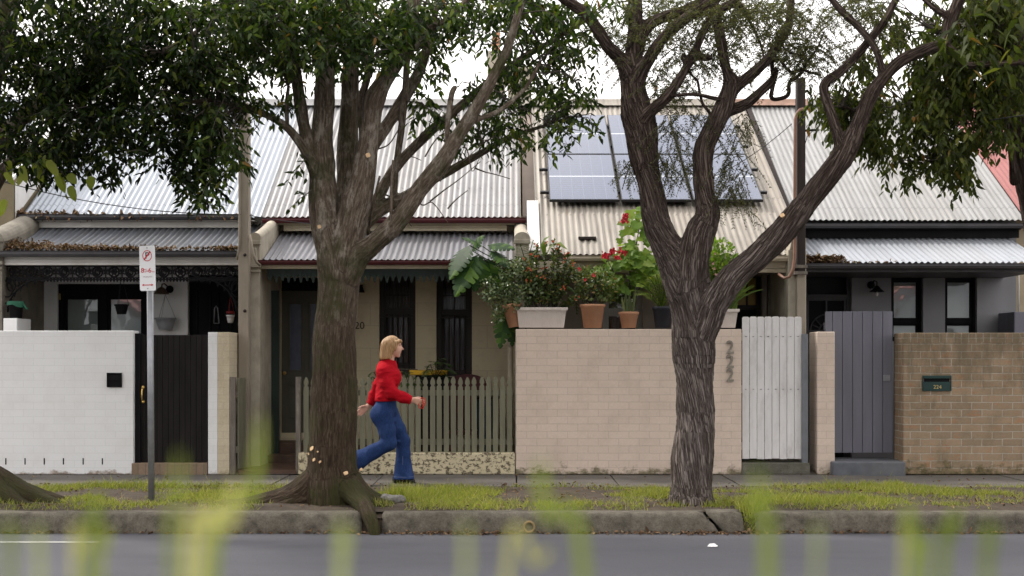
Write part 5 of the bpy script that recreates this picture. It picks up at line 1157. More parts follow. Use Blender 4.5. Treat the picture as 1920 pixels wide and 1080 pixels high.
def unit(a): return a/np.maximum(np.linalg.norm(a, axis=-1, keepdims=True), 1e-9)
def sprays(lb, twigs, blobs, per, nleaf=9, leaf=.094, width=.030, splen=.24, down=.45, skel=None, thresh=-.12, nf=2.6, twigp=.3, scale=1., spread=1.0, rmax=.9):
    """leafy sprays filled into ellipsoids given as (px, py, rx, ry, near depth, far depth, density)"""
    for (px, py, rx, ry, ya, yb, den) in blobs:
        n = max(2, int(math.pi*rx*ry/per*den))
        rad = np.sqrt(rng.random(n)); an = rng.random(n)*2*np.pi; Yd = ya+(yb-ya)*rng.random(n)
        qx, qy = px+rx*rad*np.cos(an), py+ry*rad*np.sin(an)
        pts = np.stack([(qx-CX)*Yd/F, Yd, H+(HY-qy)*Yd/F], 1)
        keep = np.array([mnoise.noise(Vector(p)*nf) > thresh-.15*(1-r_)+.25*max(0, r_-.75) for p, r_ in zip(pts, rad)])
        pts = pts[keep]; n = len(pts)
        if n == 0: continue
        az = rng.random(n)*2*np.pi; ax = unit(np.stack([np.cos(az), np.sin(az)*.8, -down+rng.normal(0, .35, n)], 1))
        for i in range(nleaf):
            t = (i+.5)/nleaf; m = rng.random(n) > .06
            base = pts+ax*(splen*scale*(t-.3))[..., None] if np.ndim(t) else pts+ax*(splen*scale*(t-.3))
            base = base+np.array([0, 0, -1])*(.06*scale*t*t)
            side = unit(np.cross(ax, np.array([0, 0, 1.])+rng.normal(0, .2, (n, 3))))*(1 if i % 2 else -1)
            d = unit(ax*.55+side*.75*spread+np.array([0, 0, -1])*(down*.9)+rng.normal(0, .28, (n, 3)))
            nr = unit(np.array([0, 0, 1.])+rng.normal(0, .55, (n, 3)))
            L_ = leaf*scale*rng.uniform(.65, 1.2, n); lb.add(base[m], d[m], nr[m], L_[m], (width*scale*rng.uniform(.8, 1.25, n))[m])
        if twigs is not None:
            for i in range(n):
                if rng.random() > twigp: continue
                p = pts[i]; a = p-ax[i]*splen*.35*scale; b = p+ax[i]*splen*.65*scale-np.array([0, 0, .05*scale])
                if skel is not None:
                    d = np.linalg.norm(skel[:, :3]-a, axis=1); j = int(np.argmin(d+np.where(skel[:, 3] > .06, .3, 0)))
                    if d[j] < rmax and d[j] > .05:
                        g = skel[j, :3]; mid = (a+g)/2+rng.normal(0, .05, 3)*d[j]+np.array([0, 0, .06*d[j]])
                        twigs.tube([g, g*.6+mid*.4+rng.normal(0, .015, 3), mid, mid*.4+a*.6+rng.normal(0, .015, 3), a, p, b], [.008, .007, .006, .005, .004, .003, .002], 4, cap=False); continue
                twigs.tube([a, p, b], [.004, .003, .002], 4, cap=False)

# --- A: big broadleaf street tree, left of centre
YA = 11.95
tA = thing('street_tree', 'big mossy trunked street tree whose roots break the kerb left of the walking person', 'tree', (X(628, YA), YA, 0), 'street trees')
cA = [[(626, 968, YA, 56), (624, 915, YA, 50), (623, 860, YA, 45), (624, 780, YA, 42.5), (627, 700, YA, 40.5), (629, 620, YA, 38), (634, 540, YA, 36), (634, 490, YA, 37), (622, 440, YA, 32)],
 [(634, 490, YA, 30), (612, 420, YA, 29), (605, 350, YA, 25), (604, 290, YA, 21), (607, 200, YA, 18.5), (610, 120, YA, 17), (606, 40, YA-.1, 15), (598, -80, YA-.2, 13)],
 [(640, 500, YA+.05, 26), (648, 420, YA+.18, 23), (650, 340, YA+.25, 19), (652, 260, YA+.3, 18), (654, 170, YA+.35, 16), (660, 80, YA+.4, 13), (668, -60, YA+.4, 11)],
 [(638, 510, YA-.03, 30), (656, 430, YA-.08, 28), (672, 360, YA-.1, 24), (685, 310, YA-.12, 21), (694, 240, YA-.15, 17), (703, 190, YA-.15, 18), (722, 150, YA-.18, 15), (750, 100, YA-.2, 14), (768, 50, YA-.2, 13), (785, -50, YA-.2, 11)],
 [(650, 520, YA-.05, 24), (672, 480, YA-.1, 22), (700, 458, YA-.15, 19), (740, 420, YA-.2, 18), (783, 360, YA-.25, 16), (830, 302, YA-.3, 16), (865, 243, YA-.35, 12), (905, 180, YA-.4, 11), (932, 130, YA-.4, 9), (955, 80, YA-.4, 8), (990, -40, YA-.4, 6)],
 [(650, 470, YA+.2, 18), (680, 420, YA+.28, 16), (720, 388, YA+.35, 13), (760, 371, YA+.4, 12), (805, 340, YA+.45, 9), (850, 316, YA+.5, 7.5), (905, 286, YA+.5, 6), (960, 256, YA+.5, 4.5), (1020, 236, YA+.5, 3)],
 [(690, 412, YA+.3, 11), (722, 345, YA+.4, 10), (752, 302, YA+.5, 9.5), (800, 252, YA+.55, 9), (860, 202, YA+.6, 8), (920, 150, YA+.6, 6.5), (980, 108, YA+.6, 5.5), (1040, 74, YA+.6, 5), (1100, 36, YA+.6, 4)],
 [(738, 374, YA+.38, 6), (744, 310, YA+.3, 6), (755, 230, YA+.25, 6.5), (762, 140, YA+.2, 6), (768, 50, YA+.2, 5)],
 [(602, 350, YA-.02, 12), (583, 305, YA-.1, 10), (566, 272, YA-.15, 8.5), (536, 236, YA-.2, 7.5), (490, 211, YA-.25, 6.5), (440, 197, YA-.3, 6), (385, 188, YA-.3, 4.5), (320, 200, YA-.3, 3)],
 [(598, 330, YA-.03, 13), (580, 290, YA-.05, 12), (572, 240, YA-.05, 11), (561, 180, YA-.05, 11), (550, 115, YA-.05, 10), (545, 40, YA, 8), (540, -40, YA, 7)],
 [(688, 300, YA+.02, 11), (706, 268, YA+.15, 11), (735, 222, YA+.25, 11), (765, 170, YA+.35, 11), (792, 120, YA+.4, 9), (812, 50, YA+.4, 7), (830, -40, YA+.4, 5)],
 [(742, 110, YA-.18, 9), (780, 82, YA-.2, 7), (808, 52, YA-.2, 6.5), (842, 34, YA-.2, 5.5), (878, -5, YA-.2, 5)],
 [(872, 232, YA-.34, 6), (900, 222, YA-.3, 5), (940, 205, YA-.2, 4.5), (985, 165, YA-.1, 4), (1010, 120, YA, 3)],
 [(690, 345, YA-.1, 5), (679, 250, YA-.1, 6.5), (677, 190, YA-.1, 7), (690, 140, YA-.1, 6), (680, 90, YA-.1, 5)],
 [(742, 420, YA-.2, 3.5), (735, 425, YA-.25, 4), (733, 370, YA-.28, 3.2), (738, 300, YA-.3, 2.6)],
 [(690, 440, YA+.1, 3), (700, 380, YA-.1, 2.5), (712, 330, YA-.2, 2.2)],
 [(540, 238, YA-.2, 4), (538, 200, YA-.25, 4.5), (541, 160, YA-.3, 3)],
 [(838, 290, YA-.3, 4), (838, 240, YA-.3, 5), (846, 180, YA-.3, 5.5), (852, 165, YA-.3, 5)]]
for _ in range(16):       # bare whippy twigs between the stems
    x0, y0_ = random.uniform(700, 900), random.uniform(250, 400); dx_ = random.uniform(20, 90); sg_ = random.choice((-1, 1)); yd = YA+random.uniform(-.2, .5)
    cA.append([(x0, y0_, yd, 1.7), (x0+dx_*.35, y0_+sg_*random.uniform(5, 30), yd, 1.3), (x0+dx_*.7, y0_+sg_*random.uniform(10, 50), yd, 1.), (x0+dx_*1.2, y0_+sg_*random.uniform(20, 90), yd, .7)])
xA_ = X(626, YA)
rA = []
for a, l, r0, wv in ((178, 1.0, .15, .1), (196, .85, .16, -.1), (214, .6, .11, -.12), (318, .55, .14, .1), (345, .5, .13, .05), (10, .55, .13, .1), (60, .55, .13, 0), (120, .6, .13, 0), (150, .7, .13, .05)):
    c_, s_ = math.cos(R(a)), math.sin(R(a)); yl = 11.44
    pts = [(xA_+c_*.10, YA+s_*.10, .30, r0*.72)]
    for t in (.28, .5, .72, 1.0):
        aa = R(a)+wv*t; yy = YA+math.sin(aa)*l*t*.85
        pts.append((xA_+math.cos(aa)*(l*t+.1), max(yy, yl+.04), max(.20*(1-t)**2.2+.005-.03*t, -.05), r0*.85*(1-.62*t)))
    rA.append(pts)
rA.append([(X(660, 11.8), 11.75, .15, .11), (X(680, 11.6), 11.55, .06, .085), (X(688, 11.4), 11.42, .015, .07), (X(695, 11.3), 11.27, -.05, .062), (X(702, 11.22), 11.21, -.13, .055), (X(706, 11.2), 11.18, -.2, .045)])
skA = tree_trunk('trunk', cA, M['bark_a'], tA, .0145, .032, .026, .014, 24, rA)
lbA, tw = LB(), MB()
bA = [(430, 60, 120, 90, 11, 12.8, 1.2), (420, 165, 60, 60, 11, 12.6, 1), (405, 255, 48, 85, 11, 12.6, 1), (385, 345, 40, 38, 11.1, 12.3, .9), (435, 310, 22, 60, 11.2, 12, .7), (520, 55, 95, 65, 11, 12.6, 1.1), (500, 15, 120, 40, 11, 12.6, 1.2),
 (640, 35, 140, 50, 11, 11.8, 1.1), (690, 85, 90, 38, 10.9, 11.6, .8), (565, 100, 60, 42, 11, 11.8, .7), (770, 50, 80, 50, 11.6, 12.9, .8), (800, 130, 36, 70, 12.2, 13, .6), (705, 60, 120, 60, 12.2, 13, .7), (830, 15, 90, 36, 11.4, 12.8, .8), (795, 205, 28, 40, 12, 12.8, .6), (640, 130, 60, 40, 12.3, 13, .4),
 (905, 40, 60, 50, 11.4, 12.8, .5), (930, 165, 50, 55, 11.8, 13, .7), (965, 40, 85, 60, 11.6, 13, .9), (1010, 125, 62, 66, 11.8, 13, .95), (1060, 60, 56, 60, 11.8, 13, 1), (1075, 180, 46, 55, 11.9, 13, .8), (1000, 218, 62, 34, 11.8, 13, .9), (955, 258, 56, 26, 11.9, 12.8, .8), (1040, 250, 46, 26, 12, 12.8, .7),
 (878, 262, 30, 22, 12, 12.7, .7), (905, 228, 36, 26, 12, 12.8, .7), (1100, 130, 22, 46, 12, 12.8, .5), (1108, 225, 20, 16, 12, 12.6, .6), (838, 215, 22, 26, 12, 12.6, .5), (566, 330, 10, 44, 11.6, 11.9, .5), (820, 240, 20, 20, 12, 12.6, .6), (528, 185, 26, 36, 11.4, 12.2, .5), (470, 200, 40, 22, 11.3, 12.3, .8), (690, 5, 500, 30, 11.2, 13, .9)]
sprays(lbA, tw, bA, 128, skel=skA, thresh=-.15, twigp=.3)
sprays(lbA, None, [(650, -420, 560, 330, 10.4, 13.8, 1)], 1900, scale=1.7, thresh=-.05, nf=1.2)  # unseen crown above the view, added to shade the leaves below
lbA.build('crown', M['leaf_a'], tA, extra=tw, em=M['twig'])
# sawn stubs near the foot and along the stem
q = MB()
def stub(px, py, Y, r, nx, nz, sz=1., par=None): 
    eye = Vector((0, 0, H)); hit, hn, _, _ = BVH.ray_cast(eye, (P(px, py, Y)-eye).normalized())
    c = hit if hit is not None else P(px, py, Y); d = (Vector((nx, -1, nz)).normalized()+(hn if hn is not None else Vector((0, -1, 0)))).normalized(); c = c+d*.006; u = d.orthogonal().normalized(); w = d.cross(u); n_ = 12
    ring = [c+d*.0+(u*math.cos(2*math.pi*i/n_)+w*math.sin(2*math.pi*i/n_)*sz)*r*(1+.12*math.sin(i*2.1)) for i in range(n_)]; bk_ = [p_-d*.07 for p_ in ring]
    q = MB(); q.add(ring+bk_, [tuple(range(n_))]+[((i+1) % n_, i, i+n_, (i+1) % n_+n_) for i in range(n_)]); q.build('sawn_stub', M['cutwood'], par)
ys = YA-.27
for a_ in ((585, 841, ys+.025, .026, -.6, .5, .7), (579, 851, ys+.03, .013, -.7, .2, .7), (589, 862, ys-.0, .018, -.5, .3, .7), (600, 866, ys-.015, .015, -.2, .3, .6), (596, 847, ys+.03, .008, -.1, .5), (648, 887, ys-.045, .026, .1, 1.1, .75), (677, 880, ys+.03, .014, .5, .4, .8), (599, 425, YA-.25, .018, -.1, 0), (690, 291, YA-.24, .022, .1, 0)): stub(*a_, par=tA)
# --- B: right tree with furrowed bark and fine wispy foliage
YB = 11.95
tB = thing('street_tree', 'forked street tree with deeply furrowed grey bark and fine wispy foliage before the pink wall', 'tree', (X(1297, YB), YB, 0), 'street trees')
cB = [[(1294, 990, YB, 50), (1295, 955, YB, 44), (1296, 930, YB, 40), (1299, 880, YB, 37.5), (1303, 800, YB, 34), (1303, 720, YB, 34), (1301, 660, YB, 36), (1298, 600, YB, 38), (1294, 550, YB, 38), (1290, 510, YB, 36)],
 [(1290, 560, YB, 34), (1270, 500, YB, 33), (1246, 450, YB, 27), (1228, 405, YB, 24), (1219, 350, YB, 23), (1208, 290, YB, 27), (1202, 245, YB, 30), (1194, 205, YB, 30), (1188, 160, YB, 21), (1184, 120, YB, 18)],
 [(1186, 150, YB, 17), (1168, 116, YB-.05, 14), (1140, 88, YB-.1, 12), (1122, 60, YB-.15, 11.5), (1100, 28, YB-.2, 11), (1075, 10, YB-.2, 10), (1030, -20, YB-.2, 8)],
 [(1184, 130, YB, 17), (1188, 85, YB+.05, 14), (1192, 35, YB+.08, 13), (1190, -40, YB+.1, 12)],
 [(1196, 150, YB-.05, 13), (1212, 118, YB-.1, 11.5), (1242, 74, YB-.15, 10.5), (1285, 36, YB-.2, 10), (1332, 6, YB-.2, 8.5), (1380, -30, YB-.2, 8)],
 [(1192, 96, YB+.05, 11), (1212, 52, YB+.1, 11), (1245, 32, YB+.15, 9.5), (1285, 18, YB+.2, 9), (1345, -12, YB+.2, 8)],
 [(1206, 225, YB-.1, 13), (1226, 204, YB-.15, 11), (1254, 178, YB-.2, 10), (1284, 134, YB-.25, 8), (1304, 95, YB-.25, 7.5), (1322, 52, YB-.25, 7), (1348, 20, YB-.25, 6), (1385, -4, YB-.25, 6)],
 [(1292, 116, YB-.25, 7), (1305, 104, YB-.27, 10), (1318, 107, YB-.28, 8), (1331, 108, YB-.28, 6)],
 [(1292, 118, YB-.25, 3), (1283, 104, YB-.25, 3), (1280, 112, YB-.22, 2.6), (1297, 140, YB-.2, 2.4), (1308, 152, YB-.2, 2.6), (1312, 175, YB-.2, 2.6), (1318, 195, YB-.2, 2.6), (1331, 214, YB-.15, 3), (1326, 236, YB-.15, 2.5)],
 [(1290, 540, YB-.03, 32), (1298, 490, YB-.08, 29), (1312, 440, YB-.12, 27), (1327, 405, YB-.15, 23), (1322, 370, YB-.15, 19), (1318, 320, YB-.15, 18), (1320, 280, YB-.15, 18.5), (1336, 245, YB-.15, 19), (1354, 208, YB-.15, 17), (1368, 168, YB-.15, 14), (1371, 148, YB-.15, 11)],
 [(1370, 160, YB-.15, 10), (1357, 108, YB-.2, 9.5), (1349, 66, YB-.2, 9.5), (1343, 30, YB-.2, 8.5), (1333, 0, YB-.2, 8), (1322, -30, YB-.2, 7)],
 [(1368, 172, YB-.15, 11), (1410, 138, YB-.1, 10), (1442, 108, YB-.05, 9), (1464, 76, YB, 8), (1480, 46, YB, 7.5), (1486, -20, YB, 7)],
 [(1358, 210, YB-.1, 12), (1396, 197, YB-.05, 9.5), (1424, 172, YB, 8.5), (1448, 148, YB+.05, 7), (1452, 132, YB+.05, 6), (1447, 168, YB+.05, 4), (1445, 180, YB+.05, 4.2), (1452, 186, YB+.05, 4), (1472, 182, YB+.08, 4), (1479, 173, YB+.1, 4), (1480, 154, YB+.1, 3.6), (1494, 144, YB+.1, 3.6), (1507, 130, YB+.1, 3.6), (1512, 113, YB+.1, 3.2), (1503, 105, YB+.1, 3.2), (1489, 103, YB+.1, 3)],
 [(1448, 140, YB, 4), (1447, 120, YB, 4), (1453, 110, YB-.03, 3.6), (1463, 113, YB-.05, 3.4), (1473, 127, YB-.05, 3.4), (1487, 137, YB-.05, 3.4), (1501, 130, YB, 3), (1520, 136, YB, 2.6), (1540, 140, YB, 2)],
 [(1362, 188, YB-.18, 4), (1338, 184, YB-.22, 3.8), (1311, 178, YB-.24, 3.6), (1285, 177, YB-.26, 3.4), (1258, 180, YB-.24, 3.4)],
 [(1298, 640, YB-.02, 28), (1322, 606, YB-.08, 28), (1344, 562, YB-.15, 25.5), (1378, 517, YB-.22, 24), (1420, 482, YB-.28, 23.5), (1458, 444, YB-.32, 24), (1494, 402, YB-.36, 23), (1538, 348, YB-.4, 21), (1582, 292, YB-.44, 19.5), (1609, 240, YB-.46, 15.5), (1629, 188, YB-.48, 13.5), (1655, 147, YB-.5, 11.5), (1692, 112, YB-.5, 11), (1738, 93, YB-.5, 10.5), (1768, 80, YB-.5, 10.5), (1779, 45, YB-.5, 11), (1792, 12, YB-.5, 10.5), (1812, -30, YB-.5, 9)],
 [(1582, 296, YB-.44, 14), (1577, 270, YB-.45, 10.5), (1561, 222, YB-.45, 9.5), (1546, 178, YB-.45, 8.5), (1548, 155, YB-.45, 9), (1578, 133, YB-.45, 8.5), (1612, 96, YB-.45, 8), (1640, 62, YB-.45, 8), (1666, 28, YB-.45, 7), (1690, -20, YB-.45, 6)],
 [(1657, 140, YB-.5, 7), (1641, 92, YB-.55, 6.5), (1610, 52, YB-.55, 6.5), (1576, 18, YB-.55, 6), (1550, -15, YB-.55, 6)],
 [(1766, 84, YB-.5, 8), (1790, 100, YB-.5, 7), (1812, 122, YB-.5, 6.5), (1850, 120, YB-.5, 6.5), (1885, 120, YB-.5, 6), (1930, 114, YB-.5, 6)],
 [(1776, 30, YB-.5, 7), (1750, 14, YB-.5, 5), (1726, -10, YB-.5, 5)],
 [(1345, 20, YB-.2, 4), (1360, 15, YB-.2, 5.5), (1385, 8, YB-.15, 5.5), (1400, 30, YB-.1, 3), (1425, 80, YB-.05, 2.4), (1432, 110, YB, 2.2)],
 [(1512, 116, YB+.1, 2.4), (1530, 95, YB+.1, 2), (1545, 60, YB+.1, 1.6)], [(1495, 104, YB+.1, 2.4), (1470, 90, YB+.1, 2), (1455, 60, YB+.1, 2)]]
rB = []
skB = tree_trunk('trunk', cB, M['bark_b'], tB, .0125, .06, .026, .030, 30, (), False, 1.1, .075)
stub(1467, 404, YB-.49, .022, .2, .6, par=tB); stub(1231, 165, YB-.1, .012, .2, .3, par=tB)
# fine ferny sprays: long rachis with many tiny leaflets
lbB, twB = LB(LANCE, .05, .1), MB()
def ferny(blobs, per, hang_):
    for (px, py, rx, ry, ya, yb, den) in blobs:
        n = max(3, int(math.pi*rx*ry/per*den))
        for _ in range(n):
            r_, a = math.sqrt(rng.random()), rng.random()*2*np.pi; Yd = rng.uniform(ya, yb); p = np.array(P(px+rx*r_*math.cos(a), py+ry*r_*math.sin(a), Yd))
            if mnoise.noise(Vector(p)*3.2) < -.2+.2*r_: continue
            az = rng.random()*2*np.pi; d = unit(np.array([math.cos(az), math.sin(az)*.6, -hang_+rng.normal(0, .35)])); ln = rng.uniform(.16, .34); m = 15
            t = np.linspace(.05, 1, m); base = p+np.outer(t*ln, d)+np.outer(t*t*ln*.35, [0, 0, -1.])
            twB.tube([base[0], base[m//2], base[-1]], [.003, .0022, .001], 3, cap=False)
            sd_ = unit(np.cross(d, [0, .3, 1.]))
            for s_ in (-1, 1):
                dd = unit(d*.55+sd_*s_+rng.normal(0, .3, (m, 3))+np.array([0, 0, -.25])); lbB.add(base, dd, unit(rng.normal(0, .5, (m, 3))+np.array([0, 0, 1.])), rng.uniform(.024, .05, m)*(1.15-t*.5), .010)
bB = [(1330, 60, 130, 60, 11.3, 12.8, .8), (1240, 90, 60, 70, 11.6, 12.8, .55), (1430, 50, 110, 60, 11.4, 12.8, .7), (1500, 60, 60, 60, 11.4, 12.6, .6), (1150, 50, 60, 50, 11.6, 12.6, .6), (1270, 150, 60, 50, 11.8, 12.8, .35), (1540, 120, 50, 40, 11.5, 12.6, .5), (1600, 60, 60, 60, 11.4, 12.6, .6), (1420, 5, 260, 30, 11.4, 12.8, 1), (1340, 120, 90, 50, 11.6, 12.8, .3), (1240, 170, 26, 36, 11.9, 12.6, .7), (1170, 100, 30, 40, 11.9, 12.6, .4), (1490, 120, 30, 30, 11.7, 12.6, .4), (1660, 40, 40, 40, 11.4, 12.4, .5)]
ferny(bB, 52, .3)
ferny([(1280, 228, 40, 34, 11.6, 12.1, 1.0), (1185, 300, 26, 34, 11.8, 12.2, .9), (1265, 300, 40, 34, 11.6, 12.1, .9), (1370, 305, 40, 44, 11.6, 12.0, 1.2), (1408, 232, 32, 22, 11.7, 12.2, 1.), (1372, 352, 26, 14, 11.6, 12.0, 1.), (1412, 400, 12, 26, 11.7, 12.0, .4), (1330, 230, 30, 30, 11.7, 12.1, .4)], 62, .9)
ferny([(1350, -160, 380, 130, 10.8, 13, 1)], 900, .2)  # sparse unseen upper foliage, added for its shade
lbB.build('crown', M['leaf_b'], tB, extra=twB, em=M['twig'])
# --- C: tree just outside the left edge, its canopy fills the upper left corner
YC = 12.2
tC = thing('street_tree', 'street tree at the left edge with dense dark canopy and spreading roots by the kerb', 'tree', (X(-92, YC), YC, 0), 'street trees')
cC = [[(-92, 990, YC, 58), (-92, 900, YC, 52), (-90, 780, YC, 48), (-88, 600, YC, 46), (-84, 450, YC, 44), (-66, 330, YC, 38), (-40, 200, YC, 30), (0, 60, YC, 24), (30, -60, YC, 18)],
 [(-66, 420, YC, 26), (-20, 360, YC-.1, 16), (24, 302, YC-.2, 9), (55, 296, YC-.25, 6), (90, 312, YC-.3, 5), (130, 330, YC-.3, 3)],
 [(-55, 330, YC, 24), (20, 240, YC-.1, 15), (110, 170, YC-.2, 11), (210, 120, YC-.2, 9), (300, 100, YC-.2, 7), (370, 60, YC-.2, 5)], [(70, 195, YC-.1, 8), (150, 220, YC-.2, 6), (220, 255, YC-.2, 4.5), (290, 290, YC-.2, 3)],
 [(300, 100, YC-.2, 5), (350, 150, YC-.3, 4), (390, 230, YC-.3, 3), (400, 300, YC-.3, 2.5)]]
rC = []
xC_ = X(-92, YC)
for a, l in ((-35, .95), (-15, 1.0), (5, .9), (30, .7), (-60, .8), (-90, .6), (-130, .6), (180, .6), (100, .6)):
    pts = [(xC_+math.cos(R(a))*.1, YC+math.sin(R(a))*.1, .3, .16)]
    for t in (.3, .55, .8, 1.): pts.append((xC_+math.cos(R(a))*(l*t+.15), max(YC+math.sin(R(a))*l*t*.8, 11.5), .30*(1-t)**1.4+.02-.05*t, .16*(1-.6*t)))
    rC.append(pts)
skC = tree_trunk('trunk', cC, M['bark_a'], tC, .018, .08, .03, .016, 24, rC)
lbC, twC = LB(), MB()
bC = [(100, 55, 210, 110, 10.8, 13, 1.3), (60, 190, 150, 105, 10.8, 13, 1.15), (250, 85, 170, 100, 10.9, 13, 1.1), (180, 215, 130, 88, 10.9, 12.8, 1), (110, 290, 85, 48, 11.2, 12.8, .8), (330, 180, 110, 95, 11, 12.8, 1.), (275, 272, 80, 40, 11.2, 12.6, .8), (345, 270, 70, 70, 11.1, 12.5, .9), (372, 340, 48, 34, 11.2, 12.2, .9), (195, 325, 34, 22, 11.3, 12.4, .8), (20, 280, 50, 40, 11.2, 12.5, .8), (70, 305, 60, 26, 11.3, 12.4, .6), (315, 320, 22, 22, 11.3, 12.2, .5)]
sprays(lbC, twC, bC, 128, skel=skC, thresh=-.11, twigp=.2)
sprays(lbC, None, [(40, -330, 480, 310, 10.0, 13.8, 1.), (-250, 60, 230, 240, 10.2, 13.5, 1.)], 850, scale=1.6, thresh=-.15, nf=1.2)  # unseen crown above and beside the view, added to darken this canopy
lbC.build('crown', M['leaf_c'], tC, extra=twC, em=M['twig'])
lbY = LB(OVATE, .25, .15); yp = [(18, 312), (40, 322), (8, 335), (45, 338), (75, 300), (88, 312), (108, 336), (128, 338), (131, 360), (172, 342), (105, 340), (10, 385), (62, 318)]
for (px, py) in yp: lbY.add([np.array(P(px, py-12, 11.2+random.uniform(-.2, .2)))], [(random.uniform(-.8, .8), random.uniform(-.3, .3), -.8)], [(random.uniform(-.3, .3), -1, .5)], random.uniform(.11, .19), random.uniform(.055, .085))
lbY.build('backlit_leaves', M['leaf_big'], tC, None)
# --- D: tree at the right edge
YD = 12.4
tD = thing('street_tree', 'street tree at the right edge with a dark leaning trunk and drooping olive leaves', 'tree', (X(2050, YD), YD, 0), 'street trees')
cD = [[(2052, 985, YD, 50), (2040, 860, YD, 44), (2022, 700, YD, 41), (1996, 560, YD, 39), (1968, 440, YD, 38), (1940, 320, YD, 37), (1919, 210, YD, 36), (1904, 100, YD, 36), (1893, 0, YD, 35), (1886, -80, YD, 32)],
 [(1910, 260, YD-.05, 12), (1880, 200, YD-.2, 8), (1850, 170, YD-.3, 6), (1800, 150, YD-.35, 5), (1740, 170, YD-.35, 3.5), (1690, 200, YD-.3, 2.5)], [(1900, 340, YD-.1, 8), (1895, 270, YD-.35, 6), (1880, 215, YD-.4, 5), (1860, 160, YD-.4, 4)], [(1890, 110, YD-.1, 10), (1850, 60, YD-.2, 7), (1810, 40, YD-.25, 5), (1760, 60, YD-.3, 3.5)], [(1850, 180, YD-.3, 4), (1800, 220, YD-.4, 3), (1760, 270, YD-.4, 2.4), (1740, 310, YD-.4, 2)], [(1700, 195, YD-.3, 3), (1640, 215, YD-.3, 2.5), (1580, 200, YD-.2, 2)]]
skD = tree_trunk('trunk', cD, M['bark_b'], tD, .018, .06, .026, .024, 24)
lbD, twD = LB(), MB()
bD = [(1870, 55, 70, 85, 11.4, 12.2, 1.), (1785, 120, 85, 70, 11.4, 12.8, 1.2), (1830, 40, 60, 50, 11.6, 12.6, .8), (1745, 50, 70, 55, 11.6, 12.9, .6), (1705, 190, 78, 58, 11.5, 12.8, .9), (1805, 215, 100, 66, 11.4, 12.6, 1.1), (1715, 268, 56, 46, 11.5, 12.4, .9), (1785, 285, 50, 42, 11.5, 12.3, 1), (1885, 170, 46, 60, 11.4, 12.2, .6), (1565, 190, 46, 30, 12.2, 13, 1.7), (1605, 228, 46, 42, 12.2, 13, 1.7), (1612, 130, 36, 36, 12, 12.9, .9), (1640, 250, 30, 40, 12.1, 12.9, 1.3), (1650, 45, 50, 50, 12, 12.9, .4), (1896, 262, 16, 22, 11.4, 12.1, .5), (1690, 322, 34, 20, 11.6, 12.2, .7), (1800, 325, 16, 24, 11.6, 12.2, .8), (1640, 270, 24, 34, 12, 12.8, .5), (1530, 165, 20, 16, 12.3, 12.9, .6), (1655, 180, 40, 40, 12, 12.9, .5)]
sprays(lbD, twD, bD, 100, skel=skD, thresh=-.18, twigp=.3, leaf=.095, down=.75)
sprays(lbD, None, [(1980, -200, 420, 330, 10.4, 13.8, 1.), (2150, 150, 200, 260, 10.6, 13.5, 1.)], 700, scale=1.7, thresh=-.1, nf=1.2)  # unseen crown past the view edges, added to shade the tree
lbD.build('crown', M['leaf_d'], tD, extra=twD, em=M['twig'])

# unseen copies of the trees, added behind the viewer to block sky light
for k_, (src, x, y, lb_) in enumerate(((tA, -6.5, -4.5, 'unseen broadleaf street tree added behind the viewer for shade, left'), (tD, -3.5, -5.0, 'unseen olive leaved street tree added behind the viewer for shade'), (tA, 7.5, -5.5, 'unseen broadleaf street tree added behind the viewer for shade, right'))):
    c_ = copy_tree(src); c_.location = (x, y, -.05); c_['label'] = lb_; c_.rotation_euler = (0, 0, R(70*k_)); c_['group'] = 'unseen street trees added for shade'
# ---------------------------------------------------------------- pot plants on the pink wall and beyond
def pot_round(px, r_top, pytop, Y, m, parent, pybot=615.5, taper=.74, rimh=.03, rim=1.08):
    c = P(px, pybot, Y); h = Z(pytop, Y)-Z(pybot, Y); q = MB(); r = r_top/rim
    q.lathe([(0, .004), (r*taper, .004), (r*.97, h-rimh-.004), (r*rim*.98, h-rimh), (r*rim, h-.006), (r*rim*.97, h), (r*.92, h), (r*.88, h-.035), (0, h-.03)], c, 30); q.build('pot', m, parent); return c, h
def bush(lb, c, rad, n, ll, lw, up=.4):
    c = np.array(c); d = unit(rng.normal(0, 1, (n, 3))); r_ = rng.random(n)**.45
    p = c+d*np.array(rad)*r_[:, None]; keep = np.array([mnoise.noise(Vector(x)*9) > -.22 for x in p]); p = p[keep]; d = d[keep]; k_ = len(p)
    dd = unit(d*.7+rng.normal(0, .55, (k_, 3))+np.array([0, 0, up])); lb.add(p, dd, unit(d+rng.normal(0, .5, (k_, 3))+np.array([0, -.2, .6])), rng.uniform(.7, 1.25, k_)*ll, rng.uniform(.8, 1.2, k_)*lw)
def stems(mb, base, tops, r=.006):
    for t in tops:
        b = Vector(base)+Vector((random.uniform(-.04, .04), random.uniform(-.04, .04), 0)); t = Vector(t); mid = b.lerp(t, .5)+Vector((random.uniform(-.04, .04), random.uniform(-.03, .03), .03)); mb.tube([b, mid, t], [r, r*.8, r*.5], 5, cap=False)
def blossoms(parent, pts, r, m, name='flower'):
    for p in pts:
        lb = LB(OVATE, .1, .1)
        for k_ in range(6):
            a = k_*1.05+random.random(); q_ = np.array(p)+rng.normal(0, r*.25, 3); d = np.array((math.cos(a), -.45+rng.normal(0, .4), math.sin(a))); lb.add([q_], [d], [(rng.normal(0, .4), -1, rng.normal(0, .4))], r*random.uniform(.6, 1.15), r*random.uniform(.5, .85))
        lb.build(name, m, parent)
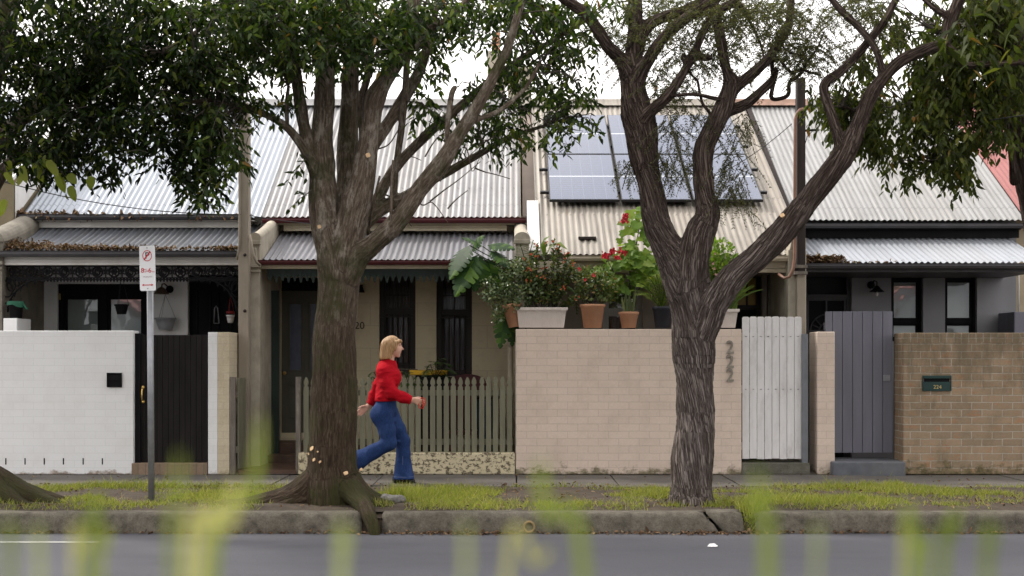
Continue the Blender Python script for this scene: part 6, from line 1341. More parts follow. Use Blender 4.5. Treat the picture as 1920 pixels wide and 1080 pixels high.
def ribbon(mb, pts, ws, nrm=None):
    """curved strip leaf with a folded middle"""
    pts = [Vector(p) for p in pts]; vs = []
    for i, p in enumerate(pts):
        t = (pts[min(i+1, len(pts)-1)]-pts[max(i-1, 0)]).normalized(); s_ = t.cross(Vector(nrm) if nrm else Vector((0, 1, .2))); s_ = s_.normalized() if s_.length > 1e-4 else Vector((1, 0, 0)); n_ = s_.cross(t)
        vs += [p-s_*ws[i], p+n_*ws[i]*.25, p+s_*ws[i]]
    mb.add(vs, [(3*i+j, 3*i+j+1, 3*i+j+4, 3*i+j+3) for i in range(len(pts)-1) for j in (0, 1)], True)
def frond(lb, mb, pts, ll, lw, n=22, ang=.9, drop=.25):
    A = catmull([tuple(p) for p in pts], 8); idx = np.linspace(1, len(A)-1, n).astype(int); t = np.linspace(0, 1, n)
    tg = unit(np.gradient(A, axis=0)[idx]); sd_ = unit(np.cross(tg, [0, .25, 1.])); pr = np.sin(np.pi*(t*.86+.12))
    for s_ in (-1, 1): lb.add(A[idx], unit(tg*(1-ang*.55)+sd_*s_*ang+np.array([0, 0, -drop])), unit(np.array([0, -.3, 1.])+rng.normal(0, .15, (n, 3))), ll*pr*rng.uniform(.9, 1.1, n), lw)
    mb.tube(A[::2], .005, 5, cap=False)
PY = 15.13
# jade plant in a terracotta pot, leaning over the wall end
t = thing('pot_plant', 'glossy jade plant spilling from a terracotta pot at the left end of the pink wall', 'pot plant', P(966, 615, PY), 'pot plants on the pink wall')
q = MB(); c0 = P(970, 616, PY); q.lathe([(0, .003), (.07, .003), (.105, .235), (.118, .238), (.12, .275), (.105, .28), (.095, .24), (0, .25)], (0, 0, 0), 28)
ct, st_ = math.cos(R(-9)), math.sin(R(-9)); q.v = [(c0.x-.03+x*ct+z_*st_, c0.y+.02+y_, c0.z+z_*ct-x*st_+.016) for x, y_, z_ in q.v]; q.build('pot', M['terracotta'], t)
lb, mb = LB(OVATE, .05, .1), MB()
for (px, py, rx, ry, n_) in ((930, 545, .22, .2, 620), (955, 520, .2, .2, 420), (985, 545, .2, .18, 420), (960, 570, .22, .12, 260), (935, 590, .1, .12, 140), (970, 500, .14, .12, 200)): bush(lb, P(px, py, PY-.02), (rx, .18, ry), n_, .038, .024)
stems(mb, P(966, 580, PY), [P(x, y_, PY) for x, y_ in ((925, 545), (945, 520), (985, 540), (935, 590), (965, 510), (910, 560), (975, 555))], .009); lb.build('foliage', M['jade'], t); mb.build('stems', M['twig'], t)
# long trough with thorn bush
def trough(px0, px1, pytop, label):
    t = thing('pot_plant', label, 'pot plant', P((px0+px1)/2, 615, PY), 'pot plants on the pink wall')
    q = MB(); x0, x1 = X(px0, PY), X(px1, PY); zb, zt = Z(615, PY), Z(pytop, PY); y0, y1 = PY-.1, PY+.1
    q.hexa([(x0+.045, y0+.03, zb+.002), (x1-.045, y0+.03, zb+.002), (x1-.045, y1-.03, zb+.002), (x0+.045, y1-.03, zb+.002), (x0+.02, y0+.012, zt-.03), (x1-.02, y0+.012, zt-.03), (x1-.02, y1-.012, zt-.03), (x0+.02, y1-.012, zt-.03)])
    n_ = int((x1-x0)/.022)
    for i in range(1, n_):
        u = i/n_; xa = x0+.045+(x1-x0-.09)*u; xb = x0+.02+(x1-x0-.04)*u
        q.hexa([(xa-.004, y0+.025, zb+.01), (xa+.004, y0+.025, zb+.01), (xa+.004, y0+.032, zb+.01), (xa-.004, y0+.032, zb+.01), (xb-.004, y0+.009, zt-.045), (xb+.004, y0+.009, zt-.045), (xb+.004, y0+.014, zt-.045), (xb-.004, y0+.014, zt-.045)])
    q.box(x0+.012, x1-.012, y0-.006, y0+.0115, zt-.038, zt-.0305); frame = [(x0, y0-.008), (x1, y0-.008), (x1, y1), (x0, y1)]
    q.box(x0, x1, y0-.008, y0+.012, zt-.03, zt); q.box(x0, x1, y1-.02, y1, zt-.03, zt); q.box(x0, x0+.02, y0+.012, y1-.02, zt-.03, zt); q.box(x1-.02, x1, y0+.012, y1-.02, zt-.03, zt); q.build('pot', M['trough'], t, bevel=.002)
    q = MB(); q.box(x0+.02, x1-.02, y0+.012, y1-.02, zt-.028, zt-.012); q.build('soil', M['soil'], t); return t
t = trough(966, 1064, 577, 'dense thorny bush with coral flowers in the long cream trough')
lb, mb = LB(OVATE, .08, .15), MB(); tops = []
for i in range(34):
    px = random.uniform(985, 1085); py = 452+abs(px-1035)*.45+random.uniform(-6, 90); tops.append(P(px, py, PY+random.uniform(-.12, .14)))
stems(mb, P(1020, 578, PY), [], .01)
for tp in tops:
    b = P(min(max(1020+(0 if tp.x is None else (tp.x-X(1030, PY))*90), 975), 1058), 578, PY)+Vector((0, random.uniform(-.06, .06), 0)); mid = b.lerp(tp, .5)+Vector((random.uniform(-.05, .05), random.uniform(-.04, .04), 0)); mb.tube([b, mid, tp], [.008, .007, .004], 6, cap=False)
    A = catmull([tuple(b), tuple(mid), tuple(tp)], 12)[5:]; k_ = len(A)
    for _ in range(5): lb.add(A+rng.normal(0, .012, (k_, 3)), unit(rng.normal(0, 1, (k_, 3))*np.array([1, 1, .5])+np.array([0, 0, .45])), unit(rng.normal(0, .6, (k_, 3))+np.array([0, -.3, .8])), rng.uniform(.03, .055, k_), rng.uniform(.016, .024, k_))
lb.build('foliage', M['thorn'], t); mb.build('stems', M['twig'], t)
blossoms(t, [tp+Vector((random.uniform(-.03, .03), -.04, random.uniform(-.02, .03))) for tp in tops for _ in range(2)], .014, M['flower_o'])
# round terracotta pot with thorn bush
t = thing('pot_plant', 'rounded dark bush in the larger terracotta pot', 'pot plant', P(1111, 615, PY), 'pot plants on the pink wall'); pot_round(1111, .155, 571, PY, M['terracotta'], t)
lb, mb = LB(OVATE, .08, .15), MB(); bush(lb, P(1116, 535, PY), (.25, .22, .23), 900, .045, .024); bush(lb, P(1090, 520, PY), (.12, .12, .14), 200, .045, .024); bush(lb, P(1140, 548, PY), (.13, .14, .12), 200, .045, .024)
stems(mb, P(1108, 572, PY), [P(random.uniform(1080, 1150), random.uniform(505, 550), PY+random.uniform(-.1, .1)) for _ in range(14)], .008); lb.build('foliage', M['thorn'], t); mb.build('stems', M['twig'], t); blossoms(t, [P(1113, 516, PY-.22), P(1097, 524, PY-.2), P(1086, 505, PY-.16)], .028, M['flower'])
# snake plant
t = thing('pot_plant', 'upright snake plant in the smaller terracotta pot', 'pot plant', P(1179, 615, PY), 'pot plants on the pink wall'); pot_round(1179, .122, 585, PY, M['terracotta'], t)
q = MB()
for i in range(15):
    x0 = 1179+random.uniform(-11, 11); hgt = random.uniform(26, 48); dx_ = (x0-1179)*.7+random.uniform(-5, 5); yy = PY+random.uniform(-.05, .05)
    ribbon(q, [P(x0+dx_*u, 588-hgt*u, yy) for u in (0, .25, .5, .75, 1)], [.008, .012, .012, .009, .001], (random.uniform(-.5, .5), 1, .1))
q.build('foliage', M['snake'], t)
# fern in dark pot
t = thing('pot_plant', 'feathery cycad in the dark plastic pot against the tree trunk', 'pot plant', P(1243, 615, PY), 'pot plants on the pink wall'); pot_round(1243, .13, 575, PY, M['darkpot'], t, rimh=.04)
lb, mb = LB(LANCE, .1, .1), MB(); b = P(1240, 578, PY)
for (x1, y1, dy) in ((1192, 528, -.1), (1205, 512, 0), (1222, 505, .06), (1240, 506, 0), (1255, 512, -.1), (1262, 520, .1), (1192, 552, -.2), (1180, 545, 0), (1230, 515, -.2), (1215, 520, -.15), (1250, 520, -.2), (1268, 540, 0), (1275, 555, -.1)):
    e = P(x1, y1, PY+dy); m_ = b.lerp(e, .55)+Vector((0, dy*.2, .07)); frond(lb, mb, [b, m_, e], .10, .011, 26, .62, .1)
lb.build('foliage', M['frond_l'], t); mb.build('stems', M['frond'], t)
# right trough with strap leaves
t = trough(1296, 1384, 580, 'strappy leaved plants with pink flowers in the short cream trough behind the forked tree')
lb, mb, q = LB(OVATE, .08, .15), MB(), MB()
for i in range(80):
    x0 = random.uniform(1315, 1380); b = P(x0, 582, PY+random.uniform(-.05, .05)); L_ = random.uniform(45, 125); dx_ = random.uniform(-20, 70); dr = random.uniform(0, 26)
    pts = [P(x0+dx_*u**1.5, 582-L_*u+dr*u**3, PY-.1*u*random.random()) for u in (0, .3, .55, .8, 1)]; ribbon(q, pts, [.009, .012, .012, .009, .002], (random.uniform(-.6, .6), 1, .3))
q.build('strap_leaves', M['strap'], t); bush(lb, P(1345, 490, PY), (.24, .16, .27), 800, .055, .03); bush(lb, P(1330, 540, PY), (.2, .16, .22), 400, .05, .026)
stems(mb, P(1335, 580, PY), [P(random.uniform(1312, 1362), random.uniform(462, 540), PY+random.uniform(-.1, .1)) for _ in range(14)], .006); lb.build('foliage', M['lime'], t); mb.build('stems', M['twig'], t)
blossoms(t, [P(random.uniform(1312, 1360), random.uniform(465, 550), PY-.15) for _ in range(22)], .02, paint('pink_petal', (.5, .26, .26), .6, .2))
# red geranium climbing behind the pots
t = thing('geranium', 'tall lime leaved geranium with red flowers rising behind the pots beside the forked tree', 'plant', P(1180, 640, 15.45)); Yg2 = 15.4
lb, mb = LB(LOBED, .12, .12), MB(); b = P(1178, 700, Yg2); b.z = .012
path = [b, P(1176, 640, Yg2), P(1182, 560, Yg2), P(1180, 500, Yg2), P(1195, 450, Yg2), P(1200, 410, Yg2)]; mb.tube(path, [.016, .015, .013, .011, .008, .005], 7)
mb.tube([P(1181, 560, Yg2), P(1210, 530, Yg2-.05), P(1245, 505, Yg2-.1), P(1285, 500, Yg2-.1)], [.009, .008, .006, .004], 6); mb.tube([P(1180, 540, Yg2), P(1155, 520, Yg2-.05), P(1140, 490, Yg2-.1)], [.009, .007, .005], 6)
for (cx, cy, rx, ry, n_) in ((1170, 505, 52, 40, 62), (1205, 505, 44, 30, 38), (1190, 450, 32, 40, 24), (1190, 412, 28, 20, 12), (1145, 520, 22, 30, 16), (1240, 505, 26, 14, 16), (1185, 478, 30, 22, 22), (1205, 432, 18, 30, 10)):
    for _ in range(n_):
        a, r_ = random.random()*6.28, math.sqrt(random.random()); p_ = P(cx+rx*r_*math.cos(a), cy+ry*r_*math.sin(a), Yg2+random.uniform(-.22, .1)); s_ = random.uniform(.075, .15)
        lb.add([np.array(p_)], [(random.uniform(-1, 1), -.4, random.uniform(-.9, .1))], [(random.uniform(-.4, .4), -.7, .8)], s_, s_*.95)
lb.build('foliage', M['lime'], t); mb.build('stems', M['twig'], t)
blossoms(t, [P(x+random.uniform(-5, 5), y_+random.uniform(-4, 4), Yg2-.22) for x, y_, n_ in ((1137, 480, 7), (1150, 474, 6), (1157, 483, 3), (1168, 475, 3), (1166, 470, 2), (1169, 411, 5), (1175, 405, 4)) for _ in range(n_)], .035, M['flower'])
# monstera and palms in the cream cottage's yard
t = thing('monstera', 'large split leaved monstera arching above the fence end beside the pink wall', 'plant', (X(990, 15.6), 15.6, .012)); lb = MB(); mb = MB()
def monstera_leaf(mb, base, tip, nrm, w, n_=7):
    base, tip = Vector(base), Vector(tip); d = tip-base; L_ = d.length; d.normalize(); s_ = d.cross(Vector(nrm)).normalized(); n0 = s_.cross(d)
    def pt(t, u):       # u in -1..1 across
        prof = math.sin(math.pi*min(1, (t*.93+.07))**.75)**.8
        return base+d*(L_*(t+.10*abs(u)*(1-t)))+s_*(w*u*prof)+n0*(-.10*L_*t*t+.12*w*(abs(u)-abs(u)**2*1.6))
    for sg_ in (-1, 1):
        for i in range(n_):
            a, b_ = i/n_, (i+1)/n_; g = .16/n_
            rows = [(0, 0), (.5, 0), (.75, g*.6), (1., g*1.3)]; vs = []
            for u, gg in rows:
                sh = .10*u; vs += [pt(min(1, a+gg+sh*(1-a)), sg_*u), pt(min(1, b_-gg+sh*(1-b_)), sg_*u)]
            mb.add(vs, [(2*k_, 2*k_+1, 2*k_+3, 2*k_+2) if sg_ < 0 else (2*k_+1, 2*k_, 2*k_+2, 2*k_+3) for k_ in range(3)], True)
lf = MB(); ym = 15.35
for (x0, y0_, x1, y1, w_, nn, dy) in ((895, 478, 848, 552, .20, (-.5, -1, .9), -.1), (880, 460, 838, 520, .19, (-.6, -.7, 1), 0), (905, 462, 868, 442, .10, (-.2, -.7, 1), .1), (915, 460, 966, 462, .14, (.1, -.6, 1), 0), (920, 470, 960, 500, .14, (.3, -.5, 1), -.1), (900, 480, 890, 545, .15, (.1, -1, .5), -.05), (948, 580, 935, 652, .12, (-.3, -1, .3), -.05), (955, 585, 962, 648, .10, (.2, -1, .3), 0), (915, 485, 930, 545, .13, (.2, -1, .4), .05), (885, 470, 905, 440, .10, (0, -.8, .8), .15)):
    monstera_leaf(lf, P(x0, y0_, ym+dy), P(x1, y1, ym+dy-.15), nn, w_)
    mb.tube([Vector((X(990, 15.6), 15.6, .9)), P((x0+990)/2, y0_+30, ym+.2), P(x0, y0_, ym+dy)], [.010, .008, .006], 6)
mb.tube([Vector((X(990, 15.6), 15.6, .012)), Vector((X(990, 15.6), 15.6, .9))], .014, 8); lf.build('leaves', M['monstera'], t); mb.build('stems', paint('dark_stem', (.03, .045, .018), .6, .2), t)
t = thing('fern', 'dark arching fern frond between the monstera and the coral flowered bush', 'plant', (X(985, 15.5), 15.5, .012)); lb, mb = LB(LANCE, .1, .1), MB(); b = Vector((X(985, 15.5), 15.5, .012))
for (x1, y1) in ((1000, 450), (975, 458), (1008, 470), (965, 480)):
    mb.tube([b, P(986, 560, 15.45), P(988, 505, 15.4)], .008, 6); frond(lb, mb, [P(988, 515, 15.4), P((988+x1)/2, (505+y1)/2-4, 15.35), P(x1, y1, 15.3)], .13, .016, 20, .9, .3)
for (x1, y1) in ((1082, 590), (1088, 560)): frond(lb, mb, [P(1060, 540, 15.4), P(1076, 545, 15.35), P(x1, y1, 15.3)], .12, .015, 18, .9, .3)
lf = MB(); 
for pts in ([P(1020, 480, 15.2), P(1018, 462, 15.15), P(1022, 448, 15.1), P(1034, 441, 15.05)], [P(1024, 480, 15.2), P(1032, 462, 15.15), P(1048, 456, 15.1), P(1064, 468, 15.05)]): ribbon(lf, pts, [.01, .04, .045, .004], (0, -.6, 1))
lb.build('fronds', M['frond'], t); mb.build('stems', M['frond'], t); lf.build('broad_leaves', M['strap'], t)
def palm(label, px, py, Y, tips, ll=.12):
    t = thing('palm', label, 'plant', (X(px, Y), Y, .012)); lb, mb = LB(LANCE, .2, .1), MB(); b = P(px, py, Y); mb.tube([Vector((b.x, b.y, .012)), b], .02, 7)
    for (x1, y1) in tips:
        e = P(x1, y1, Y-random.uniform(0, .25)); frond(lb, mb, [b, b.lerp(e, .5)+Vector((0, 0, .1)), e], ll, .012, 18, .7, .35)
    lb.build('fronds', M['frond'], t); mb.build('stems', M['twig'], t)
palm('small palm arching over the yellow trough by the right window', 815, 710, 16.1, ((848, 685), (856, 700), (835, 672), (800, 690), (792, 705), (845, 715), (820, 680)))
palm('small palm behind the pickets in front of the walking person', 768, 725, 15.7, ((745, 700), (790, 720), (775, 740), (755, 745), (797, 735), (762, 705), (742, 735)), .10)
palm('small palm behind the pickets between the trunk and the person', 712, 722, 15.7, ((690, 705), (684, 722), (728, 712), (700, 735), (740, 722), (715, 700)), .10)
# ---------------------------------------------------------------- verge grass, tall grass, litter
class GB:
    def __init__(s): s.b = []; s.parts = []
    def add(s, base, tip, w, bend):
        n = len(base); d = tip-base; sd_ = unit(np.cross(d, rng.normal(0, 1, (n, 3))))*np.asarray(w).reshape(-1, 1)
        m = base+d*.55+bend; s.parts.append(np.stack([base-sd_, base+sd_, m+sd_*.7, tip, m-sd_*.7], 1))
    def build(s, name, m, org=None):
        v = np.concatenate(s.parts).reshape(-1, 3); n = len(v)//5; return link(np_mesh(name, v, np.arange(n*5), np.full(n, 5), False), name, m)
g = GB(); n = 62000; xs = rng.uniform(-5.6, 5.6, n); ys_ = 11.47+(13.62-11.47)*rng.random(n)**.9
den = np.array([mnoise.noise(Vector((x*.9, y*1.3, 2)))+.45*mnoise.noise(Vector((x*3.1, y*3.1, 7))) for x, y in zip(xs, ys_)])
bare = np.zeros(n)
for (bx, by, rx_, ry_) in ((X(985, 12.3), 12.6, .35, .9), (X(640, 12), 11.9, .75, .5), (X(1300, 12), 11.95, .28, .25), (X(1390, 13.2), 13.3, .7, .3), (X(400, 13.2), 13.2, .8, .28), (X(720, 11.7), 11.6, .35, .2), (X(1880, 11.8), 11.7, .5, .25), (X(860, 13.1), 13.3, .8, .25), (X(20, 12.3), 12.2, .5, .5), (X(560, 11.7), 11.6, .5, .2), (X(1150, 13.3), 13.45, 1.2, .15)):
    bare = np.maximum(bare, 1.3-((xs-bx)/rx_)**2-((ys_-by)/ry_)**2)
kp = (den > -.24+.5*rng.random(n)) & (bare < rng.random(n)*.9+.1)
xs, ys_, dn = xs[kp], ys_[kp], den[kp]; n = len(xs); zb = np.array([vb(x, y) for x, y in zip(xs, ys_)])-.008
base = np.stack([xs, ys_, zb], 1); hg = rng.uniform(.016, .058, n)*(1+1.3*np.clip(dn, -.3, .7)); tall = rng.random(n) > .98; hg[tall] *= 2.0
tip = base+np.stack([rng.normal(0, .55, n)*hg, rng.normal(0, .5, n)*hg, hg], 1); g.add(base, tip, np.full(n, .0034), np.zeros((n, 3)))
for (px, Y_, k_, hh) in ((780, 12.1, 150, .13), (740, 12.2, 260, .2), (755, 12.3, 160, .22), (790, 12.4, 120, .16), (560, 12.3, 90, .2), (543, 12.2, 40, .3), (1405, 11.45, 160, .14), (1410, 11.4, 120, .10), (1260, 11.7, 120, .09), (1340, 11.7, 120, .09), (715, 11.7, 90, .12), (1664, 14.95, 40, .1)):
    b_ = np.stack([X(px, Y_)+rng.normal(0, .06, k_), Y_+rng.normal(0, .05, k_), np.full(k_, -.01)], 1); h_ = hh*rng.uniform(.4, 1., k_); g.add(b_, b_+np.stack([rng.normal(0, .4, k_)*h_, rng.normal(0, .3, k_)*h_, h_], 1), np.full(k_, .0035), np.zeros((k_, 3)))
k_ = 170; b_ = np.stack([rng.uniform(X(1394, 11.3), X(1416, 11.3), k_), 11.27+.12*rng.random(k_), rng.uniform(-.18, -.02, k_)], 1); h_ = rng.uniform(.04, .09, k_); g.add(b_, b_+np.stack([rng.normal(0, .5, k_)*h_, -.3*h_, h_*.8], 1), np.full(k_, .0035), np.zeros((k_, 3)))
tag(g.build('verge_grass', M['grass']), 'patchy short green grass on the verge between kerb and footpath', 'grass', kind='stuff')
# tall grass right in front of the camera, rooted on the near verge
def tallgrass(name, specs, m, label):
    mb = MB()
    for (tx, ty, bx, d, w, tlean) in specs:
        tip = P(tx, ty, d); q1 = P(bx, 1080, d+.02); root = Vector((q1.x+(q1.x-tip.x)*.9, q1.y+.05, -.05)); v = q1-tip
        pts = [root, root.lerp(q1, .5)+Vector((0, .02, 0)), q1, tip.lerp(q1, .5)+Vector((tlean, 0, 0)), tip.lerp(q1, .2)+Vector((tlean*.6, 0, 0)), tip]
        A = catmull([tuple(p_) for p_ in pts], 6); u = np.linspace(0, 1, len(A)); ww = w*np.clip(np.minimum(.5+u*1.6, 1), 0, 1)*np.where(u > .75, np.clip(((1-u)/.25), 0.05, 1)**.7, 1)
        ribbon(mb, [tuple(p_) for p_ in A], list(ww), (0, 1, .1))
    o = mb.build(name, m); tag(o, label, 'grass', kind='stuff'); return o
GR = [(488, 775, 400, 1.214, 0.0046, 0.0132), (338, 845, 322, 1.056, 0.0032, 0.0000), (185, 915, 165, 1.188, 0.0049, 0.0000), (205, 985, 190, 1.320, 0.0032, 0.0000), (25, 985, 20, 1.122, 0.0037, 0.0000), (1016, 855, 1095, 1.122, 0.0051, -0.0132), (1420, 880, 1440, 1.056, 0.0056, 0.0000), (1700, 930, 1712, 1.188, 0.0046, 0.0000), (1728, 1010, 1735, 1.386, 0.0032, 0.0000), (1796, 940, 1768, 1.214, 0.0046, 0.0000), (1862, 990, 1850, 1.122, 0.0044, 0.0000)]
tallgrass('tall_grass', GR, M['blade'], 'tall out of focus green grass blades standing close in front of the viewer')
tallgrass('tall_grass', [(440, 895, 375, 1.082, 0.0046, 0.0088), (395, 940, 350, 1.056, 0.0039, 0.0066), (1030, 1030, 950, 1.188, 0.0031, 0.0066), (165, 1000, 140, 1.188, 0.0024, 0.0000), (1700, 975, 1692, 1.254, 0.0020, 0.0000)], M['blade_y'], 'dry yellow grass heads close in front of the viewer')
tallgrass('tall_grass', [(652, 1000, 640, 1.122, 0.0044, 0.0000), (70, 1000, 75, 1.188, 0.0032, 0.0000), (1535, 1010, 1530, 1.122, 0.0021, 0.0000), (880, 1045, 872, 1.056, 0.0021, 0.0000)], M['blade_p'], 'pale grey green grass blades close in front of the viewer')
def litter(name, label, pts, s0, s1, org=None, flat=.5):
    lb = LB(OVATE, .35, .3); p = np.array(pts); n = len(p); d = unit(np.stack([rng.normal(0, 1, n), rng.normal(0, 1, n), rng.normal(0, flat, n)], 1)); lb.add(p, d, unit(np.array([0, 0, 1.])+rng.normal(0, flat, (n, 3))), rng.uniform(s0, s1, n), rng.uniform(s0, s1, n)*.5)
    v = lb.arrays(); N, K, _ = v.shape; o = link(np_mesh(name, v.reshape(-1, 3), np.arange(N*K), np.full(N, K)), name, M['litter']); return tag(o, label, 'leaf litter', kind='stuff')
pts = [(rng.uniform(-6, 6), 11.25-abs(rng.normal(0, .022)), -.172+rng.random()*.015) for _ in range(700)]+[(X(px, 11.2)+rng.normal(0, .25), 11.22-abs(rng.normal(0, .05)), -.172+rng.random()*.01) for px in (800, 850, 920, 1240, 1290, 1370) for _ in range(45)]
litter('leaf_litter', 'brown fallen leaves lying in the gutter along the kerb', pts, .015, .06)
pts = [(X(rng.uniform(0, 1920), 12.5), rng.uniform(11.5, 13.6), .03) for _ in range(1500)]+[(rng.uniform(-5.6, 5.6), rng.uniform(13.6, 14.95), .008) for _ in range(170)]
litter('leaf_litter', 'scattered dry leaves on the verge and the footpath', pts, .015, .05)
def vz1(y): return np.interp(y, [VY, VY+.25, VY+.55, VY+.85, VY+1.1, 16.99], [Z(469, VY), Z(462, VY+.2), Z(452, VY+.5), Z(441, VY+.8), Z(430, VY+1.1), Z(420, 16.99)])
pts = []
for _ in range(900):
    u = rng.random(); px = 8+300*u**1.5; yy = VY-.03+abs(rng.normal(0, .16))*(1.3-u); pts.append((X(px, VY), yy, float(vz1(yy))+.015+.075*(1-u)*rng.random()))
for _ in range(420): yy = VY-.06+abs(rng.normal(0, .05)); pts.append((X(rng.uniform(10, 448), VY), yy, float(vz1(yy))+.012+.02*rng.random()))
for _ in range(160): pts.append((X(rng.normal(425, 18), VY), VY+abs(rng.normal(0, .05)), Z(466, VY)+.02*rng.random()))
litter('leaf_litter', 'heap of brown leaves and twigs on the grey verandah roof of the white cottage', pts, .022, .065, flat=.8)
pts = [(X(35+abs(rng.normal(0, 70)), EY), EY-.08+abs(rng.normal(0, .06)), EZ+.01+.06*rng.random()) for _ in range(260)]+[(X(rng.uniform(35, 470), EY), EY-.1, EZ+.015) for _ in range(160)]
litter('leaf_litter', 'dry leaves caught above the upper gutter of the white cottage', pts, .03, .10, flat=.9)
pts = [(X(1514+70*rng.random()**1.4, V4), V4-.03+abs(rng.normal(0, .09)), Z(492, V4)+.012+.07*rng.random()) for _ in range(620)]+[(X(rng.uniform(1514, 1690), V4), V4-.05, Z(492, V4)+.01) for _ in range(60)]
litter('leaf_litter', 'brown leaves piled on the bright verandah roof of the grey cottage', pts, .025, .07, flat=.8)
# ---------------------------------------------------------------- the walking person
YP = 13.85
def Q(px, py, dy=0.): return np.array([X(px, YP), YP+dy, Z(py, YP)])
def u_(n): return n*YP/F          # px to metres at the person's distance
hs = .0055
# body: head with face, neck, torso core, arms, hands, legs in one surface
f = Field(Q(640, 935, -.36), Q(806, 615, .36), .0055) if False else Field(np.array([X(640, YP), YP-.36, -.02]), np.array([X(808, YP), YP+.36, Z(622, YP)]), .0065)
f.ell(Q(736, 646.5), (.080, .068, .088), .0); f.ell(Q(741, 655), (.068, .058, .078), .03); f.cap(Q(744, 664), Q(747, 667), .026, .019, .02)
f.cap(Q(731, 664), Q(729, 682), .052, .056, .02); f.ell(Q(746, 657, -.03), (.03, .02, .028), .02); f.ell(Q(746, 657, .03), (.03, .02, .028), .02)
f.cap(Q(750.5, 648.5), Q(755, 654.5), .008, .0115, .012); f.cap(Q(752, 655.5, -.008), Q(752, 655.5, .008), .009, .009, .008)
f.cap(Q(750.5, 659.3, -.014), Q(750.5, 659.3, .014), .0075, .0075, .006); f.cap(Q(749.8, 661.4, -.012), Q(749.8, 661.4, .012), .008, .008, .006)
f.cap(Q(750, 644.5, -.035), Q(750, 644.5, .035), .012, .012, .015)
for s_ in (-1, 1): f.ell(Q(751, 648.2, s_*.032), (.016, .016, .011), 0, True); f.ell(Q(748.3, 648.4, s_*.031), (.0125, .0125, .0115), .004)
f.cap(Q(727, 704), Q(724, 760), .07, .08, .03, (1, 1.4, 1))
f.cap(Q(722, 697, -.09), Q(722, 697, .09), .045, .045, .03)
def arm(pts, rs):
    for a, b, ra, rb in zip(pts[:-1], pts[1:], rs[:-1], rs[1:]): f.cap(a, b, ra, rb, .02)
arm([Q(721, 699, -.11), Q(738, 736, -.19), Q(773, 748.5, -.19)], [.034, .034, .027]); arm([Q(722, 699, .11), Q(701, 742, .195), Q(688, 762, .19)], [.034, .034, .027])
f.cap(Q(720, 772, -.08), Q(731, 830, -.085), .08, .055, .03); f.cap(Q(731, 830, -.085), Q(662, 868, -.085), .052, .036, .02); f.cap(Q(728, 772, .08), Q(754, 826, .085), .08, .055, .03); f.cap(Q(754, 826, .085), Q(754, 896, .085), .052, .036, .02)
# hands: palm, thumb and four separate fingers
def hand(w, d, up, side, r=1., curl=1.):
    """w wrist, d direction of the hand, up = thumb side, side = palm side"""
    d, up, side = unit(np.array(d, float)), unit(np.array(up, float)), unit(np.array(side, float))
    for k_ in range(4):
        o = up*(.026-.0175*k_); kn = w+d*(.082-.004*abs(k_-1))+o*1.1
        f.cap(w+o*.5, kn, .0135, .0105, .012)
        l1, l2, l3 = [(.040, .026, .020), (.044, .029, .022), (.041, .027, .021), (.033, .021, .018)][k_]
        a1, a2, a3 = .55*curl+.08*k_, 1.25*curl+.1*k_, 1.8*curl+.1*k_
        p1 = kn+(d*math.cos(a1)+side*math.sin(a1))*l1; p2 = p1+(d*math.cos(a2)+side*math.sin(a2))*l2; p3 = p2+(d*math.cos(a3)+side*math.sin(a3))*l3
        f.cap(kn, p1, .0098, .0088, .003); f.cap(p1, p2, .0088, .008, .002); f.cap(p2, p3, .008, .007, .002)
    t0 = w+d*.025+up*.022+side*.006; t1 = t0+d*.032+up*.022+side*.014; t2 = t1+d*.03+up*.004+side*.014; f.cap(t0, t1, .0145, .0108, .008); f.cap(t1, t2, .0105, .0085, .002)
hand(Q(774.5, 748.5, -.19), (1, .12, -.28), (.25, -.25, 1), (.1, 1, -.1)); hand(Q(687.5, 762.5, .19), (-.75, .1, -.55), (-.55, -.1, .75), (-.3, -1, -.35), 1., .7)
per = f.mesh('person', M['skin'], None, (X(728, YP), YP, 0)); tag(per, 'person walking in a red jumper and flared blue jeans with straight blonde hair', 'person')
# jumper
f = Field(Q(680, 775, -.34), Q(785, 668, .34), hs)
f.cap(Q(727, 703), Q(725, 738), .112, .110, .03, (1, 1.5, 1)); f.cap(Q(725, 738), Q(724.5, 747), .110, .118, .03, (1, 1.45, 1), (Q(724, 751), (.03, 0, -1)))
f.ell(Q(739, 708, -.07), (.075, .085, .085), .05); f.ell(Q(739, 708, .07), (.075, .085, .085), .05)
f.cap(Q(724, 690, -.04), Q(722, 697, -.125), .08, .064, .08); f.cap(Q(724, 690, .04), Q(722, 697, .125), .08, .064, .08); f.cap(Q(730, 686), Q(731, 676), .078, .066, .03, (1, 1.05, 1), (Q(731, 675.5), (.12, 0, 1)))
def slv(pts, rs, pl):
    n_ = len(pts)-1
    for i in range(n_): f.cap(pts[i], pts[i+1], rs[i], rs[i+1], .045, (1, 1, 1), pl if i == n_-1 else None)
slv([Q(721, 697, -.13), Q(728, 718, -.168), Q(738, 735, -.19), Q(757, 743.5, -.2), Q(774, 749.5, -.195)], [.062, .060, .056, .050, .044], (Q(773, 749, -.195), (1, 0, -.3)))
f.cap(Q(768, 747.5, -.197), Q(772, 748.7, -.195), .043, .043, .01, (1, 1, 1), (Q(773.5, 749.2, -.195), (1, 0, -.3)))
slv([Q(721, 697, .135), Q(709, 722, .178), Q(700, 742, .205), Q(688, 762, .195)], [.070, .066, .06, .044], (Q(689.5, 759.5, .195), (-.5, 0, -.8)))
for (a, b, r_) in ((Q(733, 742, -.16), Q(712, 745, -.16), .012), (Q(740, 727, -.2), Q(728, 737, -.14), .012)): f.cap(a, b, r_, r_*.5, .03)
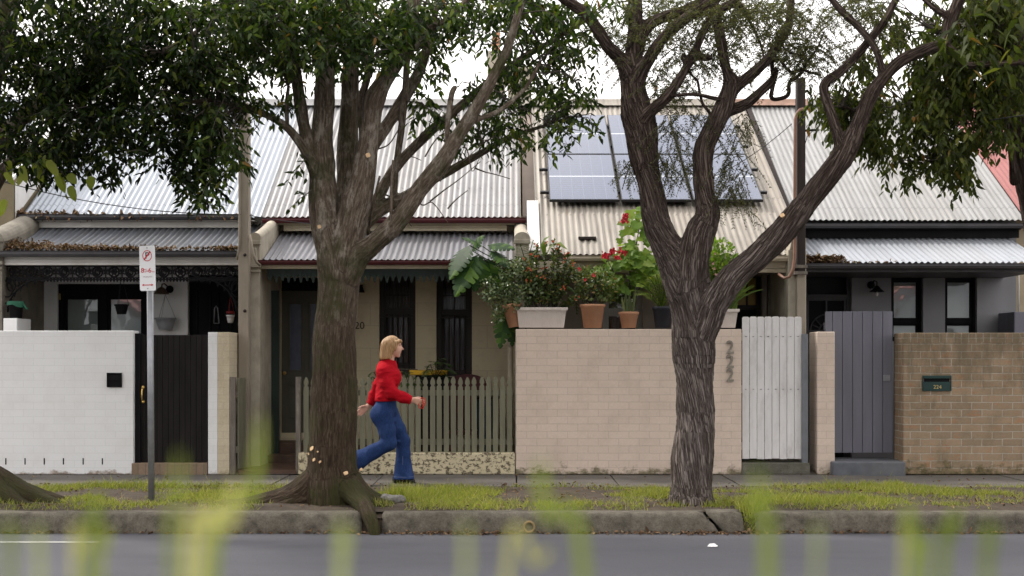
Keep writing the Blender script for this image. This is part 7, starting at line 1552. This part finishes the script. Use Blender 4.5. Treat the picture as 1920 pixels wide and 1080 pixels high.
f.cap(Q(724.5, 747, 0), Q(724.5, 749, 0), .121, .121, .004, (1, 1.44, 1), (Q(724, 751.5), (.03, 0, -1)))
jp = f.mesh('jumper', M['sweater'], per)
def folds(o, amp, fx, fz, axis=None):
    nn = [Vector(v.normal) for v in o.data.vertices]
    for v, n_ in zip(o.data.vertices, nn):
        c = v.co; a = mnoise.noise(Vector((c.x*fx+c.z*4, c.y*fx, c.z*fz-c.x*5))); b = mnoise.noise(Vector((c.x*fx*2.1-c.z*7, c.y*fx*2, c.z*fz*1.8+c.x*9))+Vector((5, 2, 8)))
        v.co += n_*amp*((1-2*abs(a))*.7+b*.5)
folds(jp, .0065, 8, 15)
# jeans
f = Field(Q(655, 905, -.34), Q(785, 740, .34), hs)
f.cap(Q(724.5, 752), Q(723, 768), .106, .118, .04, (1, 1.4, 1), None); f.cut(Q(724, 748.5), (.03, 0, 1))
f.ell(Q(713, 777, -.08), (.10, .092, .11), .04); f.ell(Q(715, 777, .08), (.10, .092, .11), .04)
ln = [Q(719, 778, -.088), Q(727, 806, -.095), Q(731.5, 829, -.095)]; rn = [.108, .088, .074]
for a, b, ra, rb in zip(ln[:-1], ln[1:], rn[:-1], rn[1:]): f.cap(a, b, ra, rb, .03)
kd = unit(Q(664, 867, -.09)-Q(731, 830, -.095)); f.cap(Q(731, 830, -.095), Q(700, 847, -.095), .078, .074, .03); f.cap(Q(704, 845, -.095), Q(652, 873, -.09), .072, .122, .03, (1, .95, 1), (Q(666, 866, -.09), kd))
lf_ = [Q(728, 778, .085), Q(743, 806, .09), Q(754, 828, .09)]; rf = [.108, .088, .073]
for a, b, ra, rb in zip(lf_[:-1], lf_[1:], rf[:-1], rf[1:]): f.cap(a, b, ra, rb, .03)
f.cap(Q(754, 828, .09), Q(754.5, 852, .09), .075, .074, .03); f.cap(Q(754.5, 852, .09), Q(756, 912, .09), .072, .126, .03, (1, .95, 1), (Q(756, 899, .09), (0, 0, -1)))
for (a, b, r_) in ((Q(738, 824, -.1), Q(722, 834, -.13), .012), (Q(745, 828, .0), Q(762, 832, .06), .011), (Q(742, 786, 0.02), Q(728, 796, -.12), .012)): f.cap(a, b, r_, r_*.4, .03)
jn = f.mesh('jeans', M['denim'], per); folds(jn, .006, 8, 9)
q = MB(); 
for (c_, r_, ym_) in ((Q(755.8, 894.5, .09), .1125, .95),): q.tube([c_+np.array((r_*math.cos(a), r_*ym_*math.sin(a), 0)) for a in np.linspace(0, 2*math.pi, 30)], .0022, 5, cap=False)
q.tube([Q(755, 840, .017), Q(755, 870, .005), Q(756, 895, -.012)], .0018, 5); q.build('hem_stitching', M['seam'], jn)
# hair: straight bob with fringe
f = Field(Q(700, 680, -.13), Q(762, 622, .13), .0042)
f.ell(Q(734.5, 645.5), (.090, .083, .096), 0); f.cap(Q(727, 645), Q(723, 664), .070, .058, .02, (.95, 1.15, 1))
f.cap(Q(726, 648, -.05), Q(724, 668, -.056), .052, .047, .03, (1, .75, 1)); f.cap(Q(726, 648, .05), Q(724, 668, .056), .052, .047, .03, (1, .75, 1)); f.cap(Q(723, 650), Q(720.5, 670), .058, .054, .03, (.85, 1.3, 1)); f.cap(Q(734, 648, -.058), Q(730, 668, -.062), .042, .032, .03, (1, .6, 1)); f.cap(Q(734, 648, .058), Q(730, 668, .062), .042, .032, .03, (1, .6, 1))
f.cap(Q(750, 640, -.04), Q(750, 640, .04), .020, .020, .02); f.cap(Q(745, 642, -.07), Q(742, 655, -.074), .018, .012, .02); f.cap(Q(745, 642, .07), Q(742, 655, .074), .018, .012, .02)
f.cut(Q(720, 674), (.10, 0, -1)); f.cap(Q(760, 652), Q(752, 668), .052, .062, 0, (1, 1.0, 1), None, True)
hr = f.mesh('hair', M['hair'], per)
for vtx in hr.data.vertices:
    c_ = vtx.co; a = math.atan2(c_.y, c_.x-X(724, YP)+X(728, YP)); n_ = mnoise.noise(Vector((math.cos(a)*7, math.sin(a)*7, c_.z*2.5)))*.006+mnoise.noise(Vector((math.cos(a)*16, math.sin(a)*16, c_.z*3)))*.0035
    vtx.co += Vector((math.cos(a), math.sin(a), 0))*n_
q = MB()
for s_ in (-1, 1): q.lathe([(.0, -.004), (.006, -.003), (.0075, 0), (.006, .003), (0, .004)], (0, 0, 0), 10); q.v[-50:] = [(float(Q(750.2, 648.3)[0])+z_*.8, YP+s_*.031+y_, float(Q(750.2, 648.3)[2])+x) for x, y_, z_ in q.v[-50:]]
q.build('eyes', M['eye'], per)
q = MB()
for s_ in (-1, 1): q.tube([Q(751.4, 645.2, s_*.018), Q(751.6, 644.4, s_*.032), Q(749.6, 645, s_*.046)], [.002, .0026, .0015], 5)
q.build('eyebrows', paint('brow', (.22, .13, .07), .8), per)
q = MB(); q.tube([Q(751.5, 660.3, -.018), Q(752.1, 660.2, 0), Q(751.5, 660.3, .018)], [.002, .0042, .002], 6); q.build('lips', M['lip'], per)
# shoes
f = Field(Q(730, 912, -.02), Q(784, 880, .2), .0045); yb_ = .09
f.cap(Q(742, 895, yb_), Q(742, 901, yb_), .042, .044, .02); f.cap(Q(744, 901, yb_), Q(768, 903, yb_), .040, .034, .03, (1, 1, .9)); f.ell(Q(769, 903, yb_), (.048, .042, .030), .02); f.cut(Q(750, 907.6), (0, 0, -1))
sh = f.mesh('shoe', M['shoe'], per); q = MB(); z0, z1 = .003, Z(904.6, YP)
out = [(738, -.8), (748, -.86), (762, -1), (772, -.95), (777, -.6), (778.5, 0), (777, .6), (772, .95), (762, 1), (748, .86), (738, .8), (735.5, .4), (735, 0), (735.5, -.4)]
pl_ = [(X(a, YP), YP+.09+.046*b) for a, b in out]; n_ = len(pl_); q.add([(x, y, z) for z in (z0, z1) for x, y in pl_], [tuple(range(n_-1, -1, -1)), tuple(range(n_, 2*n_))]+[(i, (i+1) % n_, (i+1) % n_+n_, i+n_) for i in range(n_)]); q.build('sole', M['shoe'], sh, bevel=.004)
f = Field(Q(636, 912, -.19), Q(676, 850, .01), .0045); f.cap(Q(662, 868, -.09), Q(657, 872, -.09), .044, .046, .02); f.cap(Q(655, 872, -.09), Q(653, 892, -.09), .042, .036, .03); f.ell(Q(655, 897, -.09), (.036, .042, .045), .02); f.cap(Q(648, 868, -.09), Q(646, 894, -.09), .03, .028, .02, (.6, 1.4, 1)); f.cut(Q(650, 907.4), (0, 0, -1)); f.mesh('shoe', M['shoe'], per)
# red looped strap in the leading hand
t = thing('wrist_strap', 'red looped strap dangling from the hand of the walking person', 'strap', Q(790, 750, -.19)); q = MB()
c_ = Q(787, 752, -.18); q.tube([c_, Q(792, 745, -.18), Q(798, 746, -.17), Q(800, 754, -.18), Q(795, 765, -.19), Q(789, 764, -.19), Q(787, 757, -.18), c_], .0055, 6); q.tube([Q(795, 748, -.18), Q(796, 757, -.18), Q(792, 764, -.18)], .005, 6); q.build('loop', paint('red_strap', (.6, .03, .015), .5), t)
